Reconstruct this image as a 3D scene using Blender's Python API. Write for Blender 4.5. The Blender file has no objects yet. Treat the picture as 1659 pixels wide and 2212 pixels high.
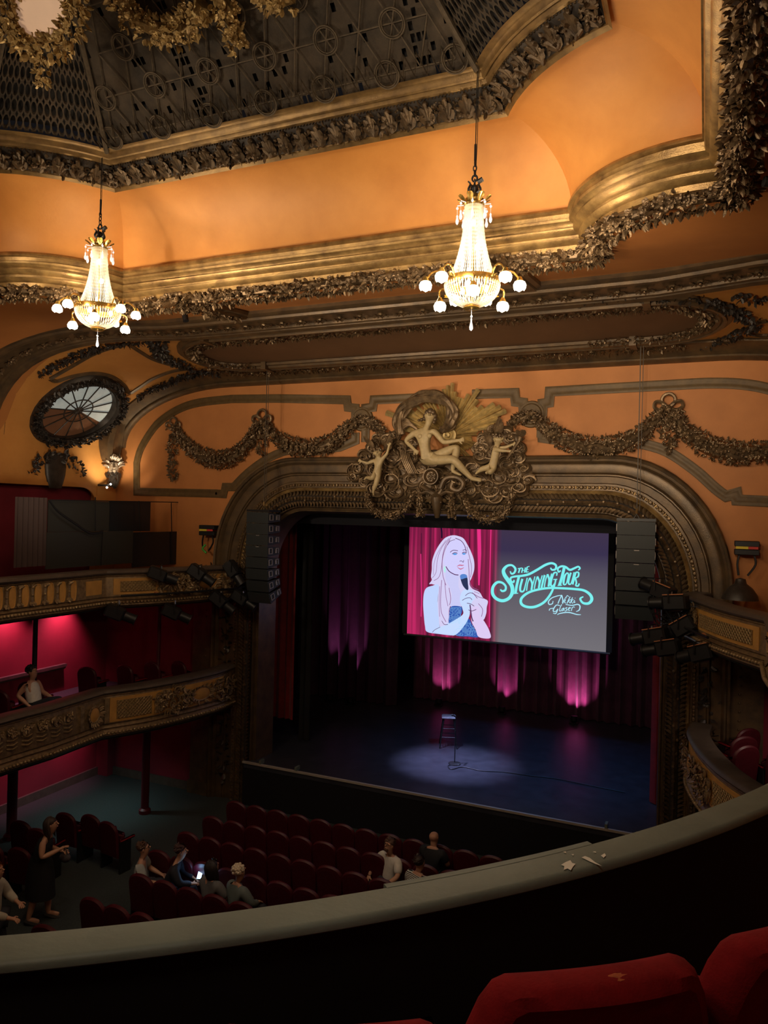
import bpy, bmesh, math, random
from mathutils import Vector, Matrix
from mathutils.geometry import tessellate_polygon
V = Vector
PI = math.pi
C = bpy.context.scene.collection
scn = bpy.context.scene

# ------------------------------------------------------------------ camera
CAM = V((0, 0, 7)); FPX = 1600.0; ROLL = math.radians(1.4); YAW = math.radians(23.5)
cr, sr = math.cos(ROLL), math.sin(ROLL)
R0 = V((math.cos(YAW), math.sin(YAW), 0)); U0 = V((0, 0, 1)); F0 = V((-math.sin(YAW), math.cos(YAW), 0))
RGT = cr * R0 + sr * U0; UPV = -sr * R0 + cr * U0
cd = bpy.data.cameras.new('camera'); co = bpy.data.objects.new('camera', cd); C.objects.link(co)
cd.sensor_fit = 'VERTICAL'; cd.sensor_height = 36.0; cd.lens = 36.0 * FPX / 2212.0
cd.clip_start = 0.05; cd.clip_end = 200
M = Matrix((RGT, UPV, -F0)).transposed().to_4x4(); M.translation = CAM
co.matrix_world = M
scn.camera = co
scn.view_settings.view_transform = 'Standard'; scn.view_settings.look = 'None'
scn.view_settings.gamma = 1.0; scn.view_settings.use_curve_mapping = False
scn.view_settings.exposure = 0.12

# ------------------------------------------------------------------ world, lamps of the house and added fill lights
w = bpy.data.worlds.new('world'); scn.world = w; w.use_nodes = True
w.node_tree.nodes['Background'].inputs[0].default_value = (0.05, 0.045, 0.05, 1)
w.node_tree.nodes['Background'].inputs[1].default_value = 0.10

def aim(o, t):
    d = V(t) - o.location
    o.rotation_euler = d.to_track_quat('-Z', 'Y').to_euler()
def lamp(name, kind, loc, power, col, target=None, size=0.3, cone=60, blend=0.6, parent=None):
    l = bpy.data.lights.new(name, kind); l.energy = power; l.color = col
    if kind == 'AREA': l.shape = 'DISK'; l.size = size
    else: l.shadow_soft_size = size
    if kind == 'SPOT': l.spot_size = math.radians(cone); l.spot_blend = blend
    o = bpy.data.objects.new(name, l); C.objects.link(o); o.location = loc
    if target is not None: aim(o, target)
    return o
WARM = (1.0, 0.80, 0.56)
# added fill spots without fixtures, brightening the proscenium wall
lamp('wall_fill', 'SPOT', (-1.0, -1.5, 9.9), 1500, WARM, (-2.2, 15, 8.7), 0.3, 34, 0.9)
lamp('wall_fill', 'SPOT', (-9.5, -1.5, 9.9), 1500, WARM, (-8.6, 15, 8.7), 0.3, 34, 0.9)
lamp('wall_fill', 'SPOT', (-5.3, 2.5, 9.2), 230, WARM, (-5.2, 15, 8.1), 0.25, 42, 0.9)
# invisible spots added to lift the ceiling cove
lamp('cove_fill', 'SPOT', (-8.9, 2.5, 10.2), 420, WARM, (-4.5, 9.4, 11.4), 0.3, 75, 1.0)
lamp('cove_fill', 'SPOT', (-2.5, 2.2, 10.2), 420, WARM, (-1.2, 8.6, 11.4), 0.3, 80, 1.0)
# magenta lamps under the two tiers, on the left wall
PINK = (1.0, 0.22, 0.38)
for (x, y, z, p, ty) in [(-14.0, 11.9, 4.80, 150, 11.9), (-13.95, 13.5, 4.80, 190, 13.3), (-13.95, 13.9, 2.2, 100, 13.7), (-13.95, 12.0, 2.2, 75, 11.9), (-14.0, 9.6, 4.8, 40, 9.6)]:
    lamp('balcony_soffit_lamp', 'SPOT', (x, y, z), p, PINK, (x - 0.5, ty, z - (1.5 if z > 3 else .8)), 0.05, 95, 1.0)
# stage lamps
lamp('stage_spot', 'SPOT', (-6.6, 16.0, 7.4), 4600, (0.52, 0.54, 1.0), (-5.45, 17.0, 1), 0.12, 29, 1.0)
lamp('ceiling_fill', 'SPOT', (-9.0, 4.5, 5.9), 1150, WARM, (-6.5, 12.4, 10.3), 0.3, 62, 1.0)  # added fills in place of bounce light on ceiling and left vault
lamp('ceiling_fill', 'SPOT', (-1.5, 4.5, 6.9), 800, WARM, (-2.5, 12.4, 10.3), 0.3, 62, 1.0)
lamp('ceiling_fill', 'SPOT', (-8.0, 8.0, 6.2), 420, (1.0, .82, .62), (-13.2, 12.6, 9.4), 0.3, 60, 1.0)
lamp('balcony_fill', 'SPOT', (0.2, 5.5, 7.6), 130, WARM, (-11.4, 11.8, 4.3), 0.2, 26, 0.9)  # added fills that brighten the balcony fronts
lamp('balcony_fill', 'SPOT', (-10.5, 6.0, 7.6), 110, WARM, (0.4, 13.3, 4.2), 0.2, 22, 0.9)
lamp('stage_spot', 'SPOT', (-5.0, 22.0, 7.2), 420, (0.42, 0.55, 1.0), (-5.15, 17.0, 1), 0.12, 22, 1.0)
lamp('stage_wash', 'SPOT', (-3.0, 16.3, 7.3), 560, (0.09, 0.34, 0.9), (-3.8, 17.6, 1), 0.3, 80, 1.0)
# console picture light on the left
lamp('console_lamp', 'SPOT', (-13.55, 14.2, 7.45), 60, (1, 0.84, 0.6), (-14.1, 14.6, 8.6), 0.05, 120, 0.8)
lamp('console_lamp', 'SPOT', (-13.2, 14.45, 7.35), 10, (1, 0.80, 0.55), (-13.6, 15, 8.5), 0.05, 110, 0.8)
lamp('box_fill', 'SPOT', (1.6, 12.6, 4.6), 45, (1, .75, .6), (.8, 14.0, 2.6), 0.1, 80, 0.9)  # fill added to brighten the armchairs in the right box
# added soft fill on the near gallery, from no fitting
lamp('gallery_fill', 'SPOT', (-1.9, 0.4, 10.2), 78, (0.96, 0.98, 0.86), (-0.9, 3.0, 5.6), 0.35, 50, 0.9)
# seat rows and people get an added warm fill, no real lamp
lamp('stalls_fill', 'SPOT', (-6.5, 6.0, 9.6), 260, (1.0, 0.78, 0.6), (-6.8, 10.8, 0.5), 0.4, 50, 0.8)
lamp('aisle_lamp', 'SPOT', (-12.6, 12.9, 2.2), 60, (0.65, 1.0, 0.95), (-12.9, 13.0, 0), 0.1, 120, 0.9)

# ------------------------------------------------------------------ helpers
def ray(u, v):
    x = u - 829.5; y = v - 1106.0
    xx = cr * x + sr * y; yy = -sr * x + cr * y
    return F0 * FPX + R0 * xx - U0 * yy
def aY(u, v, Y):
    d = ray(u, v); return CAM + d * (Y / d.y)
def aX(u, v, X):
    d = ray(u, v); return CAM + d * (X / d.x)
def aZ(u, v, Z):
    d = ray(u, v); return CAM + d * ((Z - 7) / d.z)

ORI = {}
class MB:
    def __init__(s): s.v = []; s.f = []
    def add(s, vs, fs, T=None):
        b = len(s.v)
        s.v += [(T @ V(p)) if T is not None else V(p) for p in vs]
        s.f += [tuple(b + i for i in f) for f in fs]
    def box(s, c, d, T=None, rot=None):
        hx, hy, hz = d[0] / 2, d[1] / 2, d[2] / 2
        vs = [V((x, y, z)) for x in (-hx, hx) for y in (-hy, hy) for z in (-hz, hz)]
        if rot is not None: vs = [rot @ p for p in vs]
        vs = [p + V(c) for p in vs]
        s.add(vs, [(0, 1, 3, 2), (4, 6, 7, 5), (0, 4, 5, 1), (2, 3, 7, 6), (0, 2, 6, 4), (1, 5, 7, 3)], T)
    def bbox(s, c, d, b=0.02, rot=None):
        # box with chamfered edges (rounded slab in its plan and profile)
        hx, hy, hz = d[0] / 2, d[1] / 2, d[2] / 2
        b = min(b, hx * .9, hy * .9, hz * .9)
        rings = []
        for (z, i) in ((-hz, b), (-hz + b, 0), (hz - b, 0), (hz, b)):
            X, Y = hx - i, hy - i
            rings.append([(-X + b, -Y, z), (X - b, -Y, z), (X, -Y + b, z), (X, Y - b, z), (X - b, Y, z), (-X + b, Y, z), (-X, Y - b, z), (-X, -Y + b, z)])
        vs = [V(p) for r in rings for p in r]
        if rot is not None: vs = [rot @ p for p in vs]
        vs = [p + V(c) for p in vs]
        fs = [tuple(range(7, -1, -1)), tuple(range(24, 32))]
        for k in range(3):
            for i in range(8):
                j = (i + 1) % 8
                fs.append((k * 8 + i, k * 8 + j, k * 8 + 8 + j, k * 8 + 8 + i))
        s.add(vs, fs)
    def tube(s, path, r, n=8, closed=False, caps=True, flat=1.0):
        P = [V(p) for p in path]; N = len(P)
        if not hasattr(r, '__len__'): r = [r] * N
        up = None; rings = []
        for i in range(N):
            if closed: t = P[(i + 1) % N] - P[i - 1]
            else: t = P[min(i + 1, N - 1)] - P[max(i - 1, 0)]
            if t.length < 1e-9: t = V((0, 0, 1))
            t.normalize()
            if up is None:
                up = V((0, 0, 1)) if abs(t.z) < 0.9 else V((0, 1, 0))
            a = up - t * up.dot(t)
            if a.length < 1e-6: a = t.orthogonal()
            a.normalize(); b = t.cross(a); up = a
            rings.append([P[i] + (a * math.cos(2 * PI * k / n) + b * math.sin(2 * PI * k / n) * flat) * r[i] for k in range(n)])
        vs = [p for q in rings for p in q]; fs = []
        for i in range(N if closed else N - 1):
            i2 = (i + 1) % N
            for k in range(n):
                k2 = (k + 1) % n
                fs.append((i * n + k, i * n + k2, i2 * n + k2, i2 * n + k))
        if caps and not closed:
            fs.append(tuple(range(n - 1, -1, -1))); fs.append(tuple((N - 1) * n + k for k in range(n)))
        s.add(vs, fs)
    def lathe(s, prof, n=24, c=(0, 0, 0), T=None):
        vs = []; fs = []; m = len(prof)
        for i in range(n):
            a = 2 * PI * i / n
            for (r, z) in prof: vs.append(V((c[0] + r * math.cos(a), c[1] + r * math.sin(a), c[2] + z)))
        for i in range(n):
            j = (i + 1) % n
            for k in range(m - 1): fs.append((i * m + k, j * m + k, j * m + k + 1, i * m + k + 1))
        s.add(vs, fs, T)
    def ball(s, c, r, nu=8, nv=5, sc=(1, 1, 1), rot=None):
        vs = []; fs = []
        c = V(c)
        pts = [V((0, 0, -1))]
        for j in range(1, nv):
            t = -PI / 2 + PI * j / nv
            for i in range(nu):
                a = 2 * PI * i / nu
                pts.append(V((math.cos(t) * math.cos(a), math.cos(t) * math.sin(a), math.sin(t))))
        pts.append(V((0, 0, 1)))
        for p in pts:
            q = V((p.x * r * sc[0], p.y * r * sc[1], p.z * r * sc[2]))
            if rot is not None: q = rot @ q
            vs.append(c + q)
        for i in range(nu):
            j = (i + 1) % nu
            fs.append((0, 1 + j, 1 + i)); fs.append((len(pts) - 1, 1 + (nv - 2) * nu + i, 1 + (nv - 2) * nu + j))
            for k in range(nv - 2): fs.append((1 + k * nu + i, 1 + k * nu + j, 1 + (k + 1) * nu + j, 1 + (k + 1) * nu + i))
        s.add(vs, fs)
    def grid(s, rows, closed=False):
        m = len(rows[0]); vs = [V(p) for r in rows for p in r]; fs = []
        for i in range(len(rows) - 1):
            for j in range(m if closed else m - 1):
                j2 = (j + 1) % m
                fs.append((i * m + j, i * m + j2, (i + 1) * m + j2, (i + 1) * m + j))
        s.add(vs, fs)
    def leaf(s, p, d, n, L, W, curl=0.35):
        # an acanthus-like leaf: raised midrib, curled tip
        d = V(d).normalized(); n = V(n); n = (n - d * n.dot(d))
        if n.length < 1e-6: n = d.orthogonal()
        n.normalize(); sd = d.cross(n)
        pts = []
        for (t, wv) in ((0, .35), (.35, 1.05), (.75, .95), (1.0, .30)):
            z = curl * L * (t * t) + 0.02 * L
            b = V(p) + d * (L * t * (1 - .15 * t)) + n * z
            pts += [b - sd * W * .5 * wv, b + n * W * .22, b + sd * W * .5 * wv]
        fs = []
        for k in range(3):
            for j in range(2): fs.append((k * 3 + j, k * 3 + j + 1, k * 3 + j + 4, k * 3 + j + 3))
        s.add(pts, fs)
    def flower(s, p, n, r):
        n = V(n).normalized(); a = n.orthogonal().normalized(); b = n.cross(a); p = V(p)
        for k in range(5):
            t = 2 * PI * k / 5
            d = a * math.cos(t) + b * math.sin(t)
            s.leaf(p + n * r * .15, d, n, r, r * .95, .45)
        s.ball(p + n * r * .35, r * .32, 6, 4)
    def build(s, name, mat, parent=None, smooth=True, o0=None):
        me = bpy.data.meshes.new(name)
        if parent is None:
            xs = [p.x for p in s.v]; ys = [p.y for p in s.v]; zs = [p.z for p in s.v]
            org = V(((min(xs) + max(xs)) / 2, (min(ys) + max(ys)) / 2, min(zs))) if o0 is None else V(o0)
        else: org = ORI[parent.name]
        me.from_pydata([tuple(p - org) for p in s.v], [], s.f)
        me.update()
        if smooth and s.f:
            me.polygons.foreach_set('use_smooth', [True] * len(me.polygons))
            try: me.set_sharp_from_angle(angle=math.radians(42))
            except Exception: pass
        if mat is not None: me.materials.append(mat)
        o = bpy.data.objects.new(name, me); C.objects.link(o)
        ORI[o.name] = org
        if parent is not None: o.parent = parent
        else: o.location = org
        return o

def tag(o, label=None, cat=None, group=None, kind=None):
    if label: o['label'] = label
    if cat: o['category'] = cat
    if group: o['group'] = group
    if kind: o['kind'] = kind
    return o
def thing(name, label, cat, loc=(0, 0, 0), group=None, rz=0):
    o = bpy.data.objects.new(name, None); C.objects.link(o); o.location = loc; o.rotation_euler = (0, 0, rz)
    o.empty_display_size = 0.1
    ORI[o.name] = V(loc)
    return tag(o, label, cat, group)
def struct(o): o['kind'] = 'structure'; return o
def kids(o): return [c for c in bpy.data.objects if c.parent == o]
CH = {}
def copy_tree(o, loc, rz, label=None, group=None):
    r = o.copy(); C.objects.link(r); r.location = loc; r.rotation_euler = (0, 0, rz)
    ORI[r.name] = V(loc)
    if label: r['label'] = label
    if group: r['group'] = group
    for ch in CH[o.name]:
        c = ch.copy(); C.objects.link(c); c.parent = r
        for g in CH.get(ch.name, []):
            d = g.copy(); C.objects.link(d); d.parent = c
    return r
def index_tree(o):
    CH[o.name] = kids(o)
    for c in CH[o.name]: CH[c.name] = kids(c)

def catmull(P, m=6, closed=False):
    P = [V(p) for p in P]; n = len(P); out = []
    for i in range(n if closed else n - 1):
        if closed: a, b, c, d = P[i - 1], P[i], P[(i + 1) % n], P[(i + 2) % n]
        else: a, b, c, d = P[max(i - 1, 0)], P[i], P[i + 1], P[min(i + 2, n - 1)]
        for k in range(m):
            t = k / m
            out.append(0.5 * ((2 * b) + (c - a) * t + (2 * a - 5 * b + 4 * c - d) * t * t + (3 * b - a - 3 * c + d) * t ** 3))
    if not closed: out.append(P[-1])
    return out
def resample(P, s, closed=False):
    P = [V(p) for p in P]
    if closed: P = P + [P[0]]
    L = [0]
    for i in range(1, len(P)): L.append(L[-1] + (P[i] - P[i - 1]).length)
    n = max(2, int(round(L[-1] / s)) + 1); out = []; j = 0
    for k in range(n):
        t = L[-1] * k / (n - 1)
        while j < len(P) - 2 and L[j + 1] < t: j += 1
        q = (t - L[j]) / max(1e-9, L[j + 1] - L[j]); out.append(P[j].lerp(P[j + 1], min(1, q)))
    return out
def mould(mb, path, nrm, prof, closed=False):
    """sweep profile (a sideways = n x t, b along n) along path, mitred. nrm: vector or list."""
    P = [V(p) for p in path]; N = len(P); rows = []
    for i in range(N):
        n = V(nrm[i]) if isinstance(nrm, list) else V(nrm)
        n.normalize()
        pr = P[i - 1] if (i > 0 or closed) else None
        nx = P[(i + 1) % N] if (i < N - 1 or closed) else None
        t1 = (P[i] - pr).normalized() if pr is not None else None
        t2 = (nx - P[i]).normalized() if nx is not None else None
        if t1 is None: t1 = t2
        if t2 is None: t2 = t1
        a1 = n.cross(t1).normalized(); a2 = n.cross(t2).normalized()
        a = (a1 + a2)
        a = a.normalized() if a.length > 1e-6 else a1
        k = 1 / max(0.5, a.dot(a1))
        rows.append([P[i] + a * (q[0] * k) + n * q[1] for q in prof])
    if closed: rows.append(rows[0])
    mb.grid(rows)
def frames(path, s, nrm):
    """resampled (point, tangent, normal, side) along a path"""
    P = resample(path, s); out = []
    for i, p in enumerate(P):
        t = (P[min(i + 1, len(P) - 1)] - P[max(i - 1, 0)]).normalized()
        n = V(nrm(p)) if callable(nrm) else V(nrm)
        n = (n - t * n.dot(t)).normalized()
        out.append((p, t, n, n.cross(t)))
    return out
def foliage(mb, fr, width, depth, rng, per=5, leaf=0.1, flowers=0.25, wfun=None, balls=0.15):
    """dense carved leaves, flowers and fruit on a half round"""
    N = len(fr)
    for i, (p, t, n, s) in enumerate(fr):
        w = width * (wfun(i / max(1, N - 1)) if wfun else 1)
        for k in range(per):
            a = rng.uniform(-1.35, 1.35)
            off = s * (math.sin(a) * w * .5) + n * (math.cos(a) * depth * (.6 + .4 * w / width))
            q = p + off + t * rng.uniform(-.5, .5) * leaf
            on = (s * math.sin(a) + n * math.cos(a)).normalized()
            r = rng.random()
            if r < flowers: mb.flower(q, on, leaf * rng.uniform(.45, .65))
            elif r < flowers + balls: mb.ball(q, leaf * rng.uniform(.22, .36), 6, 4)
            else:
                d = t * rng.uniform(-1, 1) + s * (math.sin(a) * rng.uniform(.2, 1.4)) + n * rng.uniform(-.1, .5)
                mb.leaf(q, d, on, leaf * rng.uniform(.8, 1.3), leaf * rng.uniform(.5, .75), rng.uniform(.1, .55))

# ------------------------------------------------------------------ materials
def mat(name, col, rough=0.5, metal=0.0, noise=0.0, nscale=6.0, bump=0.0, bscale=40.0, emit=None, estr=0.0, col2=None, spec=None, trans=0.0, sheen=0.0, alpha=1.0, coat=0.0):
    m = bpy.data.materials.new(name); m.use_nodes = True; nt = m.node_tree; b = nt.nodes['Principled BSDF']
    b.inputs['Base Color'].default_value = (*col, 1); b.inputs['Roughness'].default_value = rough; b.inputs['Metallic'].default_value = metal
    if spec is not None: b.inputs['Specular IOR Level'].default_value = spec
    if trans: b.inputs['Transmission Weight'].default_value = trans
    if sheen: b.inputs['Sheen Weight'].default_value = sheen
    if coat: b.inputs['Coat Weight'].default_value = coat
    if alpha < 1: b.inputs['Alpha'].default_value = alpha
    if emit: b.inputs['Emission Color'].default_value = (*emit, 1); b.inputs['Emission Strength'].default_value = estr
    if noise or col2 or bump:
        tc = nt.nodes.new('ShaderNodeTexCoord')
        geo = nt.nodes.new('ShaderNodeNewGeometry')
    if noise or col2:
        nz = nt.nodes.new('ShaderNodeTexNoise'); nz.inputs['Scale'].default_value = nscale; nz.inputs['Detail'].default_value = 6; nz.inputs['Roughness'].default_value = .6
        nt.links.new(geo.outputs['Position'], nz.inputs['Vector'])
        rp = nt.nodes.new('ShaderNodeValToRGB'); rp.color_ramp.elements[0].position = .3; rp.color_ramp.elements[1].position = .72
        c2 = col2 if col2 else tuple(c * (1 - noise) for c in col)
        rp.color_ramp.elements[0].color = (*c2, 1); rp.color_ramp.elements[1].color = (*[min(1, c * (1 + noise * .5)) for c in col], 1)
        nt.links.new(nz.outputs['Fac'], rp.inputs['Fac']); nt.links.new(rp.outputs['Color'], b.inputs['Base Color'])
    if bump:
        n2 = nt.nodes.new('ShaderNodeTexNoise'); n2.inputs['Scale'].default_value = bscale; n2.inputs['Detail'].default_value = 4
        nt.links.new(geo.outputs['Position'], n2.inputs['Vector'])
        bp = nt.nodes.new('ShaderNodeBump'); bp.inputs['Strength'].default_value = bump; bp.inputs['Distance'].default_value = .02
        nt.links.new(n2.outputs['Fac'], bp.inputs['Height']); nt.links.new(bp.outputs['Normal'], b.inputs['Normal'])
    return m
def emat(name, col, s=1.0):
    m = bpy.data.materials.new(name); m.use_nodes = True; nt = m.node_tree
    b = nt.nodes['Principled BSDF']; b.inputs['Base Color'].default_value = (0, 0, 0, 1); b.inputs['Specular IOR Level'].default_value = 0
    b.inputs['Emission Color'].default_value = (*col, 1); b.inputs['Emission Strength'].default_value = s
    return m
def srgb(r, g, b):
    return tuple(((c / 255) / 12.92 if c / 255 <= .04045 else ((c / 255 + .055) / 1.055) ** 2.4) for c in (r, g, b))

m_orange = mat('orange_plaster', (0.66, 0.30, 0.075), .55, 0, .10, 1.1, .08, 25, col2=(0.54, 0.225, 0.052))
m_gold = mat('gilded_moulding', (0.42, 0.27, 0.10), .36, .55, .4, 5, .15, 60, col2=(0.17, 0.10, 0.04))
m_bronze2 = mat('dark_bronze_carving', (0.13, 0.085, 0.045), .4, .4, .5, 9, .2, 90, col2=(0.05, 0.035, 0.022))
m_gold2 = mat('aged_gilt', (0.27, 0.17, 0.065), .38, .5, .4, 5, .15, 60, col2=(0.13, 0.08, 0.035))
m_bronze = mat('bronze_carving', (0.24, 0.16, 0.085), .34, .5, .5, 9, .2, 90, col2=(0.085, 0.055, 0.032))
m_brown = mat('brown_moulding', (0.145, 0.090, 0.042), .36, .3, .4, 4, .12, 60, col2=(0.075, 0.052, 0.033))
m_brownpaint = mat('brown_painted_band', (0.125, 0.074, 0.025), .5, .1, .3, 8, .1, 60)
m_dark = mat('dark_carving', (0.055, 0.045, 0.038), .42, .3, .4, 8, .1, 60)
m_ray = mat('gilded_ray', (0.56, 0.42, 0.18), .42, .35, .4, 10, .1, 60, col2=(0.36, 0.26, 0.11))
m_flesh = mat('cream_painted_plaster', (0.50, 0.38, 0.20), .5, 0, .2, 12)
m_soffit = mat('brown_ceiling_paint', (0.17, 0.085, 0.038), .7, 0, .15, 1.5)
m_red = mat('red_wall_cloth', (0.22, 0.014, 0.032), .8, 0, .15, 2, .1, 120)
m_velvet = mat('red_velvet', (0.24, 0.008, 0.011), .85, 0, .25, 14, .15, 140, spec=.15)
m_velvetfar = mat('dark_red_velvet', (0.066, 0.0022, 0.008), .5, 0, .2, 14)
m_black = mat('black_cloth', (0.012, 0.012, 0.014), .85)
m_blackmetal = mat('black_metal', (0.02, 0.02, 0.022), .4, .3)
m_carpet = mat('dark_carpet', (0.035, 0.045, 0.045), .95, 0, .3, 30)
m_rail = mat('grey_painted_wood', (0.165, 0.20, 0.17), .55, 0, .22, 2.2, .1, 30)
m_railbrown = mat('brown_leather_rail', (0.10, 0.075, 0.06), .5, 0, .3, 6)
m_stage = mat('stage_floor_black', (0.045, 0.047, 0.06), .30, 0, .3, 3, .06, 8)
m_fascia = mat('fascia_bronze', (0.25, 0.165, 0.085), .42, .3, .4, 12, .2, 80, col2=(0.12, 0.08, 0.045))
m_ochre = mat('ochre_panel', (0.56, 0.29, 0.07), .55, 0, .2, 5)
m_glassw = mat('window_glass', (0.55, 0.6, 0.58), .12, 0, .35, 3.0, emit=(0.75, 0.85, 0.8), estr=.16)  # pale tint and faint glow paint the reflection on the upper panes
m_skin = mat('skin', (0.48, 0.26, 0.17), .55)
m_hairb = mat('brown_hair', (0.035, 0.02, 0.012), .55)
# ================================================================== THE ROOM
CX = -5.25
# ---- profile of the vault across the hall
def TZ(y):
    # crown height along the hall: rises from the opening, falls again to the stage wall
    K = [(-99, 10.42), (9.8, 10.42), (11.4, 10.62), (12.6, 10.55), (14.6, 10.26), (15.0, 10.24), (99, 10.24)]
    for (a, b), (c, d) in zip(K, K[1:]):
        if a <= y <= c: return b + (d - b) * (y - a) / (c - a)
def vz(x, y=9.0):
    a = abs(x - CX)
    if a <= 5.4: return TZ(y)
    k = min(1.0, (a - 5.4) / 3.55)
    return 8.5 + (TZ(y) - 8.5) * math.sqrt(max(0, 1 - k * k))
XL, XR = CX - 8.95, CX + 8.95
def vault_path(Y, off=0.0, a0=-1, zlow=8.5):
    """points (x, Y, z) along the vault from left springing to right springing"""
    pts = []; H = TZ(Y) - 8.5
    if zlow < 8.5: pts.append(V((XL + off, Y, zlow)))
    for i in range(15):
        t = (PI / 2) * i / 14
        pts.append(V((CX - 5.4 - (3.55 - off) * math.cos(t), Y, 8.5 + (H - off) * math.sin(t))))
    for i in range(1, 12): pts.append(V((CX - 5.4 + 10.8 * i / 12, Y, 8.5 + H - off)))
    for i in range(15):
        t = (PI / 2) * (1 - i / 14)
        pts.append(V((CX + 5.4 + (3.55 - off) * math.cos(t), Y, 8.5 + (H - off) * math.sin(t))))
    if zlow < 8.5: pts.append(V((XR - off, Y, zlow)))
    return pts
def vault_n(p):
    a = p.x - CX
    if abs(a) <= 5.4: return V((0, 0, -1))
    s = 1 if a > 0 else -1
    k = (abs(a) - 5.4) / 3.55; h = max(0, (p.z - 8.5) / 1.92)
    return V((-s * k / 3.55, 0, -h / 1.92)).normalized()
def on_vault(u, v, lift=0.0):
    d = ray(u, v).normalized()
    lo, hi = 3.0, 30.0; t = 8.0
    def out(t):
        p = CAM + d * t
        if p.z < 8.5: return abs(p.x - CX) - 8.95
        return max(p.z - vz(p.x, p.y), abs(p.x - CX) - 8.95)
    while out(t) < 0 and t < 40: t += .05
    a, b = t - .05, t
    for _ in range(20):
        m = (a + b) / 2
        if out(m) < 0: a = m
        else: b = m
    p = CAM + d * a
    n = vault_n(p) if p.z > 8.5 else V((1 if p.x < CX else -1, 0, 0))
    return p + n * lift, n

# ---- plan of the ceiling opening, d = how far inside
def opening(d):
    r = 1.58 + d; cx, cy = 5.18, 5.44
    ax = cx - math.sqrt(r * r - (cy - 5.2 + d) ** 2); by = cy - math.sqrt(r * r - d * d)
    A = V((ax, 5.2 - d)); B = V((5.18 - d, by))
    q = []
    seg = [V((ax * (k / 10), 5.2 - d)) for k in range(11)]
    a0 = math.atan2(A.y - cy, A.x - cx); a1 = math.atan2(B.y - cy, B.x - cx)
    a0 = a0 % (2 * PI); a1 = a1 % (2 * PI)
    arc = [V((cx + r * math.cos(a0 + (a1 - a0) * k / 16), cy + r * math.sin(a0 + (a1 - a0) * k / 16))) for k in range(17)]
    side = [V((B.x, B.y * (1 - k / 10))) for k in range(11)]
    quarter = [seg, arc, side]
    out = []
    def mp(L, sx, sy): return [V((CX + p.x * sx, 4.21 + p.y * sy)) for p in L]
    # go round clockwise seen from above: front right, right, back right ...
    out.append(mp(seg[::-1], -1, 1)[0:] + mp(seg, 1, 1)[1:])          # front (left to right)
    out.append(mp(arc, 1, 1))
    out.append(mp(side, 1, 1) + mp(side[::-1], 1, -1)[1:])
    out.append(mp(arc[::-1], 1, -1))
    out.append((mp(seg[::-1], -1, -1)[0:] + mp(seg, 1, -1)[1:])[::-1])
    out.append(mp(arc, -1, -1))
    out.append((mp(side, -1, 1) + mp(side[::-1], -1, -1)[1:])[::-1])
    out.append(mp(arc[::-1], -1, 1))
    return out
def ring_surface(mb, prof):
    R = [opening(d) for d, z in prof]
    for s in range(8):
        mb.grid([[V((p.x, p.y, prof[i][1])) for p in R[i][s]] for i in range(len(prof))])
def ring_path(s, d, z): return [V((p.x, p.y, z)) for p in opening(d)[s]]

# ---- cove
mb = MB()
prof = [(0.9 * (1 - math.cos(PI / 2 * k / 12)), 10.84 + 0.92 * math.sin(PI / 2 * k / 12)) for k in range(13)]
ring_surface(mb, prof); struct(mb.build('ceiling_cove', m_orange))
# ---- lower cornice: stepped gilt moulding
mb = MB()
def steps(P): return P
ring_surface(mb, [(-.06, 10.9), (.03, 10.87), (.05, 10.84), (.05, 10.81), (.0, 10.80), (-.01, 10.75), (.03, 10.73), (.02, 10.70), (-.05, 10.665), (-.06, 10.64), (-.02, 10.625), (-.04, 10.59), (-.11, 10.56), (-.12, 10.53), (-.09, 10.52), (-.12, 10.48), (-.18, 10.46), (-.19, 10.40), (-.42, 10.40), (-.44, 10.44)])
struct(mb.build('trim_1', m_gold))
# ---- upper cornice
mb = MB()
ring_surface(mb, [(.86, 11.70), (.90, 11.735), (.915, 11.73), (.92, 11.75)])
ring_surface(mb, [(1.14, 12.0), (1.13, 11.96), (1.16, 11.97), (1.18, 12.01), (1.20, 12.03), (1.205, 12.0), (1.23, 12.01), (1.25, 12.07), (1.27, 12.085), (1.34, 12.09)])
struct(mb.build('trim_2', m_gold2))
mb = MB()
ring_surface(mb, [(.92, 11.75), (.96, 11.80), (1.06, 11.88), (1.11, 11.95), (1.14, 12.0)])
struct(mb.build('trim_32', m_dark))
rng = random.Random(3)
VIS = (0, 1, 2, 6, 7)
# garland round the lower cornice
mb = MB()
for s in VIS:
    path = ring_path(s, -.31, 10.38)
    if s in (2, 6): path = path[:14] if s == 2 else path[7:]
    fr = frames(path, .075, lambda p: V((0, 0, -1)) + (V((CX - p.x, 4.2 - p.y, 0))).normalized() * .35)
    mb.tube([f[0] for f in fr], .085, 8)
    foliage(mb, fr, .30, .12, rng, 14, .085, .30, None, .18)
struct(mb.build('trim_3', m_bronze))
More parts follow.
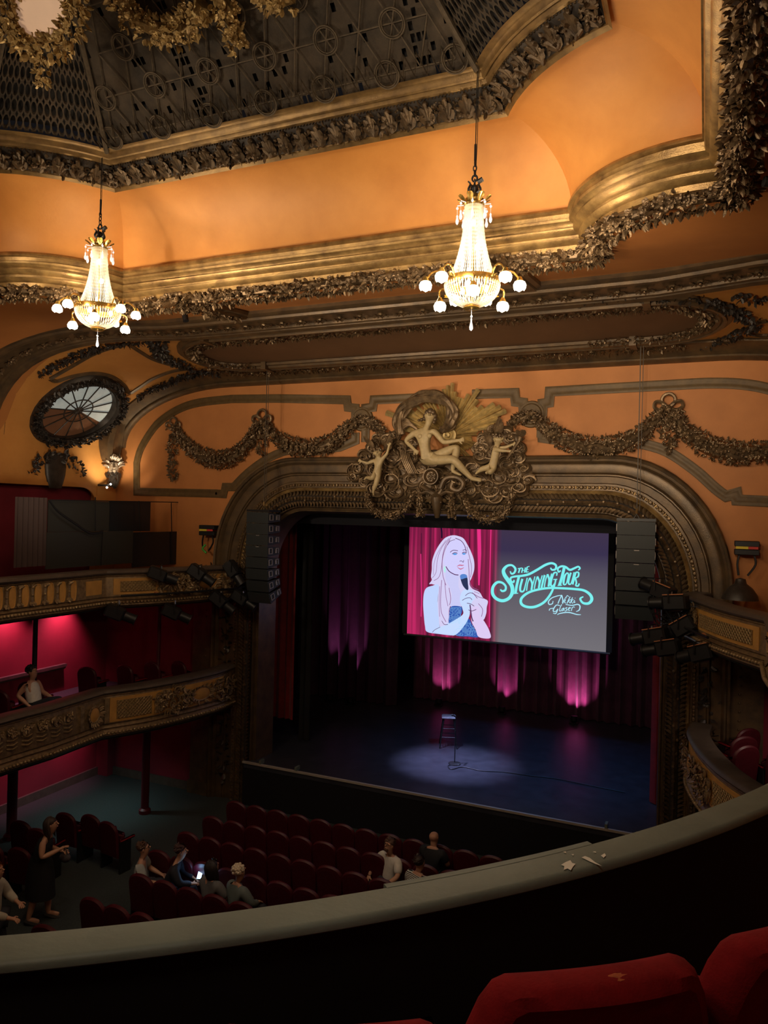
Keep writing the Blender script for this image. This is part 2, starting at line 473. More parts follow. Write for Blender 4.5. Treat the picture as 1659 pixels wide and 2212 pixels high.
# acanthus brackets on the upper cornice
mb = MB()
for s in VIS:
    path = ring_path(s, 1.0, 11.835)
    P = resample(path, .125)
    for i, p in enumerate(P):
        t = (P[min(i + 1, len(P) - 1)] - P[max(i - 1, 0)]).normalized()
        inw = V((-t.y, t.x, 0))
        if inw.dot(V((CX - p.x, 4.2 - p.y, 0))) < 0: inw = -inw
        up = (inw * .55 + V((0, 0, .85))).normalized()
        n = (inw * .85 - V((0, 0, .55))).normalized()
        if i % 2 == 0:
            b = p - up * .12
            for a, L in ((-.6, .18), (.6, .18), (-.28, .25), (.28, .25), (0, .29)):
                mb.leaf(b + n * .01, up * math.cos(a) + t * math.sin(a), n, L, .085, .35)
            mb.ball(p + up * .12 + n * .06, .036, 7, 5)
        else:
            for q in range(9):
                a = q / 8 * 5.0
                rr = .05 * (1 - q / 11)
                mb.ball(p + n * .03 + t * math.cos(a) * rr + up * (math.sin(a) * rr + .02), .017, 5, 4)
            mb.leaf(p - up * .03, -up, n, .10, .06, .3)
            mb.leaf(p + up * .06, up, n, .07, .05, .5)
    for k, p in enumerate(resample(ring_path(s, 1.12, 11.955), .045)):
        mb.box(p, (.018, .018, .02))
    fr = frames(ring_path(s, 1.0, 11.83), .06, lambda p: V((CX - p.x, 4.2 - p.y, -3)))
    foliage(mb, fr, .22, .06, rng, 3, .07, .15, None, .3)
struct(mb.build('trim_4', m_bronze2))

# ---- lattice dome
def dome_z(d): return 12.10 + (d - 1.3) * .92
dz0 = 1.34
# dark void above
mb = MB()
ring_surface(mb, [(1.30, 12.25), (2.3, 13.4), (3.4, 14.3)])
r3 = [p for s in opening(3.4) for p in s]
mb.add([V((p.x, p.y, 14.3)) for p in r3], [tuple(range(len(r3)))])
struct(mb.build('ceiling_void', mat('void_paint', (0.02, 0.019, 0.02), .9)))
m_lat = mat('lattice_metal', (0.105, 0.078, 0.05), .7, .1, .5, 14)
m_lat2 = mat('perforated_plaster', (0.062, 0.044, 0.028), .8, 0, .6, 2.5, .6, 22, col2=(0.022, 0.017, 0.012))
# corner panels: plate with rows of round holes between scoop arcs d and d+
mb = MB()
for s in (1, 7):
    rowsN, colsN = 13, 17
    def sp(u_, d_):
        A = opening(d_)[s]; x = u_ * (len(A) - 1); i = min(int(x), len(A) - 2); q = A[i].lerp(A[i + 1], x - i)
        return V((q.x, q.y, dome_z(d_)))
    for i in range(rowsN):
        for j in range(colsN):
            o = .5 * (i % 2)
            u0, u1 = (j) / colsN, (j + 1) / colsN
            d0, d1 = 1.32 + i * .155, 1.32 + (i + 1) * .155
            c = []; h = []
            for k in range(12):
                a = 2 * PI * k / 12
                x, y = math.cos(a), math.sin(a)
                m_ = max(abs(x), abs(y))
                c.append(sp(u0 + (u1 - u0) * (.5 + .5 * x / m_), d0 + (d1 - d0) * (.5 + .5 * y / m_)))
                h.append(sp(u0 + (u1 - u0) * (.5 + .40 * x), d0 + (d1 - d0) * (.5 + .40 * y)))
            h2 = [q + V((0, 0, .03)) for q in h]
            mb.grid([c + [c[0]], h + [h[0]], h2 + [h2[0]]])
struct(mb.build('ceiling_panel', m_lat2, smooth=False))
# front panel: bars and rings over a pierced sheet
def fp(x, d, lift=0):  # x measured in metres from centre along front
    return V((CX + x, 4.21 + 5.2 - d - lift * .7, dome_z(d) - lift * .7))
mb = MB()
sq = .42; hh = sq * math.sqrt(3) / 2
def inside(x, d):
    A = opening(max(1.3, min(3.3, d)))[0]
    return d > 1.30 and abs(x) < (A[-1].x - CX) + .02
lines = []
for r in range(-1, 7):
    d = 1.4 + r * hh
    for k in range(-9, 10):
        x = (k + (r % 2) * .5) * sq
        for (dx, dd) in ((sq, 0), (sq / 2, hh), (-sq / 2, hh)):
            if inside(x, d) and inside(x + dx, d + dd) and d + dd < 3.2: lines.append(((x, d), (x + dx, d + dd)))
        if inside(x, d) and d < 3.1 and (r % 2 == 0 or True):
            if (k + 2 * r) % 2 == 0:
                for rad, tk in ((.15, .012), (.128, .008)):
                    mb.tube([fp(x + rad * math.cos(2 * PI * q / 22), d + rad * .75 * math.sin(2 * PI * q / 22), .05) for q in range(22)], tk, 5, closed=True)
for (a, b) in lines: mb.tube([fp(*a, .03), fp(*b, .03)], .010, 4)
# zigzag fringe of bars along the bottom
z = [fp(-3 + k * .075, 1.34 if k % 2 else 1.52, .08) for k in range(82)]
z = [p for p in z if abs(p.x - CX) < 2.95]
mb.tube(z, .012, 4)
struct(mb.build('ceiling_grille', m_lat))
mb = MB()
N = 44
for i in range(N * 2):
    for j in range(22):
        x0, x1 = -3.1 + 6.2 * i / (N * 2), -3.1 + 6.2 * (i + 1) / (N * 2)
        d0, d1 = 1.3 + j * .09, 1.3 + (j + 1) * .09
        if not inside(abs(x0) if x0 < 0 else x1, d1): continue
        g = .12
        c = [fp(x0, d0), fp(x1, d0), fp(x1, d1), fp(x0, d1)]
        m_ = sum(c, V()) / 4
        h = [m_ + (q - m_) * (1 - g * 2.2) for q in c]
        if rng.random() < .10 + .5 * (abs((i % 44) - 30) < 2):
            mb.add(c + h, [(0, 1, 5, 4), (1, 2, 6, 5), (2, 3, 7, 6), (3, 0, 4, 7)])
        else: mb.add(c, [(0, 1, 2, 3)])
struct(mb.build('ceiling_mesh', m_lat2, smooth=False))
# hip ribs and side panels
mb = MB()
for sx in (-1, 1):
    pts = []
    for k in range(8):
        d = 1.3 + k * .28; A = opening(d)[0]; p = A[-1] if sx > 0 else A[0]
        pts.append(V((p.x, p.y, dome_z(d) - .05)))
    mb.tube(pts, .035, 6)
    pts = []
    for k in range(8):
        d = 1.3 + k * .28; A = opening(d)[2 if sx > 0 else 6]; p = A[0] if sx > 0 else A[-1]
        pts.append(V((p.x, p.y, dome_z(d) - .05)))
    mb.tube(pts, .035, 6)
struct(mb.build('ceiling_ribs', m_lat))
mb = MB()
for s in (2, 3, 4, 5, 6):
    R = [opening(d)[s] for d in (1.32, 1.9, 2.6, 3.3)]
    mb.grid([[V((p.x, p.y, dome_z(d))) for p in R[i]] for i, d in enumerate((1.32, 1.9, 2.6, 3.3))])
struct(mb.build('ceiling_sides', m_lat2))

# ---- flat ceiling and vault round the opening
mb = MB()
RO = opening(-.40)
for s in range(8):
    rows = []
    K = 18
    for k in range(K + 1):
        row = []
        for p in RO[s]:
            c = V((CX, 4.21)); d = p - c
            sc = min(8.95 / max(1e-6, abs(d.x)), 7.4 / max(1e-6, abs(d.y)))
            q = c + d * sc
            t = k / K
            g = p.lerp(q, t)
            row.append(V((g.x, g.y, vz(g.x, g.y))))
        rows.append(row)
    mb.grid(rows)
struct(mb.build('ceiling', mat('ceiling_paint', (0.50, 0.195, 0.05), .65, 0, .12, 1.2, col2=(0.42, 0.155, 0.04))))
mb = MB()
mb.grid([vault_path(Y) for Y in (11.6, 12.2, 12.6, 13, 14, 14.6, 15.02)])
for sl in (slice(0, 11), slice(-11, None)): mb.grid([vault_path(Y, -.012)[sl] for Y in (6, 8.0, 9.8, 10.6, 11.4, 11.6)])
struct(mb.build('ceiling_bay', m_orange))
# brown panel inside the stadium frame
SC, SR, SX0, SX1 = 13.5, .90, CX - 4.25, CX + 4.25
def stadium(r, z, full=False):
    P = []
    P += [V((SX0 + (SX1 - SX0) * k / 8, SC - r, z)) for k in range(9)]
    P += [V((SX1 + (r + .3) * math.sin(PI * k / 16), SC - r * math.cos(PI * k / 16), z)) for k in range(1, 16)]
    P += [V((SX1 + (SX0 - SX1) * k / 8, SC + r, z)) for k in range(9)]
    P += [V((SX0 - (r + .3) * math.sin(PI * k / 16), SC + r * math.cos(PI * k / 16), z)) for k in range(1, 16)]
    return [V((p.x, p.y, TZ(p.y) + z)) for p in P]
mb = MB(); P = stadium(SR - .1, -.012)
mb.add([V((CX, SC, TZ(SC) - .012))] + P, [(0, i + 1, (i + 1) % len(P) + 1) for i in range(len(P))]); struct(mb.build('ceiling_soffit', m_soffit))
mb = MB()
mould(mb, stadium(SR, 0), V((0, 0, -1)), [(-.22, 0), (-.20, .05), (-.14, .06), (-.12, .10), (-.05, .12), (-.02, .10), (.0, .13), (.05, .13), (.06, .08), (.14, .07), (.15, 0)], closed=True)
for (x, y) in ((SX1 + .05, SC - SR - .02), (SX1 - .3, SC + SR - .05), (SX0 - .05, SC - SR - .02), (SX0 + .3, SC + SR - .05)):
    mb.box((x, y, TZ(y) - .07), (.12, .42, .17))
struct(mb.build('trim_5', m_brown))
mb = MB()
St = stadium(SR - .22, -.04)
fr = frames(St[-16:] + St[:26], .06, V((0, 0, -1)))
foliage(mb, fr, .22, .06, rng, 6, .08, .05, None, .1)
St = stadium(SR + .26, -.04)
fr = frames(St[22:38], .06, V((0, 0, -1)))
foliage(mb, fr, .22, .07, rng, 6, .08, .05, None, .1)
struct(mb.build('trim_6', m_bronze))
# outer garlands hugging the stadium ends
mb = MB()
for (P, w) in [([(1240, 650), (1330, 632), (1440, 640), (1500, 640), (1550, 655), (1590, 665), (1610, 680)], .16),
          ([(1500, 640), (1560, 655), (1610, 680), (1635, 695), (1610, 710), (1560, 730), (1500, 748), (1450, 752)], .2),
          ([(1560, 742), (1600, 748), (1659, 752)], .14), ([(1590, 632), (1620, 640), (1659, 640)], .16),
          ([(330, 728), (345, 765), (390, 783), (450, 800), (490, 805)], .24), ([(352, 733), (350, 760), (400, 785)], .2),
          ([(85, 806), (120, 785), (150, 770), (190, 755), (240, 742), (310, 735)], .17), ([(110, 790), (170, 762), (215, 748)], .18),
          ([(298, 855), (335, 835), (380, 815), (425, 803), (470, 798)], .15), ([(330, 836), (380, 815), (420, 805)], .16)]:
    pts = catmull([on_vault(u, v)[0] for u, v in P], 5)
    fr = frames(pts, .08, lambda p: vault_n(p) if p.z > 8.5 else V((1, 0, 0)))
    foliage(mb, fr, w, .07, rng, 5, .10, .1, lambda t: .55 + .45 * math.sin(PI * t), .1)
struct(mb.build('trim_7', m_dark))
# curved frames on the vault at the left and right
mb = MB()
def vframe(P, w, closed=True, m=6, sm=True):
    pts = catmull([V((u, v, 0)) for u, v in P], m, closed) if sm else [V((u, v, 0)) for u, v in P]
    q = [on_vault(p.x, p.y) for p in pts]
    mould(mb, [a[0] for a in q], [a[1] for a in q], [(-w, 0), (-w, .03), (-w * .4, .05), (0, .03), (w * .5, .05), (w, .03), (w, 0)], closed=closed)
vframe([(108, 817), (155, 790), (210, 760), (275, 740)], .05, False)
vframe([(275, 740), (302, 758), (332, 775), (375, 788), (415, 794)], .05, False)
vframe([(415, 794), (375, 800), (333, 815), (306, 832), (282, 848)], .05, False)
vframe([(282, 848), (276, 845), (264, 828), (238, 811), (200, 805), (155, 812), (122, 822), (108, 817)], .05, False)
vframe([(1659, 690), (1625, 700), (1615, 715), (1640, 722), (1659, 722)], .04, False)
struct(mb.build('trim_8', m_brown))
# transverse arch between the two bays
mb = MB()
P = vault_path(11.42, .0, zlow=7.9); nn = [V((0, 1, 0))] * len(P)
def shiftY(P):
    out = []
    for p in P:
        k = min(1, max(0, (abs(p.x - CX) - 4.2) / 4.0)); k = k * k * (3 - 2 * k)
        out.append(V((p.x, p.y - 1.15 * k, p.z)))
    return out
def band(Y, prof, mb, zlow=7.9):
    # prof: (dY, drop below the vault)
    rows = []
    for (dy, dr) in prof: rows.append(shiftY(vault_path(Y + dy, dr, zlow=zlow)))
    mb.grid(rows)
band(11.42, [(0, -.01), (0, .06), (.06, .09), (.14, .08), (.16, .12), (.22, .13), (.24, .09), (.30, .08), (.70, .08), (.71, .12), (.76, .13), (.79, .08), (.82, .13), (.92, .15), (.98, .11), (1.04, .10), (1.05, -.01)], mb)
struct(mb.build('trim_9', m_brown))
mb = MB()
for i, (p, t, n, s) in enumerate(frames(shiftY(vault_path(11.93, .10, zlow=7.9)), .20, lambda p: vault_n(p) if p.z > 8.5 else V((1 if p.x < CX else -1, 0, 0)))):
    if i % 2 == 0: mb.flower(p, n, .085); mb.ball(p, .06, 7, 4, (1, 1, .6))
    for q in range(3): mb.leaf(p + t * .05, t + s * rng.uniform(-.9, .9), n, .12, .07, .3); mb.leaf(p - t * .05, -t + s * rng.uniform(-.9, .9), n, .12, .07, .3)
struct(mb.build('trim_10', m_bronze))
# ceiling ribs from the cornice to the arch, with their shell bosses
for X, nm in ((-2.62, 'right'), (-7.98, 'left')):
    mb = MB()
    mb.grid([[V((X + a, y, TZ(y) - b)) for (a, b) in [(-.20, 0), (-.20, .06), (-.13, .08), (-.12, .12), (.12, .12), (.13, .08), (.20, .06), (.20, 0)]] for y in (9.7, 9.9, 11.5)])
    o = struct(mb.build('trim_11' if nm == 'left' else 'trim_12', m_brown))
    mb = MB()
    if nm == 'left': foliage(mb, frames([V((X, 9.9, 10.31)), V((X, 11.3, 10.50))], .07, V((0, 0, -1))), .2, .05, rng, 4, .09, .1)
    cpt = V((X, 9.72, 10.42))
    for k in range(11):
        a = -PI / 2 + PI * k / 10
        mb.leaf(cpt + V((0, -.05, -.02)), V((math.sin(a), -.25, -.55 - .5 * math.cos(a))), V((0, -1, -.3)), .28, .08, .4)
    for k in range(-2, 3): mb.ball(cpt + V((k * .07, -.12, .02)), .05, 7, 5)
    for sx in (-1, 1):
        mb.tube([cpt + V((sx * (.22 + .07 * math.cos(a)), -.12, .05 + .07 * math.sin(a))) for a in [q * .6 for q in range(10)]], .025, 5)
    o2 = mb.build('carved_shell_boss', m_bronze)
    tag(o2, 'carved shell boss under gilt cornice, ' + ('left of centre above ceiling rib' if nm == 'left' else 'behind the right chandelier'), 'carving', 'carved shell bosses')

# ---- side walls
mb = MB()
mb.grid([[V((XL, y, z)) for y in (-2, 4, 10, 14.35, 15.02)] for z in (7.47, 7.9, 8.5)])
mb.grid([[V((XL, y, z)) for y in (14.35, 14.6, 15.02)] for z in (5.0, 6.5, 7.47)])
mb.grid([[V((XL, 14.35, z)), V((XL - .22, 14.35, z))] for z in (5.0, 7.47)])
mb.grid([[V((XL, y, 7.47)), V((XL - .22, y, 7.47))] for y in (-2, 14.35)])
struct(mb.build('wall_left_upper', m_orange))
mb = MB(); mb.grid([[V((XL - .2, y, z)) for y in (-2, 6, 15.02)] for z in (0, 2.45, 5, 7.6)]); struct(mb.build('wall_left', m_red))
mb = MB(); mb.grid([[V((XR, y, z)) for y in (-2, 6, 15.02)] for z in (5, 7, 8.5)]); struct(mb.build('wall_right_upper', m_orange))
mb = MB(); mb.grid([[V((XR + .0, y, z)) for y in (-2, 6, 15.02)] for z in (0, 2.45, 5)]); struct(mb.build('wall_right', m_red))
mb = MB()   # rear wall far behind the gallery
mb.grid([[V((x, -6, z)) for x in (XL - .3, CX, XR)] for z in (0, 5, 10.6)]); struct(mb.build('wall_rear', m_red))
mb = MB(); mb.grid([[V((x, y, 10.5)) for x in (XL - .3, XR)] for y in (-6, -2.9)]); struct(mb.build('ceiling_rear', m_orange))
# ---- rounded corner of the upper left opening
mb = MB()
arc = [V((XL - .02, 14.35 - .55 + .55 * math.sin(PI / 2 * k / 8), 6.92 + .55 * math.cos(PI / 2 * k / 8))) for k in range(9)]
mb.add([V((XL - .02, 14.36, 7.48))] + arc, [(0, i + 1, i + 2) for i in range(8)])
mould(mb, [V((XL, -2, 7.47))] + [p + V((.02, 0, 0)) for p in arc] + [V((XL, 14.35, 5))], V((1, 0, 0)), [(-.04, 0), (-.04, .04), (.04, .04), (.04, 0)])
struct(mb.build('trim_13', m_orange))

# ---- front wall with the proscenium arch
AX0, AX1, AZ = -10.95, 0.50, 8.21
def arch(off, zb=0.0, y=15.0):
    rx, rz = 2.2, 2.55
    x0, x1, zt = AX0 + off, AX1 - off, AZ - off
    rx, rz = max(.3, rx - off * .82), max(.3, rz - off * .82)
    P = [V((x0, y, zb)), V((x0, y, (zt - rz) * .5))]
    for k in range(15):
        t = PI / 2 * k / 14; P.append(V((x0 + rx * (1 - math.cos(t)), y, zt - rz * (1 - math.sin(t)))))
    for k in range(1, 10): P.append(V((x0 + rx + (x1 - x0 - 2 * rx) * k / 10, y, zt)))
    for k in range(15):
        t = PI / 2 * (1 - k / 14); P.append(V((x1 - rx * (1 - math.cos(t)), y, zt - rz * (1 - math.sin(t)))))
    P += [V((x1, y, (zt - rz) * .5)), V((x1, y, zb))]
    return P
top = vault_path(15.0, 0, zlow=5.0)
inn = arch(.02, 5.0)[::-1]
inn = [p for p in inn if p.z > 5.0 or abs(p.z - 5.0) < 1e-6]
poly = [V((p.x, p.z, 0)) for p in top + inn]
tri = tessellate_polygon([poly])
mb = MB(); mb.add([V((p.x, 15.0, p.y)) for p in poly], [tuple(t) for t in tri]); struct(mb.build('wall_front', mat('apricot_plaster', (0.56, 0.22, 0.062), .62, 0, .08, 1.5, .06, 30, col2=(0.47, 0.18, 0.05)), smooth=False))
mb = MB()
mb.grid([[V((x, 15.01, z)) for x in (XL - .3, -10.9)] for z in (0, 5)]); mb.grid([[V((x, 15.01, z)) for x in (.45, XR)] for z in (0, 5)])
struct(mb.build('wall_front_lower', m_red))
# arch moulding, swept profile (a inwards, b out of wall)
def archsweep(mb, prof, zb=0.0):
    mb.grid([[p + V((0, -b, 0)) for p in arch(a, zb)] for (a, b) in prof])
mb = MB()
archsweep(mb, [(0, -.02), (0, .16), (.03, .2), (.07, .18), (.08, .14), (.12, .15), (.15, .12), (.17, .09), (.20, .10), (.34, .07), (.36, .04), (.38, .08), (.40, .08), (.42, .04), (.54, .03), (.56, .07), (.60, .07)])
archsweep(mb, [(.66, .07), (.69, .07), (.70, .03)])
archsweep(mb, [(1.08, -.02), (1.10, .04), (1.13, .04), (1.15, -.04), (1.19, -.06), (1.20, -.02), (1.23, -.03), (1.25, -.25), (1.27, -.5), (1.28, -.7)])
struct(mb.build('trim_14', m_brown))
mb = MB()
archsweep(mb, [(.60, .07), (.61, .045), (.655, .045), (.66, .07)])
archsweep(mb, [(.70, .03), (.74, .05), (.77, .04), (.79, .0), (.80, -.02)])
struct(mb.build('trim_15', m_gold))
mb = MB()
for i, p in enumerate(resample(arch(.632), .075)):
    mb.ball(p + V((0, -.06, 0)), .032 if i % 3 else .045, 6, 4)
struct(mb.build('trim_16', m_bronze))
mb = MB()
archsweep(mb, [(.80, -.02), (.84, .06), (.90, .11), (.97, .11), (1.04, .06), (1.08, -.02)])
struct(mb.build('trim_17', m_dark))
mb = MB()
tp = arch(.94)
for i, (p, t, n, s) in enumerate(frames(tp, .085, V((0, -1, 0)))):
    for k in (-1, 0, 1):
        mb.leaf(p + s * k * .075 + n * (.10 - .03 * abs(k)), t * (1 if p.x < CX else -1) + s * k * .9 + V((0, 0, .0)), n + s * k * .5, .15, .09, .35)
    if i % 3 == 0: mb.ball(p + n * .12 + s * rng.uniform(-.05, .05), .035, 6, 4)
struct(mb.build('trim_18', m_bronze))
# wall cornice following the vault on the front wall
mb = MB()
rows = []
for (o_, b) in [(0.0, .42), (.02, .40), (.03, .44), (.06, .44), (.09, .34), (.12, .24), (.17, .15), (.19, .11), (.21, .14), (.245, .145), (.26, .10), (.28, .08), (.29, .04), (.30, -.01)]:
    rows.append(vault_path(15.0 - b, o_, zlow=8.45)[1:-1])
mb.grid(rows)
struct(mb.build('trim_19', m_brown))
# red side walls of the boxes next to the stage: pilasters
for sx, nm in ((-1, 'trim_20'), (1, 'trim_21')):
    mb = MB(); xc = CX + sx * 6.0
    mb.box((xc, 14.97, 2.5), (.55, .16, 5.0)); mb.box((xc, 14.93, .15), (.6, .2, .3)); mb.box((xc, 14.93, 4.9), (.62, .24, .2))
    for z_ in [0.5 + .16 * k for k in range(26)]: mb.ball((xc - .12 * sx, 14.88, z_), .022, 6, 4)
    fr = frames([V((xc + .12 * sx * -1, 14.88, .5)), V((xc - .12 * sx, 14.88, 4.7))], .1, V((0, -1, 0)))
    struct(mb.build(nm, m_brown))
mb = MB()
for sx in (-1, 1):
    fr = frames([V((CX + sx * 5.35, 14.98, .5)), V((CX + sx * 5.35, 14.98, 4.9))], .12, V((0, -1, 0)))
    foliage(mb, fr, .2, .05, rng, 3, .13, .08)
struct(mb.build('trim_22', m_dark))

# ---- painted frame bands on the wall
def px(P, Y=15.0): return [aY(u, v, Y) for u, v in P]
def smooth_px(P, Y=15.0, m=6): return catmull(px(P, Y), m)
def wallband(P, w=.10, b=.035):
    mb = MB()
    mould(mb, P, V((0, -1, 0)), [(-w, 0), (-w, b * .7), (-w * .6, b), (-w * .3, b * .6), (w * .3, b * .6), (w * .6, b), (w, b * .7), (w, 0)])
    return mb
n = 23
bands = [
    px([(470, 1066), (296, 1062), (296, 1005)]) + catmull(px([(296, 1000), (304, 972), (322, 940), (345, 912), (385, 885), (430, 870), (500, 862)]), 4) + px([(600, 861), (750, 864), (752, 880), (768, 882), (768, 905)]),
    px([(768, 935), (768, 952), (735, 966), (690, 972)]) + catmull(px([(660, 968), (615, 975), (575, 993), (535, 1022), (505, 1052)]), 4) + px([(487, 1052), (484, 1067), (466, 1066)]),
    px([(790, 955), (790, 882), (806, 880), (808, 864), (900, 860)]),
    px([(1020, 852), (1112, 849), (1114, 868), (1130, 870), (1131, 885)]),
    px([(1170, 945), (1172, 872), (1186, 870), (1188, 846), (1300, 840)]) + catmull(px([(1450, 832), (1530, 828), (1600, 830), (1659, 840), (1720, 860)]), 4),
    px([(1170, 925), (1172, 946), (1200, 950)]),
    catmull(px([(1385, 958), (1440, 975), (1500, 1015), (1545, 1055), (1568, 1072)]), 4) + px([(1590, 1066), (1592, 1080), (1720, 1086)]),
]
for P in bands:
    struct(wallband(P).build('trim_%d' % n, m_brownpaint)); n += 1
for (u, v) in ((782, 905), (1148, 895)):
    mb = MB(); c = aY(u, v, 15.0)
    T = Matrix.Translation(c) @ Matrix.Rotation(PI / 2, 4, 'X')
    mb.lathe([(.0, .10), (.05, .10), (.07, .05), (.20, .05), (.22, .03), (.26, .03), (.28, 0)], 28, T=T)
    struct(mb.build('trim_%d' % n, m_brownpaint)); n += 1
# ---- floor and auditorium carpet
mb = MB(); mb.grid([[V((x, y, 0)) for x in (XL - .4, CX, XR)] for y in (-2, 7, 15.02)]); struct(mb.build('floor', m_carpet))
mb = MB(); mb.box((XL - .17, 8, .1), (.06, 14, .2)); mb.box((-12.5, 14.97, .1), (3.4, .05, .2)); struct(mb.build('baseboard_left', m_railbrown))
# ================================================================== THE STAGE
LX, RX = CX - 4.48, CX + 4.52           # jamb faces
st = thing('stage', 'black glossy stage floor with pale front edge strip under proscenium arch', 'stage', (CX, 15, 0))
mb = MB(); mb.box((CX + .02, 19.9, .94), (13.0, 8.6, .12)); mb.box((CX, 15.25, .94), (9.3, .9, .119))
mb.build('stage_floor', m_stage, st)
mb = MB(); mb.box((CX, 14.85, .5), (9.35, .08, 1.0)); mb.build('front_panel', mat('stage_front_black', (0.003, 0.0035, 0.007), .8), st)
mb = MB(); mb.box((CX, 14.80, 1.01), (9.35, .05, .045)); mb.build('edge_strip', mat('pale_edge_strip', (0.42, 0.38, 0.33), .6), st)
for (u, v) in ((570, 1640), (650, 1652), (1317, 1758), (1421, 1777)):
    p = aZ(u, v, 1.1); mb = MB(); mb.box((p.x, 14.86, 1.07), (.05, .16, .09)); mb.build('edge_bracket', m_rail, st)
# stage house (black box)
m_sh = mat('stage_masking_black', (0.010, 0.010, 0.016), .9)
mb = MB()
mb.grid([[V((x, 24.2, z)) for x in (-13, 2.5)] for z in (0, 12)]); mb.grid([[V((-13, y, z)) for y in (15.1, 24.2)] for z in (0, 12)]); mb.grid([[V((2.5, y, z)) for y in (15.1, 24.2)] for z in (0, 12)])
mb.grid([[V((x, y, 12)) for x in (-13, 2.5)] for y in (15.05, 24.2)])
mb.grid([[V((x, 15.05, z)) for x in (-13, 2.5)] for z in (8.15, 12)])
mb.grid([[V((x, 15.05, z)) for x in (-13, -10.9)] for z in (0, 12)]); mb.grid([[V((x, 15.05, z)) for x in (.45, 2.5)] for z in (0, 12)])
struct(mb.build('wall_stage', m_sh, smooth=False))
mb = MB(); mb.box((CX, 15.9, 7.22), (10.2, .08, 1.1)); tag(mb.build('pelmet', m_sh), 'black horizontal masking border hanging behind top of proscenium arch', 'stage border')

def drape(x0, x1, y, z0, z1, fold=.12, amp=.06, hem=.0):
    mb = MB(); n = max(6, int(abs(x1 - x0) / fold * 6)); rows = []
    for k in range(9):
        z = z1 + (z0 - z1) * k / 8; r = []
        for i in range(n + 1):
            x = x0 + (x1 - x0) * i / n
            a = x / fold * 2 * PI
            r.append(V((x + .3 * amp * math.sin(a * .5 + k * .1), y + amp * math.sin(a + .5 * math.sin(a * .37 + 1)) * (.6 + .4 * k / 8), z)))
        rows.append(r)
    mb.grid(rows); return mb
m_backdrop = mat('plum_backdrop_velvet', (0.09, 0.020, 0.052), .8, 0, .3, 5, sheen=.1)
m_redtab = mat('red_stage_curtain', (0.24, 0.006, 0.008), .7, 0, .3, 5, sheen=.2)
tag(drape(-8.6, 1.6, 22.5, 1.02, 9, .30, .10).build('back_curtain', m_backdrop), 'wide plum curtain in folds across the rear of the stage', 'curtain')
tag(drape(-12.2, -8.6, 21.2, 1.02, 9, .34, .12).build('side_curtain', mat('dark_plum_velvet', (0.04, 0.012, 0.028), .8, 0, .3, 5)), 'dark plum curtain left of stage lit by two narrow uplights', 'curtain')
tag(drape(-10.65, -9.63, 16.6, 1.6, 8, .2, .05).build('red_curtain', m_redtab), 'red velvet house curtain gathered at left edge of stage', 'curtain')
tag(drape(-0.95, .25, 16.6, 1.02, 8, .2, .05).build('red_curtain', m_redtab), 'narrow strip of red house curtain at right edge of stage', 'curtain')
tag(drape(-9.62, -9.3, 16.9, 1.02, 8, .2, .04).build('black_leg', m_black), 'black masking drape beside the left red curtain', 'curtain')
mb = MB(); mb.box((-10.12, 16.2, 4.3), (.10, .04, 2.6))
tag(mb.build('pale_flat', mat('blue_lit_flat', (0.25, 0.25, 0.42), .6, emit=(.3, .3, .6), estr=.05)), 'narrow pale panel with painted blue light between jamb and red curtain on the left', 'panel')  # blue light on the strip is put into base colour and glow

# uplights at the rear, each a floor lamp with its own beam
fl = None
spots = [((712, 1497), 21.0, 62, 'wash_light standing below left plum curtain, further left', (1, .25, .75), 20), ((757, 1492), 21.0, 55, '', (1, .25, .75), 20),
         ((948, 1512), 22.1, 20, '', (1, .2, .55), 50), ((1084, 1528), 22.1, 20, '', (1, .2, .6), 40), ((1240, 1552), 22.1, 34, '', (1, .22, .6), 58)]
labs = ['small black floor uplight at the foot of the left curtain, leftmost', 'small black floor uplight at the foot of the left curtain, beside a twin', 'black floor uplight behind the stool under the screen', 'black floor uplight under the middle of the projection screen', 'black floor uplight under the right end of the projection screen']
for i, ((u, v), Y, pw, _, col, cone) in enumerate(spots):
    p = aZ(u, v, 1.05); Y = 20.7 if i < 2 else 21.95; x = p.x * Y / p.y
    loc = V((x, Y, 1.0))
    if fl is None:
        t = thing('floor_uplight', labs[0], 'stage light', (0, 0, 0), 'floor uplights at the rear of the stage')
        mb = MB(); mb.bbox((0, 0, .02), (.26, .2, .04), .01); mb.build('base', m_blackmetal, t)
        mb = MB(); mb.tube([(0, 0, .06), (0, .02, .10), (0, .03, .22)], [.08, .09, .10], 14); mb.build('lamp_head', m_blackmetal, t)
        mb = MB()
        for s in (-1, 1): mb.box((s * .11, 0, .09), (.015, .05, .16))
        mb.build('yoke', m_blackmetal, t)
        index_tree(t); fl = t; t.location = loc
    else: copy_tree(fl, loc, 0, labs[i])
    # the lamp's own beam grazes up the cloth
    lamp('uplight_beam', 'SPOT', loc + V((0, .05, .27)), pw * (4.6 if i < 2 else 3.6), col, (x, 21.35 if i < 2 else 22.75, 3.9 if i < 2 else 2.2), .02, cone + (6 if i < 2 else 30), .9)

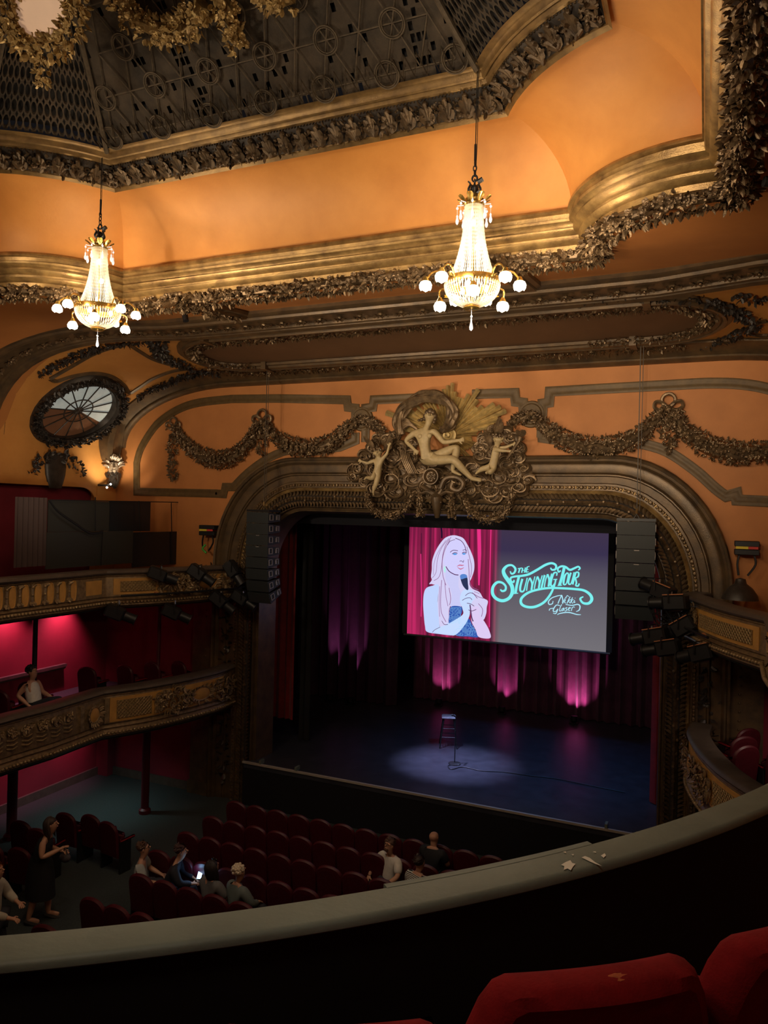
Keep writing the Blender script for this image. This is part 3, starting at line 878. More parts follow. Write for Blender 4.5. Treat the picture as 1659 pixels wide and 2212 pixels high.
# ---- projection screen
YS = 19.0
sc = thing('projection_screen', 'large white projection screen showing a blonde performer and turquoise tour lettering', 'screen', tuple(aY(1095, 1265, YS)))
tl, tr, br_, bl = [aY(u, v, YS) for u, v in ((886, 1133), (1315, 1148), (1309, 1410), (878, 1367))]
x0, x1 = (tl.x + bl.x) / 2, (tr.x + br_.x) / 2; z1, z0 = (tl.z + tr.z) / 2, (bl.z + br_.z) / 2
m_scr = bpy.data.materials.new('projected_picture'); m_scr.use_nodes = True
nt = m_scr.node_tree; b = nt.nodes['Principled BSDF']; b.inputs['Base Color'].default_value = (.02, .02, .02, 1); b.inputs['Specular IOR Level'].default_value = 0
geo = nt.nodes.new('ShaderNodeNewGeometry'); sp = nt.nodes.new('ShaderNodeSeparateXYZ'); nt.links.new(geo.outputs['Position'], sp.inputs[0])
mr = nt.nodes.new('ShaderNodeMapRange'); mr.inputs[1].default_value = z0; mr.inputs[2].default_value = z1; nt.links.new(sp.outputs['Z'], mr.inputs[0])
r1 = nt.nodes.new('ShaderNodeValToRGB'); e = r1.color_ramp.elements
e[0].position = 0; e[0].color = (*srgb(110, 107, 112), 1); e[1].position = 1; e[1].color = (*srgb(60, 48, 70), 1)
el = r1.color_ramp.elements.new(.62); el.color = (*srgb(80, 76, 90), 1)
el = r1.color_ramp.elements.new(.80); el.color = (*srgb(54, 46, 74), 1)
nt.links.new(mr.outputs[0], r1.inputs[0])
# curtain of the picture: vertical streaks of crimson
cb = nt.nodes.new('ShaderNodeCombineXYZ'); mx = nt.nodes.new('ShaderNodeMath'); mx.operation = 'MULTIPLY'; mx.inputs[1].default_value = 6
nt.links.new(sp.outputs['X'], mx.inputs[0]); nt.links.new(mx.outputs[0], cb.inputs[0]); nt.links.new(sp.outputs['Z'], cb.inputs[2])
nz = nt.nodes.new('ShaderNodeTexNoise'); nz.inputs['Scale'].default_value = 1.3; nz.inputs['Detail'].default_value = 4
mz = nt.nodes.new('ShaderNodeMapping'); mz.inputs['Scale'].default_value = (1, 1, .12); nt.links.new(cb.outputs[0], mz.inputs[0]); nt.links.new(mz.outputs[0], nz.inputs['Vector'])
r2 = nt.nodes.new('ShaderNodeValToRGB'); r2.color_ramp.elements[0].position = .34; r2.color_ramp.elements[0].color = (*srgb(78, 18, 50), 1)
r2.color_ramp.elements[1].position = .68; r2.color_ramp.elements[1].color = (*srgb(186, 38, 96), 1)
el = r2.color_ramp.elements.new(.5); el.color = (*srgb(122, 26, 64), 1)
nt.links.new(nz.outputs['Fac'], r2.inputs[0])
xa = aY(1062, 1250, YS).x; xb = aY(1082, 1250, YS).x; xc = aY(898, 1250, YS).x; xd = aY(910, 1250, YS).x
m1 = nt.nodes.new('ShaderNodeMapRange'); m1.inputs[1].default_value = xa; m1.inputs[2].default_value = xb; m1.inputs[3].default_value = 1; m1.inputs[4].default_value = 0; nt.links.new(sp.outputs['X'], m1.inputs[0])
mix = nt.nodes.new('ShaderNodeMixRGB'); nt.links.new(m1.outputs[0], mix.inputs[0]); nt.links.new(r1.outputs[0], mix.inputs[1]); nt.links.new(r2.outputs[0], mix.inputs[2])
nt.links.new(mix.outputs[0], b.inputs['Emission Color']); b.inputs['Emission Strength'].default_value = 1.0
mb = MB(); mb.box(((x0 + x1) / 2, YS + .02, (z0 + z1) / 2), (x1 - x0, .04, z1 - z0)); mb.build('picture_surface', m_scr, sc, smooth=False)
mb = MB(); cxs, czs = (x0 + x1) / 2, (z0 + z1) / 2
for (c_, d_) in [((cxs, YS + .02, z1 + .06), (x1 - x0 + .3, .06, .12)), ((x0 - .07, YS + .02, czs), (.14, .06, z1 - z0)), ((x1 + .07, YS + .02, czs), (.14, .06, z1 - z0))]: mb.box(c_, d_)
mb.build('black_border', m_black, sc)
mb = MB(); mb.tube([(x0 - .1, YS + .02, z0 - .03), (x1 + .1, YS + .02, z0 - .03)], .03, 8); mb.build('bottom_bar', mat('screen_bar', (0.05, 0.05, 0.055), .5), sc)
mb = MB()
for x in (x0 + .8, x1 - .8): mb.tube([(x, YS + .02, z1 + .1), (x, YS + .02, 8.8)], .012, 5)
mb.build('suspension_wires', m_blackmetal, sc)

ZK = 1659 / 460.0
def S(zx, zy, Y=YS): return aY(870 + zx / ZK, 1120 + zy / ZK, Y)
ZF = 1593 / 180.0
def SF(x, y, Y=YS): return aY(900 + x / ZF, 1140 + y / ZF, Y)
ZT = 1659 / 250.0
def ST(x, y, Y=YS): return aY(1050 + x / ZT, 1200 + y / ZT, Y)
def flat(name, P, col, f, lift, par, m=5, sm=True, s=1.0):
    pts = catmull([V((x, y, 0)) for x, y in P], m, True) if sm else [V((x, y, 0)) for x, y in P]
    q = [f(p.x, p.y, YS - lift) for p in pts]
    tri = tessellate_polygon([[V((p.x, p.z, 0)) for p in q]])
    mb = MB(); mb.add(q, [tuple(t) for t in tri]); return mb.build(name, emat(name, srgb(*col), s), par, smooth=False)
def ribbons(name, L, col, f, lift, par, s=1.0):
    mb = MB()
    for (P, wd) in L:
        pts = catmull([V((x, y, 0)) for x, y in P], 6)
        q = [f(p.x, p.y, YS - lift) for p in pts]; N = len(q); rows = []
        for i in range(N):
            t = (q[min(i + 1, N - 1)] - q[max(i - 1, 0)]).normalized(); sd = V((-t.z, 0, t.x))
            k = i / (N - 1)
            if hasattr(wd, '__len__'):
                g = k * (len(wd) - 1); a = min(int(g), len(wd) - 2); ww = wd[a] + (wd[a + 1] - wd[a]) * (g - a)
            else: ww = wd
            rows.append([q[i] - sd * ww, q[i] + sd * ww])
        mb.grid(rows)
    return mb.build(name, emat(name, srgb(*col), s), par, smooth=False)
U = 0.0035    # metres on the screen per unit of stroke width
pf = flat('portrait_hair', [(690, 145), (800, 160), (900, 210), (980, 340), (1040, 460), (1095, 620), (1100, 800), (1050, 960), (1010, 1060), (1060, 1160), (1200, 1230), (1270, 1340), (1360, 1400), (1340, 1520), (1330, 1640), (1280, 1760), (1200, 1740), (900, 1500), (640, 1500), (610, 1800), (480, 1900), (430, 1830), (400, 1500), (410, 1150), (300, 1080), (240, 1075), (290, 1000), (275, 930), (290, 800), (300, 620), (370, 430), (480, 260), (570, 180)], (206, 200, 236), SF, .004, sc)
flat('portrait_shoulder', [(420, 1100), (300, 1110), (190, 1150), (140, 1250), (125, 1450), (140, 1700), (160, 1880), (200, 1990), (420, 2030), (740, 2050), (900, 1900), (760, 1700), (560, 1850), (450, 1900), (420, 1700), (400, 1400)], (186, 205, 245), SF, .006, sc)
flat('portrait_neck', [(560, 780), (560, 1000), (620, 1120), (670, 1250), (665, 1400), (650, 1510), (850, 1510), (850, 1300), (830, 1200), (800, 1100), (800, 900), (700, 840)], (196, 196, 238), SF, .006, sc)
flat('portrait_dress', [(655, 1510), (850, 1510), (870, 1600), (850, 1700), (1000, 1740), (1060, 1850), (1120, 1950), (1180, 2090), (980, 2080), (740, 2050), (620, 1830), (620, 1700)], (52, 88, 170), SF, .007, sc)
mb = MB()
rr = random.Random(9)
for i in range(26):
    for j in range(26):
        x, y = 630 + i * 21, 1530 + j * 21
        if (x < 860 and y < 1830 and y < 1500 + (x - 500) * 3) or (y > 1760 + abs(x - 960) * .9 and x < 1150 and y < 2060):
            if rr.random() < .7:
                c = SF(x, y, YS - .009); mb.box(c, (.011, .0006, .016))
mb.build('portrait_sequins', emat('portrait_sequins', srgb(150, 210, 250)), sc)
flat('portrait_face', [(740, 225), (640, 270), (580, 360), (555, 470), (545, 560), (510, 620), (530, 700), (570, 760), (640, 850), (730, 900), (830, 905), (900, 870), (950, 800), (975, 650), (975, 500), (945, 380), (890, 290), (820, 235)], (204, 200, 244), SF, .008, sc)
flat('portrait_arm', [(430, 1900), (560, 1860), (720, 1770), (880, 1660), (880, 1560), (830, 1420), (830, 1330), (870, 1220), (940, 1180), (1060, 1200), (1120, 1330), (1060, 1420), (1020, 1560), (1010, 1680), (920, 1860), (740, 2050), (560, 2030), (400, 2010), (330, 1960)], (192, 212, 248), SF, .009, sc)
flat('portrait_arm', [(1050, 1540), (1130, 1500), (1200, 1530), (1210, 1680), (1300, 1800), (1390, 1970), (1405, 2110), (1190, 2090), (1130, 1950), (1060, 1820), (1040, 1700)], (214, 196, 236), SF, .010, sc)
flat('portrait_microphone', [(830, 920), (880, 890), (940, 895), (970, 960), (980, 1060), (990, 1170), (960, 1190), (900, 1130), (860, 1050)], (42, 50, 84), SF, .011, sc)
flat('portrait_microphone_head', [(828, 930), (850, 895), (900, 885), (955, 905), (965, 950), (920, 965), (850, 985)], (86, 130, 200), SF, .012, sc)
ribbons('portrait_strokes', [([(590, 330), (640, 260), (735, 225)], .006), ([(560, 740), (620, 830), (720, 890), (800, 905)], .012), ([(740, 200), (850, 250), (920, 350), (950, 480)], .009),
    ([(640, 470), (700, 430), (790, 440)], .008), ([(880, 430), (930, 420), (955, 440)], .007), ([(680, 500), (730, 475), (780, 490)], .009), ([(870, 490), (905, 465), (950, 490)], .009),
    ([(820, 640), (860, 635), (890, 660), (900, 620)], .007), ([(990, 1570), (1060, 1590), (1140, 1560)], .008), ([(870, 1390), (940, 1350), (1020, 1340), (1060, 1380)], .007), ([(930, 1300), (1000, 1250), (1080, 1260), (1160, 1350)], .007), ([(450, 1900), (350, 1950), (300, 2000)], .006), ([(960, 1440), (1040, 1460), (1100, 1500)], .008), ([(1020, 1470), (1050, 1700), (1080, 1790)], .016), ([(480, 1780), (530, 1850), (600, 1850)], .007)], (90, 50, 95), SF, .0125, sc)
ribbons('portrait_hair_strands', [([(660, 180), (560, 320), (500, 520), (470, 800), (420, 950), (330, 1010)], .007), ([(620, 200), (480, 380), (400, 600), (370, 850), (300, 960)], .006), ([(560, 240), (430, 430), (340, 650), (320, 900)], .005),
    ([(640, 230), (540, 420), (490, 640), (500, 900), (560, 1100)], .008), ([(480, 1000), (460, 1300), (470, 1600), (560, 1800)], .008), ([(540, 1050), (560, 1300), (600, 1500)], .007), ([(620, 1150), (650, 1350), (630, 1480)], .008), ([(440, 1120), (430, 1450), (440, 1700)], .006),
    ([(960, 360), (1010, 560), (1050, 760), (1030, 950)], .007), ([(985, 600), (1000, 800), (1010, 1000), (1060, 1130), (1180, 1190)], .008), ([(1060, 1240), (1180, 1320), (1280, 1350)], .008), ([(1180, 1450), (1260, 1560), (1240, 1700)], .008), ([(1100, 1220), (1200, 1260)], .006)], (140, 92, 140), SF, .0128, sc)
ribbons('portrait_lips', [([(770, 740), (820, 715), (870, 720), (905, 715)], [.004, .014, .014, .004]), ([(780, 755), (840, 790), (905, 760)], [.004, .014, .004])], (196, 98, 128), SF, .013, sc)
flat('portrait_eye', [(690, 505), (730, 485), (775, 505), (730, 522)], (82, 150, 220), SF, .013, sc, 3); flat('portrait_eye', [(870, 500), (905, 480), (940, 500), (905, 518)], (82, 150, 220), SF, .013, sc, 3)
ribbons('portrait_earring', [([(540, 730), (535, 800), (545, 860)], [.008, .03, .006])], (170, 235, 225), SF, .013, sc)
ribbons('picture_folds', [([(470, 0), (480, 90), (480, 200)], .022), ([(640, 0), (650, 140)], .008), ([(1010, 0), (1010, 400)], .006), ([(90, 100), (80, 1500)], .006)], (30, 12, 40), SF, .003, sc)
ribbons('picture_bright_folds', [([(1190, 20), (1200, 500), (1190, 1100)], [.05, .05, .02]), ([(1420, 30), (1400, 900), (1390, 1900)], .012), ([(80, 500), (90, 1300), (85, 1700)], .012)], (226, 48, 128), SF, .0033, sc)

# lettering in crop coordinates of the title
W = .010
T1 = [([(345, 225), (365, 262), (405, 245), (420, 190), (370, 140), (300, 150), (250, 210), (265, 280), (320, 360), (370, 440), (375, 530), (330, 610), (240, 648), (150, 620), (95, 550), (100, 450), (160, 385), (230, 390), (280, 440), (275, 495), (230, 510), (205, 485)], [.012, .018, .02, .024, .02, .024, .034, .040, .042, .04, .036, .032, .032, .032, .034, .03, .026, .022, .022, .022, .02, .014]),
      # long swash over TUNNING ending in curl
      ([(400, 350), (395, 380), (360, 370), (355, 320), (420, 300), (520, 290), (620, 265), (740, 200), (850, 135), (940, 110), (1000, 140), (995, 195), (945, 205), (925, 175)], [.014, .018, .018, .02, .02, .022, .024, .024, .024, .022, .022, .02, .018, .012]),
      # T stem
      ([(470, 305), (440, 430), (420, 545)], .026), ([(390, 548), (460, 540)], .008),
      # U
      ([(520, 335), (490, 450), (495, 510), (540, 505), (570, 400), (590, 320)], [.022, .022, .02, .016, .012, .012]),
      # N
      ([(625, 320), (595, 400), (580, 505)], .012), ([(625, 320), (660, 400), (650, 495)], .02), ([(700, 300), (675, 400), (650, 495)], .011),
      ([(735, 300), (710, 380), (690, 480)], .012), ([(735, 300), (765, 380), (755, 470)], .02), ([(805, 285), (780, 370), (755, 470)], .011),
      # I
      ([(840, 280), (815, 370), (795, 465)], .02),
      ([(880, 268), (850, 360), (835, 455)], .012), ([(880, 268), (905, 350), (895, 445)], .02), ([(940, 258), (915, 350), (895, 445)], .011),
      # G with tail
      ([(1010, 290), (1015, 250), (975, 250), (940, 330), (925, 410), (950, 440), (985, 400)], [.012, .014, .016, .022, .022, .016, .012]), ([(965, 345), (1020, 340)], .010),
      ([(1000, 345), (975, 440), (920, 560), (830, 670), (700, 735), (580, 735), (505, 690), (510, 610), (610, 530), (760, 485), (920, 465), (1100, 470), (1260, 480), (1400, 500), (1490, 560), (1515, 630), (1470, 685), (1390, 680), (1350, 620), (1395, 590)], [.014, .018, .022, .024, .026, .026, .028, .026, .024, .022, .022, .022, .022, .024, .028, .03, .026, .022, .02, .01]),
      # TOUR
      ([(1070, 215), (1040, 235), (1030, 185), (1080, 155), (1140, 165), (1200, 205), (1260, 185), (1320, 160), (1345, 185), (1320, 210)], [.012, .016, .018, .02, .022, .022, .02, .018, .016, .01]),
      ([(1120, 175), (1085, 320), (1050, 430)], .028), ([(1025, 432), (1090, 425)], .008),
      ([(1165, 245), (1130, 290), (1110, 390), (1125, 420), (1155, 390), (1180, 280), (1165, 245)], [.012, .018, .02, .012, .012, .016, .012]),
      ([(1215, 245), (1185, 350), (1185, 405), (1215, 405), (1240, 330), (1260, 240)], [.018, .018, .016, .012, .010, .010]),
      ([(1285, 240), (1262, 330), (1240, 415)], .018), ([(1285, 240), (1325, 245), (1320, 300), (1275, 325)], [.012, .016, .016, .01]), ([(1280, 325), (1295, 390), (1285, 430), (1320, 435), (1335, 400)], [.016, .016, .014, .016, .012]),
      # THE
      ([(455, 190), (515, 178)], .010), ([(485, 185), (465, 250)], .015), ([(525, 178), (510, 248)], .013), ([(565, 172), (550, 245)], .013), ([(515, 215), (560, 208)], .007),
      ([(590, 165), (572, 240)], .013), ([(585, 165), (622, 155)], .008), ([(582, 202), (608, 198)], .007), ([(570, 242), (610, 232)], .008)]
ribbons('title_lettering', [(P, [q * 1.28 for q in wd] if hasattr(wd, '__len__') else wd * 1.28) for P, wd in T1], (120, 232, 232), ST, .004, sc)
T2 = [([(960, 650), (950, 690), (905, 700), (895, 660), (940, 610), (1020, 580), (1080, 570)], [.008, .012, .014, .014, .012, .012, .008]), ([(1085, 565), (1050, 640), (1030, 690)], .012), ([(1085, 570), (1100, 640), (1095, 690)], .014), ([(1165, 572), (1130, 620), (1098, 690)], .009), ([(1165, 572), (1185, 590)], .009),
      ([(1140, 630), (1125, 670), (1145, 680)], .010), ([(1152, 605), (1156, 610)], .010),
      ([(1205, 590), (1180, 640), (1160, 690)], .011), ([(1215, 630), (1185, 650), (1205, 685)], .009), ([(1240, 600), (1220, 650), (1205, 685)], .011), ([(1255, 630), (1225, 650), (1240, 690)], .009), ([(1270, 640), (1255, 675), (1280, 665)], .010), ([(1275, 608), (1279, 613)], .010),
      # Glaser
      ([(1060, 720), (1010, 710), (970, 760), (965, 800), (1000, 800), (1030, 765), (1000, 830), (960, 825)], [.01, .012, .014, .013, .01, .010, .012, .008]),
      ([(1085, 700), (1060, 750), (1055, 795), (1075, 790)], .010), ([(1115, 750), (1085, 770), (1090, 795), (1120, 755), (1115, 795)], .009), ([(1165, 745), (1140, 755), (1160, 780), (1130, 798)], .010), ([(1180, 770), (1210, 750), (1190, 745), (1175, 780), (1205, 790)], .009), ([(1235, 740), (1222, 795)], .010), ([(1235, 750), (1255, 735), (1270, 745)], .009),
      ([(1140, 700), (1230, 715), (1310, 700), (1345, 725), (1335, 780), (1290, 805)], [.01, .012, .014, .016, .014, .006]), ([(905, 790), (915, 765), (965, 755)], .010), ([(1020, 850), (1060, 830), (1180, 815), (1300, 845), (1360, 848)], [.006, .012, .014, .012, .006])]
ribbons('name_lettering', T2, (165, 222, 238), ST, .004, sc)

# ---- stool, microphone stand with cable
sp_ = aZ(968, 1612, 1.0)
stl = thing('bar_stool', 'black metal bar stool with pale square seat in the middle of the stage', 'stool', tuple(sp_))
bx, by = sp_.x, sp_.y
a0 = .35
def rt(x, y): return (bx + x * math.cos(a0) - y * math.sin(a0), by + x * math.sin(a0) + y * math.cos(a0))
mb = MB(); mb.bbox((bx, by, 1.0 + .765), (.36, .36, .04), .035, Matrix.Rotation(a0, 3, 'Z')); mb.build('seat', mat('worn_grey_seat', (0.32, 0.32, 0.36), .45, .2, .3, 14), stl)
for sx in (-1, 1):
    for sy in (-1, 1):
        mb = MB(); q = [rt(sx * .13, sy * .13), rt(sx * .22, sy * .22)]
        mb.tube([(*q[0], 1.75), (*q[1], 1.0)], [.022, .015], 6); mb.build('leg', m_blackmetal, stl)
for zz, r in ((1.28, .19), (1.5, .165)):
    mb = MB(); q = [rt(-r, -r), rt(r, -r), rt(r, r), rt(-r, r)]
    mb.tube([(*p, zz) for p in q], .010, 5, closed=True); mb.build('footrest', m_blackmetal, stl)
mp_ = aZ(982, 1650, 1.0)
ms = thing('microphone_stand', 'slim black microphone stand with round base in front of the stool', 'microphone stand', tuple(mp_))
x, y = mp_.x, mp_.y
mb = MB(); mb.lathe([(0, .035), (.03, .035), (.12, .028), (.15, .018), (.15, 0)], 24, (x, y, 1.0)); mb.build('base', m_blackmetal, ms)
mb = MB(); mb.tube([(x, y, 1.02), (x, y, 1.75)], .012, 8); mb.tube([(x, y, 1.75), (x, y, 2.12)], .008, 8); mb.build('pole', m_blackmetal, ms)
mb = MB(); mb.tube([(x, y, 1.72), (x, y, 1.80)], .018, 8); mb.build('clutch', m_blackmetal, ms)
mb = MB(); mb.tube([(x, y, 2.12), (x - .02, y - .06, 2.16), (x - .03, y - .14, 2.19)], [.012, .016, .013], 8); mb.ball((x - .033, y - .17, 2.205), .026, 10, 7); mb.build('microphone', m_blackmetal, ms)
pts = catmull([aZ(u, v, 1.012) for u, v in [(982, 1652), (968, 1654), (975, 1662), (1000, 1657), (1040, 1665), (1090, 1668), (1140, 1675), (1200, 1682), (1260, 1694), (1350, 1712)]], 6)
mb = MB(); mb.tube(pts, .010, 6); tag(mb.build('microphone_cable', m_blackmetal), 'thin black cable trailing right across stage from microphone stand', 'cable')

# ---- hung loudspeaker columns
def array(name, xc, y0, ztop, w, lab, n, rzs, yaw):
    t = thing(name, lab, 'loudspeaker', (xc, y0, ztop - 2.0), 'hung loudspeaker columns')
    A = Matrix.Rotation(yaw, 3, 'Z'); off = V((xc, y0, 0))
    z = ztop; yb = 0; tilt = 0
    for k in range(n):
        h = .25
        tilt += rzs[k]
        R_ = Matrix.Rotation(tilt, 3, 'X')
        c = V((0, yb, z - h / 2)); 
        mb = MB()
        hw, hd = w / 2, .22
        vs = []
        for (sy, hh_) in ((-1, h / 2 - .004), (1, h / 2 - .05)):
            for sx in (-1, 1):
                for sz in (-1, 1): vs.append(off + A @ (c + R_ @ V((sx * hw, sy * hd, sz * hh_)) ))
        mb.add(vs, [(0, 2, 3, 1), (4, 5, 7, 6), (0, 1, 5, 4), (2, 6, 7, 3), (0, 4, 6, 2), (1, 3, 7, 5)])
        cab = mb.build('cabinet', mat('speaker_black', (0.022, 0.027, 0.03), .55) if k == 0 else bpy.data.materials['speaker_black'], t, smooth=False)
        mb = MB()
        for sx in (-1, 1):
            for (yy, zz, hh_, ww_) in ((-.12, .07, .014, .12), (-.12, -.05, .014, .12), (-.17, 0, .12, .02), (-.06, 0, .12, .02), (.08, .0, .09, .05), (.16, .0, .10, .02), (.12, .06, .014, .10)):
                vs = []
                mb2c = off + A @ (c + R_ @ V((sx * (hw + .006), yy, zz)))
                mb.box(mb2c, (.012, ww_, hh_), rot=A @ R_)
        mb.build('side_bracket', bpy.data.materials.get('speaker_fitting') or mat('speaker_fitting', (0.34, 0.30, 0.28), .4, .3), cab)
        if k in (2, 3):
            mb = MB(); mb.box(off + A @ (c + R_ @ V((.02, -.225, .1))), (.09, .006, .015), rot=A @ R_); mb.build('badge', bpy.data.materials['speaker_fitting'], cab)
        dz = (R_ @ V((0, 0, -h))); z += dz.z; yb += dz.y
    mb = MB(); mb.box(off + V((0, 0, ztop + .03)), (w + .02, .42, .05), rot=A); mb.tube([off + V((-.05, 0, ztop + .05)), off + V((.0, 0, ztop + .14)), off + V((.05, 0, ztop + .05))], .012, 6); mb.build('flying_frame', m_blackmetal, t)
    mb = MB(); mb.tube([off + V((0, 0, ztop + .14)), off + V((0, 0, 10.25))], .009, 5); mb.tube([off + V((.05, 0, ztop + .2)), off + V((.05, 0, 10.25))], .006, 5); mb.build('suspension_cable', mat('cable_brown', (.07, .055, .04), .5) if not bpy.data.materials.get('cable_brown') else bpy.data.materials['cable_brown'], t)
    mb = MB(); mb.tube([off + V((0, 0, ztop + .14)), off + V((0, 0, ztop + .24))], .022, 6); mb.build('hook', m_gold, t)
    return t
array('speaker_column', -9.22, 14.35, 6.93, .62, 'tall black loudspeaker column hanging left of the stage opening', 8, [0, 0, .0, .02, .04, .06, .12, .14], -.10)
array('speaker_column', -1.17, 14.35, 6.94, .66, 'dark loudspeaker column hanging right of the projection screen', 7, [0, 0, .0, .02, .04, .06, .12], .05)
# ================================================================== WALL ORNAMENT
def festoon(name, P, w, lab, seed, group=None, m=6, taper=True, mat_=None, per=11):
    pts = catmull([aY(u, v, 14.97) for u, v in P], m)
    r = random.Random(seed); mb = MB()
    fr = frames(pts, .055, V((0, -1, 0))); w *= 1.12
    mb.tube([f[0] + V((0, -.02, 0)) for f in fr], [w * .36 * ((.35 + .65 * math.sin(PI * i / (len(fr) - 1))) if taper else 1) for i in range(len(fr))], 8)
    foliage(mb, fr, w, w * .5, r, per, .075, .42, (lambda t: .35 + .65 * math.sin(PI * t)) if taper else None, .2)
    return tag(mb.build(name, mat_ or m_bronze), lab, 'festoon', group)
g = 'flower festoons across the proscenium wall'
festoon('flower_festoon', [(382, 925), (398, 950), (430, 980), (470, 993), (510, 985), (540, 955), (562, 915)], .38, 'carved flower festoon between the two bows on the far left of wall', 1, g)
festoon('flower_festoon', [(575, 915), (595, 940), (630, 962), (680, 970), (720, 955), (755, 925), (778, 905)], .38, 'carved flower festoon from left bow to left rosette', 2, g)
festoon('flower_festoon', [(783, 905), (800, 912), (818, 922), (832, 930)], .20, 'short carved garland between left rosette and sculpture', 3, g)
festoon('flower_festoon', [(1100, 918), (1118, 910), (1135, 900), (1148, 894)], .20, 'short carved garland between sculpture torch and right rosette', 4, g)
festoon('flower_festoon', [(1150, 897), (1175, 918), (1215, 948), (1270, 967), (1330, 965), (1385, 940), (1420, 905), (1440, 885)], .38, 'carved flower festoon from right rosette to right bow', 5, g)
festoon('flower_festoon', [(1458, 890), (1480, 930), (1530, 965), (1600, 980), (1670, 970), (1730, 930)], .38, 'carved flower festoon running right from the right bow out of view', 6, g)
def bow(u, v, lab, seed, sc_=1.0):
    c = aY(u, v, 14.95); t = thing('ribbon_bow', lab, 'bow', tuple(c), 'ribbon bows on the proscenium wall')
    for sx in (-1, 1):
        mb = MB()
        loop = [V((0, 0, 0)), V((.10, -.05, .10)), V((.22, -.06, .12)), (.25, -.05, .02), (.14, -.05, -.04), (0.02, -.02, 0)]
        q = catmull([c + V((sx * V(p).x * sc_, V(p).y, V(p).z * sc_)) for p in loop], 5)
        mb.tube(q, .036 * sc_, 6); mb.build('loop', m_bronze, t)
        mb = MB(); q = catmull([c + V((sx * x * sc_, -.03, z * sc_)) for x, z in [(.03, -.01), (.14, -.07), (.20, -.03), (.30, -.09)]], 4); mb.tube(q, [.03 - .001 * i for i in range(len(q))], 5); mb.build('ribbon_end', m_bronze, t)
    mb = MB(); q = [c + V((.12 * math.sin(a) * sc_, -.05, (.13 - .12 * math.cos(a)) * sc_ + .02)) for a in [2 * PI * k / 14 for k in range(14)]]
    mb.tube(q, .032 * sc_, 6, closed=True); mb.build('loop', m_bronze, t)
    mb = MB(); mb.ball(c + V((0, -.07, 0)), .06 * sc_, 10, 6); mb.build('knot', m_bronze, t)
    return t
def drop(P, w, lab, seed):
    pts = catmull([aY(u, v, 14.95) for u, v in P], 5); r = random.Random(seed); mb = MB()
    fr = frames(pts, .05, V((0, -1, 0)))
    foliage(mb, fr, w, w * .5, r, 8, .08, .3, lambda t: (.25 + .75 * max(0, math.sin(PI * min(1, t * 1.0)) ** .7)) if len(P) < 4 else (.35 + .65 * abs(math.sin(2 * PI * min(.98, t)))), .25)
    return tag(mb.build('flower_drop', m_bronze), lab, 'flower drop', 'flower drops on the proscenium wall')
bow(377, 922, 'ribbon bow at the far left end of the wall festoons', 1, .85); bow(568, 910, 'ribbon bow above the left flower drop, left of sculpture', 2); bow(1444, 882, 'ribbon bow above the right flower drop, right of sculpture', 3)
drop([(376, 940), (376, 975), (377, 1000), (377, 1036)], .26, 'long double flower drop hanging from the far left bow', 11)
drop([(568, 935), (567, 960), (566, 982)], .28, 'flower drop hanging from the bow left of the sculpture', 12)
drop([(1446, 905), (1447, 945), (1448, 972)], .30, 'flower drop hanging from the bow right of the sculpture', 13)
for (u, v, w_) in ((568, 925, 1), (1446, 895, 1)):
    mb = MB(); c = aY(u, v, 14.93)
    for sx in (-1, 1): mb.tube([c + V((sx * .02, 0, 0)), c + V((sx * .05, 0, -.28))], .02, 5)
    tag(mb.build('ribbon_tail', m_bronze), 'pair of ribbon tails over the flower drop %s of the sculpture' % ('left' if u < 800 else 'right'), 'ribbon')

# ---- sculpture group
ZG = 1659 / 440.0
def G(x, y, d=0.0): return aY(740 + x / ZG, 800 + y / ZG, 14.9 - d)
gr = thing('sculpture_group', 'carved relief of a reclining figure with two cherubs, sunburst and clouds above the stage', 'sculpture', tuple(G(750, 1000)))
cen = (862, 530)
# sunburst
rays = [(-97, 265), (-88, 0), ]
r = random.Random(5)
mb = MB()
def rayplank(ang, L, w, base=60, lift=.05):
    d = V((math.cos(math.radians(ang)), -math.sin(math.radians(ang))))   # image up negative
    n_ = V((d.y, -d.x)) if True else None
    p0 = V((cen[0] + d.x * base, cen[1] + d.y * base)); p1 = V((cen[0] + d.x * L, cen[1] + d.y * L))
    w0 = w * .18
    def q(p, s, l): return G(p.x + n_.x * s, p.y + n_.y * s, l)
    e = w * .25
    vs = [q(p0, -w0, 0), q(p0, 0, lift * .6), q(p0, w0, 0), q(p1, -w, 0), q(p1 + d * e, 0, lift), q(p1, w, 0), q(p0, -w0, -.08), q(p0, w0, -.08), q(p1, -w, -.08), q(p1 + d * e, 0, -.08), q(p1, w, -.08)]
    mb.add(vs, [(0, 1, 4, 3), (1, 2, 5, 4), (3, 4, 9, 8), (4, 5, 10, 9), (0, 3, 8, 6), (2, 7, 10, 5)])
groups = [  # (centre angle, reach, spread, count)
    (88, 445, 13, 6), (57, 445, 13, 5), (26, 530, 14, 6), (122, 470, 7, 4), (160, 540, 12, 5), (140, 360, 14, 6), (104, 330, 8, 4), (42, 250, 8, 3), (72, 330, 6, 3), (5, 260, 10, 4), (-22, 270, 12, 5), (-48, 260, 9, 4), (-75, 180, 12, 4)]
for (a, L, sp, n_) in groups:
    for k in range(n_):
        t = (k / (n_ - 1) - .5) * 2
        rayplank(a + sp * t, L * (1 - .28 * abs(t) ** 1.2) * (1 - .05 * (k % 2)), sp * L / n_ * .0185 * .95, 50, .05 + .03 * (k % 2))
mb.build('sunburst', m_ray, gr, smooth=False)
mb = MB(); T = Matrix.Translation(G(*cen, .05)) @ Matrix.Rotation(PI / 2, 4, 'X')
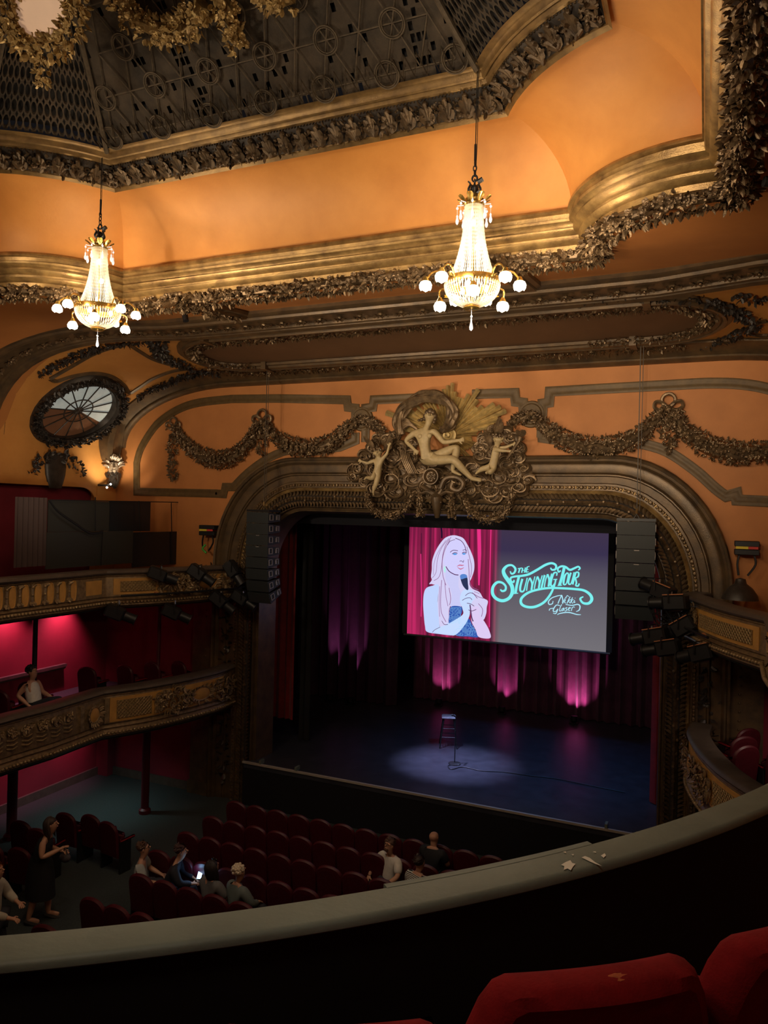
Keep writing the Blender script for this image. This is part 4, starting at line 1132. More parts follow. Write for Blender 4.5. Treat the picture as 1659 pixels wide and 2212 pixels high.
mb.lathe([(0, .10), (.05, .09), (.07, .05), (.10, .06), (.13, .03), (.17, .02), (.18, -.05)], 24, T=T); mb.build('sun_disc', m_ray, gr)
# clouds: swirling spiral ridges over a lumpy base
mb = MB()
blobs = [(210, 700, 90), (140, 800, 90), (100, 860, 70), (250, 620, 60), (300, 560, 60), (360, 560, 70), (420, 540, 60), (300, 800, 120), (420, 720, 110), (480, 640, 90), (400, 880, 140), (520, 820, 120), (300, 950, 120), (460, 980, 110), (590, 900, 110), (640, 800, 80), (560, 720, 80), (780, 860, 90), (850, 920, 120), (960, 880, 110), (1000, 780, 80), (1060, 800, 100), (1120, 900, 110), (1040, 980, 110), (1200, 960, 120), (1230, 1020, 90), (1290, 860, 110), (1360, 760, 100), (1400, 860, 110), (1420, 720, 80), (1440, 640, 60), (1480, 800, 60), (1500, 890, 60), (1380, 560, 70), (1330, 500, 60), (1240, 480, 50), (1180, 560, 70), (1140, 700, 80), (1120, 640, 70), (1240, 680, 90), (1440, 960, 80), (1330, 980, 80), (700, 950, 110), (900, 1010, 90), (760, 740, 90), (200, 900, 60), (680, 1020, 70), (560, 600, 60)]
for (x, y, rad) in blobs:
    mb.ball(G(x, y, .02), rad / ZG / 100 * 1.0, 14, 8, (1, .38, .8))
mb.build('clouds', m_brown, gr)
mb = MB()
for (x, y, rad) in blobs:
    for q in range(5):
        R_ = rad / ZG / 100 * r.uniform(.55, 1.1); ph = r.uniform(0, 6.28); hand = r.choice((-1, 1)); c = G(x + r.uniform(-20, 20), y + r.uniform(-20, 20), .02)
        pts = []
        for k in range(16):
            a = ph + hand * k * .42; rr = R_ * (1 - k / 17)
            pts.append(c + V((rr * math.cos(a), -(.18 * math.sqrt(max(0, 1 - (rr / (R_ * 1.05)) ** 2)) * (rad / 110) + .015), rr * .8 * math.sin(a))))
        mb.tube(pts, [.030 * (1 - k / 20) for k in range(16)], 5)
mb.build('cloud_curls', m_bronze, gr)
# drapery arch
mb = MB()
for k, (off, rad) in enumerate([(0, .10), (22, .07), (-22, .08), (38, .045), (-38, .045)]):
    P = [(470 + off * .4, 520, .12), (455 + off, 420, .12), (500 + off, 310 + off * .3, .14), (590, 245 + off, .18), (700, 215 + off, .2), (820, 235 + off, .2), (890 - off, 310, .18), (895 - off, 390, .16), (860 - off, 460, .12), (800, 485 - off * .3, .1)]
    q = catmull([G(x + 8 * math.sin(i * 2 + k), y + 8 * math.cos(i * 1.7 + k), d_) for i, (x, y, d_) in enumerate(P)], 6)
    mb.tube(q, [rad * (.75 + .3 * math.sin(i * .45 + k)) for i in range(len(q))], 8)
for k in range(5):
    q = catmull([G(560 + k * 12, 440 + k * 10, .1), G(520 + k * 6, 400 + k * 12, .14), G(480, 430 + k * 16, .12), G(450, 520 + k * 10, .1)], 6); mb.tube(q, .035, 6)
mb.build('drapery', m_bronze, gr)
# harp like lyre and wheel
mb = MB()
for k in range(6): mb.tube(catmull([G(470 + k * 14, 640 + k * 8, .2), G(490 + k * 14, 740, .24), G(540 + k * 14, 840, .22)], 4), .018, 5)
mb.build('lyre_strings', m_bronze, gr)
mb = MB(); T = Matrix.Translation(G(722, 865, .30)) @ Matrix.Rotation(PI / 2, 4, 'X')
mb.lathe([(0, .02), (.10, .02), (.12, .05), (.135, .02), (.15, .05), (.17, .05), (.185, 0), (.185, -.25)], 26, T=T)
for k in range(6):
    a = k * PI / 3; mb.ball(G(722, 865, .33) + V((.065 * math.cos(a), 0, .065 * math.sin(a))), .028, 7, 5)
mb.ball(G(722, 865, .33), .03, 7, 5)
mb.build('wheel', m_brown, gr)
for (x, y, s_) in ((900, 900, 1), ):
    mb = MB(); mb.tube(catmull([G(800, 960, .28), G(840, 880, .32), (G(930, 870, .34)), G(985, 920, .32), G(950, 980, .34), G(890, 960, .34), G(900, 915, .34)], 6), .055, 8); mb.tube(catmull([G(810, 970, .26), G(780, 1010, .28), G(720, 990, .26), G(640, 940, .2)], 5), .05, 8); mb.build('scroll', m_brown, gr)
# bull head
mb = MB()
mb.tube([G(768, 1010, .22), G(768, 1050, .30), G(768, 1110, .30), G(770, 1160, .28), G(772, 1200, .26)], [.10, .13, .10, .075, .05], 12)
for sx in (-1, 1): mb.tube(catmull([G(768 + sx * 30, 1015, .28), G(768 + sx * 80, 990, .3), G(768 + sx * 130, 1000, .3), G(768 + sx * 150, 960, .28)], 4), [.045 - .002 * i for i in range(13)], 7); mb.ball(G(768 + sx * 32, 1075, .36), .022, 7, 5); mb.leaf(G(768 + sx * 40, 1050, .28), V((sx, 0, -.4)), V((0, -1, 0)), .14, .07)
mb.build('ox_head', m_brown, gr)
for P, w_, tp_ in [([(205, 1000), (215, 1080), (280, 1150), (380, 1185), (480, 1160), (545, 1080), (570, 990)], .17, True), ([(985, 1010), (1010, 1100), (1080, 1180), (1190, 1215), (1300, 1180), (1360, 1090), (1385, 990)], .20, True), ([(620, 980), (630, 1040), (635, 1110), (635, 1190)], .17, False), ([(895, 1010), (890, 1060), (890, 1130), (895, 1200)], .17, False)]:
    mb = MB(); fr = frames(catmull([G(x, y, .22) for x, y in P], 6), .045, V((0, -1, 0)))
    mb.tube([f[0] for f in fr], w_ * .3, 7)
    foliage(mb, fr, w_, w_ * .5, r, 7, .06, .35, (lambda t: .55 + .45 * math.sin(PI * t)) if tp_ else (lambda t: .5 + .5 * t), .25); mb.build('garland', m_bronze, gr)

# ---- skinned figures
def skin(name, J, E_, mt, parent=None, root=0, sub=2, smooth=True):
    """J: list of (Vector, radius or (rx, ry)); E_: edges"""
    me = bpy.data.meshes.new(name); org = ORI[parent.name] if parent is not None else V((0, 0, 0))
    me.from_pydata([tuple(V(p) - org) for p, _ in J], E_, [])
    o = bpy.data.objects.new(name, me); C.objects.link(o)
    if parent is not None: o.parent = parent
    md = o.modifiers.new('skin', 'SKIN'); md.use_smooth_shade = True; md.branch_smoothing = .6
    if not me.skin_vertices:
        bm = bmesh.new(); bm.from_mesh(me); bm.verts.layers.skin.verify(); bm.to_mesh(me); bm.free()
    sv = me.skin_vertices[0].data
    for i, (_, rad) in enumerate(J):
        sv[i].radius = rad if hasattr(rad, '__len__') else (rad, rad); sv[i].use_root = (i == root)
    ss = o.modifiers.new('sub', 'SUBSURF'); ss.levels = sub; ss.render_levels = sub
    dg = bpy.context.evaluated_depsgraph_get(); dg.update()
    ev = o.evaluated_get(dg); me2 = bpy.data.meshes.new_from_object(ev)
    o.modifiers.clear(); o.data = me2; me2.name = name
    me2.materials.clear(); me2.materials.append(mt)
    me2.polygons.foreach_set('use_smooth', [True] * len(me2.polygons))
    ORI[o.name] = org
    return o
class Sk:
    def __init__(s, fat=1.0): s.J = []; s.E = []; s.fat = fat
    def j(s, p, r, par=None):
        r = tuple(q * s.fat for q in r) if hasattr(r, '__len__') else r * s.fat
        s.J.append((V(p), r)); i = len(s.J) - 1
        if par is not None: s.E.append((par, i))
        return i
    def hand(s, wrist, p, d, nrm, r, L=.18):
        """palm and five short fingers; d forward, nrm across"""
        d = V(d).normalized(); n_ = V(nrm); n_ = (n_ - d * n_.dot(d)).normalized(); k = n_.cross(d)
        pm = s.j(V(p) + d * L * .30, (r * 1.1, r * .7), wrist)
        for i, (o_, ln) in enumerate(((-.36, .40), (-.13, .46), (.12, .43), (.36, .33))):
            a = s.j(V(p) + d * L * .55 + n_ * o_ * L * .55, r * .36, pm)
            s.j(V(p) + d * L * (.55 + ln * .7) + n_ * o_ * L * .65 - k * L * .12, r * .30, a)
        a = s.j(V(p) + d * L * .30 + n_ * -.42 * L, r * .38, pm); s.j(V(p) + d * L * .52 + n_ * -.52 * L - k * L * .06, r * .30, a)
    def foot(s, ank, p, d, r, L=.2):
        d = V(d).normalized(); a = s.j(V(p) + d * L * .45, (r * 1.0, r * .7), ank); s.j(V(p) + d * L * .95, (r * .9, r * .45), a)
def statue(name, D, par, k=1.0, sc_=1.0, fat=1.5, headk=1.12):
    """D: joints dict by crop coords (x, y, depth)"""
    g_ = lambda n_: G(*D[n_])
    s = Sk(fat); q = sc_
    pel = s.j(g_('pel'), (.105 * q, .10 * q)); wa = s.j(g_('waist'), .085 * q, pel); ch = s.j(g_('chest'), (.12 * q, .10 * q), wa); nk = s.j(g_('neck'), .042 * q, ch)
    qh = q * headk; hb = s.j(g_('head').lerp(g_('neck'), .35), .052 * qh, nk); hd = s.j(g_('head'), (.074 * qh, .080 * qh), hb); s.j(g_('head') + (g_('head') - g_('neck')).normalized() * .060 * qh, .058 * qh, hd)
    for a in 'LR':
        sh = s.j(g_('sh' + a), .052 * q, ch); el = s.j(g_('el' + a), .036 * q, sh); wr = s.j(g_('wr' + a), .024 * q, el)
        d = (g_('wr' + a) - g_('el' + a)).normalized(); s.hand(wr, g_('wr' + a), d, V((0, 0, 1)) if abs(d.z) < .7 else V((1, 0, 0)), .034 * q, .16 * q)
        hp = s.j(g_('hp' + a), .088 * q, pel); kn = s.j(g_('kn' + a), .060 * q, hp); cf = s.j(g_('kn' + a).lerp(g_('an' + a), .35), .056 * q, kn); an = s.j(g_('an' + a), .032 * q, cf)
        fd = (g_('to' + a) - g_('an' + a)); s.foot(an, g_('an' + a), fd, .034 * q, fd.length)
    o = skin(name, s.J, s.E, m_flesh, par)
    # face details
    mbf = MB(); h = g_('head'); f = D.get('face', (0, -1, 0)); f = V(f).normalized(); up = (g_('head') - g_('neck')).normalized(); sd = f.cross(up)
    q *= headk * 1.3; b0 = h + f * .078 * q
    mbf.tube([b0 + up * .025 * q - f * .008 * q, b0 + f * .012 * q - up * .005 * q], [.010 * q, .016 * q], 6)
    mbf.ball(b0 - up * .038 * q - f * .012 * q, .014 * q, 7, 4, (1.4, .6, .6))
    for e_ in (-1, 1):
        mbf.ball(b0 + up * .022 * q + sd * e_ * .028 * q - f * .016 * q, .012 * q, 7, 5); mbf.ball(h + sd * e_ * .072 * q - up * .005 * q, .018 * q, 7, 5, (.5, 1, 1.3))
    mbf.build('face', m_flesh, o)
    return o
wom = statue('reclining_figure', dict(pel=(690, 715, .42), waist=(668, 620, .42), chest=(655, 530, .40), neck=(698, 445, .38), head=(712, 375, .40), shL=(592, 500, .38), elL=(512, 575, .36), wrL=(585, 645, .42), shR=(745, 490, .40), elR=(825, 590, .44), wrR=(945, 570, .50),
    hpL=(670, 735, .48), knL=(905, 725, .62), anL=(1050, 880, .50), toL=(1140, 897, .48), hpR=(740, 715, .40), knR=(935, 620, .52), anR=(895, 820, .42), toR=(975, 858, .45), face=(.2, -1, .05)), gr)
mb = MB(); h = G(712, 368, .40)
for (dx, dz, rr) in ((0, .085, .075), (-.06, .065, .065), (.06, .06, .065), (-.10, 0, .055), (.105, -.01, .055), (.11, -.08, .05), (-.13, -.06, .045), (-.19, -.08, .04), (-.25, -.09, .03), (.09, -.14, .04)): mb.ball(h + V((dx, .015, dz)), rr, 10, 7)
for k in range(9): mb.tube(catmull([h + V((-.03 + .01 * k, -.03, .08)), h + V((-.09 + .02 * k, -.02, .05)), h + V((-.14 + .03 * k, 0, -.08))], 3), .014, 5)
mb.build('hair', m_brown, wom)
mb = MB()
for (x, y) in ((632, 538), (706, 532)): mb.ball(G(x, y, .49), .055, 12, 8, (1, .7, 1))
mb.build('chest_relief', m_flesh, wom)
p1 = statue('cherub', dict(pel=(278, 825, .42), waist=(292, 785, .42), chest=(290, 740, .42), neck=(292, 705, .42), head=(286, 672, .44), shL=(255, 735, .42), elL=(205, 758, .46), wrL=(160, 742, .5), shR=(325, 722, .42), elR=(362, 680, .44), wrR=(378, 622, .46),
    hpL=(265, 845, .44), knL=(245, 880, .52), anL=(195, 872, .40), toL=(172, 895, .40), hpR=(290, 850, .42), knR=(275, 920, .46), anR=(250, 985, .42), toR=(255, 1022, .46), face=(.3, -1, 0)), gr, sc_=.66, headk=1.55)
p2 = statue('cherub', dict(pel=(1218, 785, .42), waist=(1238, 730, .42), chest=(1248, 660, .42), neck=(1262, 610, .42), head=(1268, 565, .44), shL=(1230, 640, .44), elL=(1300, 655, .5), wrL=(1355, 658, .5), shR=(1275, 635, .40), elR=(1330, 628, .40), wrR=(1380, 605, .44),
    hpL=(1200, 795, .44), knL=(1140, 800, .46), anL=(1100, 828, .44), toL=(1080, 850, .44), hpR=(1225, 805, .42), knR=(1205, 830, .50), anR=(1180, 825, .40), toR=(1165, 845, .42), face=(1, -.5, 0)), gr, sc_=.68, headk=1.55)
for p_, c_ in ((p1, (284, 655)), (p2, (1252, 545))):
    mb = MB(); 
    for k in range(14): mb.ball(G(c_[0] + r.uniform(-30, 30), c_[1] - 8 + r.uniform(-16, 10), .44 + r.uniform(-.04, .05)), .036, 7, 5)
    mb.build('hair', m_brown, p_)
for (x0_, y0_, dx_, dy_) in ((255, 640, -60, -80), (340, 650, 40, -100), (1200, 620, -50, -160), (1240, 520, 40, -120)):
    mb = MB()
    for k in range(5): mb.leaf(G(x0_, y0_, .3), G(x0_ + dx_ + k * 12, y0_ + dy_ + k * 14) - G(x0_, y0_), V((0, -1, 0)), .42 - .04 * k, .1, .1)
    mb.build('wing', m_bronze, gr)
mb = MB(); mb.tube([G(1338, 725, .5), G(1440, 570, .5)], [.025, .035], 8); mb.tube([G(1440, 570, .5), G(1455, 545, .5)], [.06, .075], 10)
for k in range(8): mb.leaf(G(1455 + r.uniform(-15, 15), 540, .5), V((r.uniform(-.6, .6), -.2, 1)), V((0, -1, 0)), .17, .07, .3)
mb.build('torch', m_bronze, gr)

# ---- corner consoles with carved mask
for sx, lab in ((-1, 'left'), (1, 'right')):
    t = thing('console_mask', 'carved mask console at the springing of the ceiling arch, %s corner by the stage wall' % lab, 'console', (XL + .25 if sx < 0 else XR - .25, 14.75, 7.6))
    xw = XL if sx < 0 else XR; c = V((xw - sx * .16, 14.72, 8.0))
    mb = MB()
    rows = []
    for k in range(9):
        z = 8.15 + .95 * k / 8; o_ = .10 + .18 * (k / 8) ** 1.5; hw = .20 + .10 * math.sin(PI * k / 8) + .03 * k / 8
        rows.append([V((xw - sx * (.02), 15.0 - .28 - hw - .06, z)), V((xw - sx * (.10 + o_), 15 - .28 - hw, z)), V((xw - sx * (.14 + o_), 15 - .28 - hw * .5, z)), V((xw - sx * (.10 + o_), 15 - .28 - hw * .35, z)), V((xw - sx * (.10 + o_), 15 - .28 + hw * .3, z)), V((xw - sx * (.14 + o_), 15 - .28 + hw * .5, z)), V((xw - sx * (.10 + o_), 15 - .2 + hw * .5, z)), V((xw - sx * .1, 15.0, z))])
    mb.grid(rows); mb.build('bracket', m_brown, t)
    mb = MB()
    f = V((-sx * .75, -.66, 0)).normalized(); sd = V((f.y, -f.x, 0))
    mb.ball(c + V((0, 0, -.02)), .15, 14, 10, (1, 1, 1.25))
    mb.tube([c + f * .14 + V((0, 0, .04)), c + f * .20 + V((0, 0, -.05))], [.02, .035], 7)
    for e_ in (-1, 1): mb.ball(c + f * .13 + sd * .055 * e_ + V((0, 0, .05)), .028, 8, 5); mb.tube([c + f * .13 + sd * .02 * e_ + V((0, 0, .09)), c + f * .12 + sd * .1 * e_ + V((0, 0, .08))], .018, 6)
    mb.ball(c + f * .15 + V((0, 0, -.09)), .03, 8, 5, (1.5, 1.5, .6))
    mb.build('mask_face', mat('pale_bronze', (.36, .28, .20), .35, .3, .4, 10) if sx < 0 else bpy.data.materials['pale_bronze'], t)
    mb = MB()
    for k in range(70):
        a = rng.uniform(-1.9, 1.9); z = rng.uniform(-.05, .24)
        p = c + (f * math.cos(a) + sd * math.sin(a)) * (.17 - abs(z) * .25) + V((0, 0, z))
        if abs(a) < .7 and z < .12: continue
        mb.leaf(p, V((0, 0, 1)) + sd * math.sin(a), p - c, .13, .06, .5)
    mb.build('mask_hair', bpy.data.materials['pale_bronze'], t)
    mb = MB()
    for k in range(50):
        z = -rng.uniform(.12, .5); w_ = .15 * (1 - (-z - .12) / .5) + .03; a = rng.uniform(-1.6, 1.6)
        p = c + (f * math.cos(a) + sd * math.sin(a)) * w_ + V((0, 0, z)); mb.leaf(p, V((0, 0, -1)) + f * .3, f, .13, .07, .4)
    mb.tube([c + V((0, 0, -.1)), c + V((0, 0, -.52))], [.12, .02], 8)
    mb.build('beard_drop', m_dark, t)

# ---- oval window in the left vault with its carved wreath
def ell(cx_, cy_, a, b_, rot, n_=40, lift=0.0, ph=0):
    out = []
    for k in range(n_):
        t = 2 * PI * k / n_ + ph; x, y = a * math.cos(t), b_ * math.sin(t)
        u = cx_ + x * math.cos(rot) - y * math.sin(rot); v = cy_ + x * math.sin(rot) + y * math.cos(rot)
        out.append(on_vault(u, v, lift))
    return out
rot = math.radians(-27)
win = thing('oval_window', 'oval window of leaded panes in a dark carved wreath on the left vault', 'window', tuple(on_vault(163, 888)[0]))
def ellr(f_, lift, n_=48): return [q[0] for q in ell(164 + (1 - f_) * 4, 886 - (1 - f_) * 10, 108 * f_, 66 * f_, rot, n_, lift)]
mb = MB()
rows = [ellr(f_, l) for f_, l in ((1.0, .0), (.98, .10), (.92, .18), (.86, .20), (.83, .12), (.81, .14), (.78, .10), (.75, .04))]
mb.grid([r_ + [r_[0]] for r_ in rows]); mb.build('window_frame', m_dark, win)
mb = MB(); wr = ellr(.96, .10, 120)
for i, p in enumerate(wr):
    n_ = vault_n(p) if p.z > 8.5 else V((1, 0, 0)); t_ = (wr[(i + 1) % 120] - wr[i - 1]).normalized(); s_ = n_.cross(t_)
    for k in range(5): mb.leaf(p + s_ * rng.uniform(-.09, .09) + n_ * rng.uniform(0, .05), t_ * rng.uniform(-1, 1) + s_ * rng.uniform(-1, 1) + n_ * .4, n_, .13, .07, .4)
    if i % 4 == 0: mb.ball(p + n_ * .08, .04, 7, 5)
mb.build('wreath', m_dark, win)
mb = MB(); inner = ellr(.78, .03, 48); cc = sum(inner, V()) / 48; 
lo = [i for i in range(48) if inner[i].z < cc.z - .10 and i]
mb.add([cc] + inner, [(0, i + 1, (i + 1) % 48 + 1) for i in range(48) if i not in lo]); mb.build('upper_panes', m_glassw, win, smooth=False)
mb = MB(); mb.add([cc] + inner, [(0, i + 1, (i + 1) % 48 + 1) for i in lo]); mb.build('lower_panes', mat('dark_reflection_glass', (.12, .05, .025), .15, 0, .3, 3, emit=(.3, .12, .05), estr=.08), win, smooth=False)  # same glass: the darker half of the reflection is painted in
mb = MB(); nn_ = vault_n(cc)
for k in range(14): mb.tube([cc + nn_ * .03, inner[int(k * 48 / 14)] + nn_ * .02], .016, 5)
for f_ in (.4, .12): mb.tube([cc + (p - cc) * f_ + nn_ * .03 for p in inner], .016, 5, closed=True)
mb.build('glazing_bars', m_dark, win)
# dark vase relief on the left wall
mb = MB(); c = aX(118, 1012, XL)
vp = [(.0, .42), (.20, .42), (.26, .36), (.30, .30), (.24, .22), (.26, .1), (.24, -.1), (.19, -.3), (.15, -.42), (0, -.42)]
T = Matrix.Translation(c + V((.03, 0, 0))) @ Matrix.Diagonal((.35, 1.2, 1, 1))
mb.lathe([(r_, z_ - .05) for r_, z_ in vp], 20, T=T)
for k in range(26):
    mb.leaf(c + V((.1, rng.uniform(-.35, .35), .25 + rng.uniform(-.05, .1))), V((0, rng.uniform(-1, 1), rng.uniform(-.5, 1))), V((1, 0, 0)), .16, .08, .3)
for sy in (-1, 1):
    q = catmull([c + V((.08, sy * .3, .2)), c + V((.1, sy * .5, .16)), c + V((.1, sy * .66, .02)), c + V((.08, sy * .72, -.12))], 5)
    foliage(mb, frames(q, .07, V((1, 0, 0))), .17, .06, rng, 4, .10, .1)
tag(mb.build('vase_relief', m_dark), 'dark carved vase relief on orange wall below the oval window', 'relief')

# ---- ornaments on the lattice dome: mirror medallion and gilt garlands
nrm = V((0, -.74, -.67)).normalized()
def DM(u, v, lift=.1, pull=0.0):
    d = ray(u, v); p0 = fp(0, 1.6); N_ = V((0, .67, -.74)) if False else V((0, -.68, -.73))
    # plane of the front slope
    e1 = fp(1, 1.6) - p0; e2 = fp(0, 2.6) - p0; N_ = e1.cross(e2).normalized()
    if N_.z > 0: N_ = -N_
    t = (p0 - CAM).dot(N_) / d.dot(N_); return CAM + d * t * (1 - pull) + N_ * lift, N_
def domeline(P, w, name, lab, leaf=.09):
    q = [DM(u, v) for u, v in P]; pts = catmull([a for a, _ in q], 6); mb = MB()
    fr = frames(pts, .05, q[0][1])
    mb.tube([f[0] for f in fr], w * .3, 7)
    foliage(mb, fr, w, w * .5, rng, 8, leaf, .3, None, .2); return tag(mb.build(name, mat_gl), lab, 'garland')
mat_gl = mat('gilt_plaster', (0.52, 0.37, 0.15), .42, .4, .4, 12, .1, 80, col2=(0.22, 0.14, 0.06))
domeline([(272, -12), (290, 22), (330, 50), (380, 60), (420, 42), (445, 0)], .30, 'gilt_garland', 'gilt flower garland curved across the lattice dome at the top edge')
domeline([(480, -10), (500, 15), (512, 50), (530, 90)], .26, 'gilt_garland', 'gilt flower drop hanging right of the curved garland on lattice dome')
domeline([(560, -25), (600, -2), (640, -10)], .2, 'gilt_garland', 'tip of a gilt garland at the very top of the lattice dome')
md_ = thing('mirror_medallion', 'oval mirror in a gilt flower wreath on the dark lattice, top left', 'mirror', tuple(DM(90, 10)[0]))
c0, N_ = DM(96, 5, .05, .10)
def el2(a, b_, n_, lift): return [DM(96 + a * math.cos(2 * PI * k / n_), 10 + b_ * math.sin(2 * PI * k / n_), .05 + lift, .10)[0] for k in range(n_)]
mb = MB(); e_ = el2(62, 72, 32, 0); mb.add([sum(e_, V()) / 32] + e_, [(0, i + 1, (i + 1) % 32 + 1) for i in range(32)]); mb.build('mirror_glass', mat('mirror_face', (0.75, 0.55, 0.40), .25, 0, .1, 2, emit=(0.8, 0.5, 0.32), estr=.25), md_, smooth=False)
mb = MB(); mb.tube(el2(63, 74, 32, .02), .035, 8, closed=True); mb.build('mirror_rim', mat_gl, md_)
mb = MB(); q = el2(80, 92, 60, .0)
foliage(mb, frames(q + [q[0]], .05, N_), .24, .1, rng, 8, .09, .3, None, .15); mb.build('wreath', mat_gl, md_)
mb = MB(); q = [DM(u, v, .05, .10)[0] for u, v in ((96, 95), (98, 130), (102, 178))]; foliage(mb, frames(catmull(q, 5), .05, N_), .14, .07, rng, 6, .08, .3); mb.build('pendant', mat_gl, md_)
# ================================================================== CHANDELIERS
m_cry = mat('crystal_beads', (0.95, 0.95, 0.90), .12, 0, 0)
nt = m_cry.node_tree; b_ = nt.nodes['Principled BSDF']; tr = nt.nodes.new('ShaderNodeBsdfTranslucent'); tr.inputs[0].default_value = (1, .98, .90, 1)
mx = nt.nodes.new('ShaderNodeMixShader'); mx.inputs[0].default_value = .55; o_ = nt.nodes['Material Output']
nt.links.new(b_.outputs[0], mx.inputs[1]); nt.links.new(tr.outputs[0], mx.inputs[2]); nt.links.new(mx.outputs[0], o_.inputs[0])
m_glasscry = mat('clear_crystal', (0.9, 0.92, 0.95), .05, 0, trans=.6, emit=(1, 1, 1), estr=.25)  # slight emission paints the bulbs' light into the crystal
m_brass = mat('polished_brass', (0.75, 0.48, 0.13), .25, .9, .3, 14)
m_bulb = emat('frosted_bulb', (1.0, .93, .74), 34.0)
def chandelier(c, label, seed, s=1.0, full=True):
    """c: centre of the ring where the arms spring"""
    t = thing('chandelier', label, 'chandelier', tuple(c), 'crystal chandeliers')
    r = random.Random(seed); z0 = c.z
    def q(x, y, z): return c + V((x, y, z)) * s
    # cone of bead strands
    NS = 54; mb = MB()
    for k in range(NS):
        a = 2 * PI * k / NS; pts = []; rad = []
        for i in range(40):
            t_ = i / 39; R = .105 + .165 * (t_ ** 2.3); z = .86 * (1 - t_) + .03
            pts.append(q(R * math.cos(a), R * math.sin(a), z)); rad.append((.0070 if i % 2 else .0035) * s)
        mb.tube(pts, rad, 4, caps=False)
    mb.build('bead_cone', m_cry, t)
    mb = MB()
    for k in range(NS):
        a = 2 * PI * k / NS; pts = []; rad = []
        for i in range(32):
            t_ = i / 31; ph = t_ * PI / 2 * .93; R = .305 * math.cos(ph) + .01; z = -.02 - .255 * math.sin(ph)
            pts.append(q(R * math.cos(a), R * math.sin(a), z)); rad.append((.0090 if i % 2 else .0045) * s * (1 - .35 * t_))
        mb.tube(pts, rad, 4, caps=False)
    mb.build('bead_basket', m_cry, t)
    mb = MB(); mb.lathe([(.295, .04), (.315, .035), (.32, .0), (.315, -.035), (.295, -.04), (.292, 0), (.295, .04)], 48, c); mb.build('brass_ring', m_brass, t)
    mb = MB(); mb.lathe([(.0, .88), (.105, .86), (.12, .89), (.105, .92), (.115, .94), (.09, .97), (.05, 1.01), (.0, 1.02)], 28, c)
    for k in range(8):
        a = 2 * PI * k / 8; d = V((math.cos(a), math.sin(a), 0))
        for w_ in (-.3, 0, .3): mb.leaf(q(0, 0, .90) + d * .11, d * .5 + V((0, 0, 1)) + V((-d.y, d.x, 0)) * w_, d, .12, .045, .3)
    mb.build('crown', m_brass, t)
    for k in range(8):
        mb = MB()
        a = 2 * PI * k / 8 + .2; d = V((math.cos(a), math.sin(a), 0)); p = q(0, 0, .89) + d * .19; mb.tube([q(0, 0, .89) + d * .10, p], .005, 4)
        mb.ball(p + V((0, 0, -.03)), .015, 7, 5); mb.tube([p, p - V((0, 0, .10))], .002, 3); mb.lathe([(0, -.22), (.014, -.205), (.02, -.18), (.010, -.14), (.013, -.12), (0, -.10)], 8, p)
        mb.build('crystal_drop', m_glasscry, t)
    mb = MB(); mb.lathe([(0, -.31), (.07, -.31), (.095, -.29), (.085, -.27), (.105, -.255), (.09, -.24), (.0, -.24)], 24, c); mb.build('bottom_boss', m_brass, t)
    mb = MB(); mb.tube([q(0, 0, -.31), q(0, 0, -.39)], .003, 4); mb.ball(q(0, 0, -.385), .014, 8, 6); mb.lathe([(0, -.55), (.020, -.53), (.022, -.505), (.009, -.44), (.010, -.41), (0, -.40)], 10, c); mb.build('finial_drop', m_glasscry, t)
    # brass ribs of the basket and the inner lamp candles
    mb = MB()
    for k in range(6):
        a = 2 * PI * k / 6 + .3; mb.tube([q(.31 * math.cos(ph) * math.cos(a), .31 * math.cos(ph) * math.sin(a), -.26 * math.sin(ph)) for ph in [PI / 2 * i / 10 for i in range(10)]], .008, 5)
    mb.tube([q(0, 0, -.25), q(0, 0, .95)], .012, 6)
    mb.build('inner_stem', m_brass, t)
    for (x, y, z) in ((0, 0, .68), (.05, 0, .40), (-.05, .03, .15), (.14, .1, -.05), (-.14, .08, -.06), (0, -.15, -.05)): mb = MB(); mb.ball(q(x, y, z), .028, 10, 7, (1, 1, 1.4)); mb.build('inner_bulb', m_bulb, t)
    # nine arms with flower shades
    for k in range(9):
        a = 2 * PI * k / 9 + .15 + seed; d = V((math.cos(a), math.sin(a), 0)); low = k % 3 == 1
        zr = -.14 if low else .0
        base = q(0, 0, .0 if not low else -.12) + d * (.315 if not low else .28)
        up = .10
        tip = base + d * (.22 if not low else .14) + V((0, 0, .0 if not low else -.03))
        pts = catmull([base, base + d * .06 + V((0, 0, up)), base + d * .15 + V((0, 0, up * .9)), tip], 6)
        mb = MB(); mb.tube(pts, .011, 6)
        mb.lathe([(0, .045), (.02, .04), (.035, .01), (.045, -.012), (.03, -.01), (0, 0)], 12, tip)
        for w_ in range(4): mb.leaf(base + d * .03, V((r.uniform(-1, 1), r.uniform(-1, 1), 1)) + d, d, .06, .03)
        arm = mb.build('arm', m_brass, t)
        mb = MB(); n_ = 20; prof = [(.015, .0), (.050, -.02), (.066, -.06), (.062, -.105)]
        vs = []
        for i in range(n_):
            aa = 2 * PI * i / n_; f_ = 1 + .16 * math.cos(5 * aa)
            for (R, z) in prof: vs.append(tip + V((R * f_ * math.cos(aa), R * f_ * math.sin(aa), z + (.012 * math.cos(5 * aa) if z < -.08 else 0))))
        mb.add(vs, [(i * 4 + j, ((i + 1) % n_) * 4 + j, ((i + 1) % n_) * 4 + j + 1, i * 4 + j + 1) for i in range(n_) for j in range(3)])
        mb.build('flower_shade', m_shade, arm)
        mb = MB(); mb.ball(tip + V((0, 0, -.065)), .044, 12, 8, (1, 1, 1.2)); mb.build('bulb', m_bulb, arm)
    # hook, turnbuckle and cable
    mb = MB()
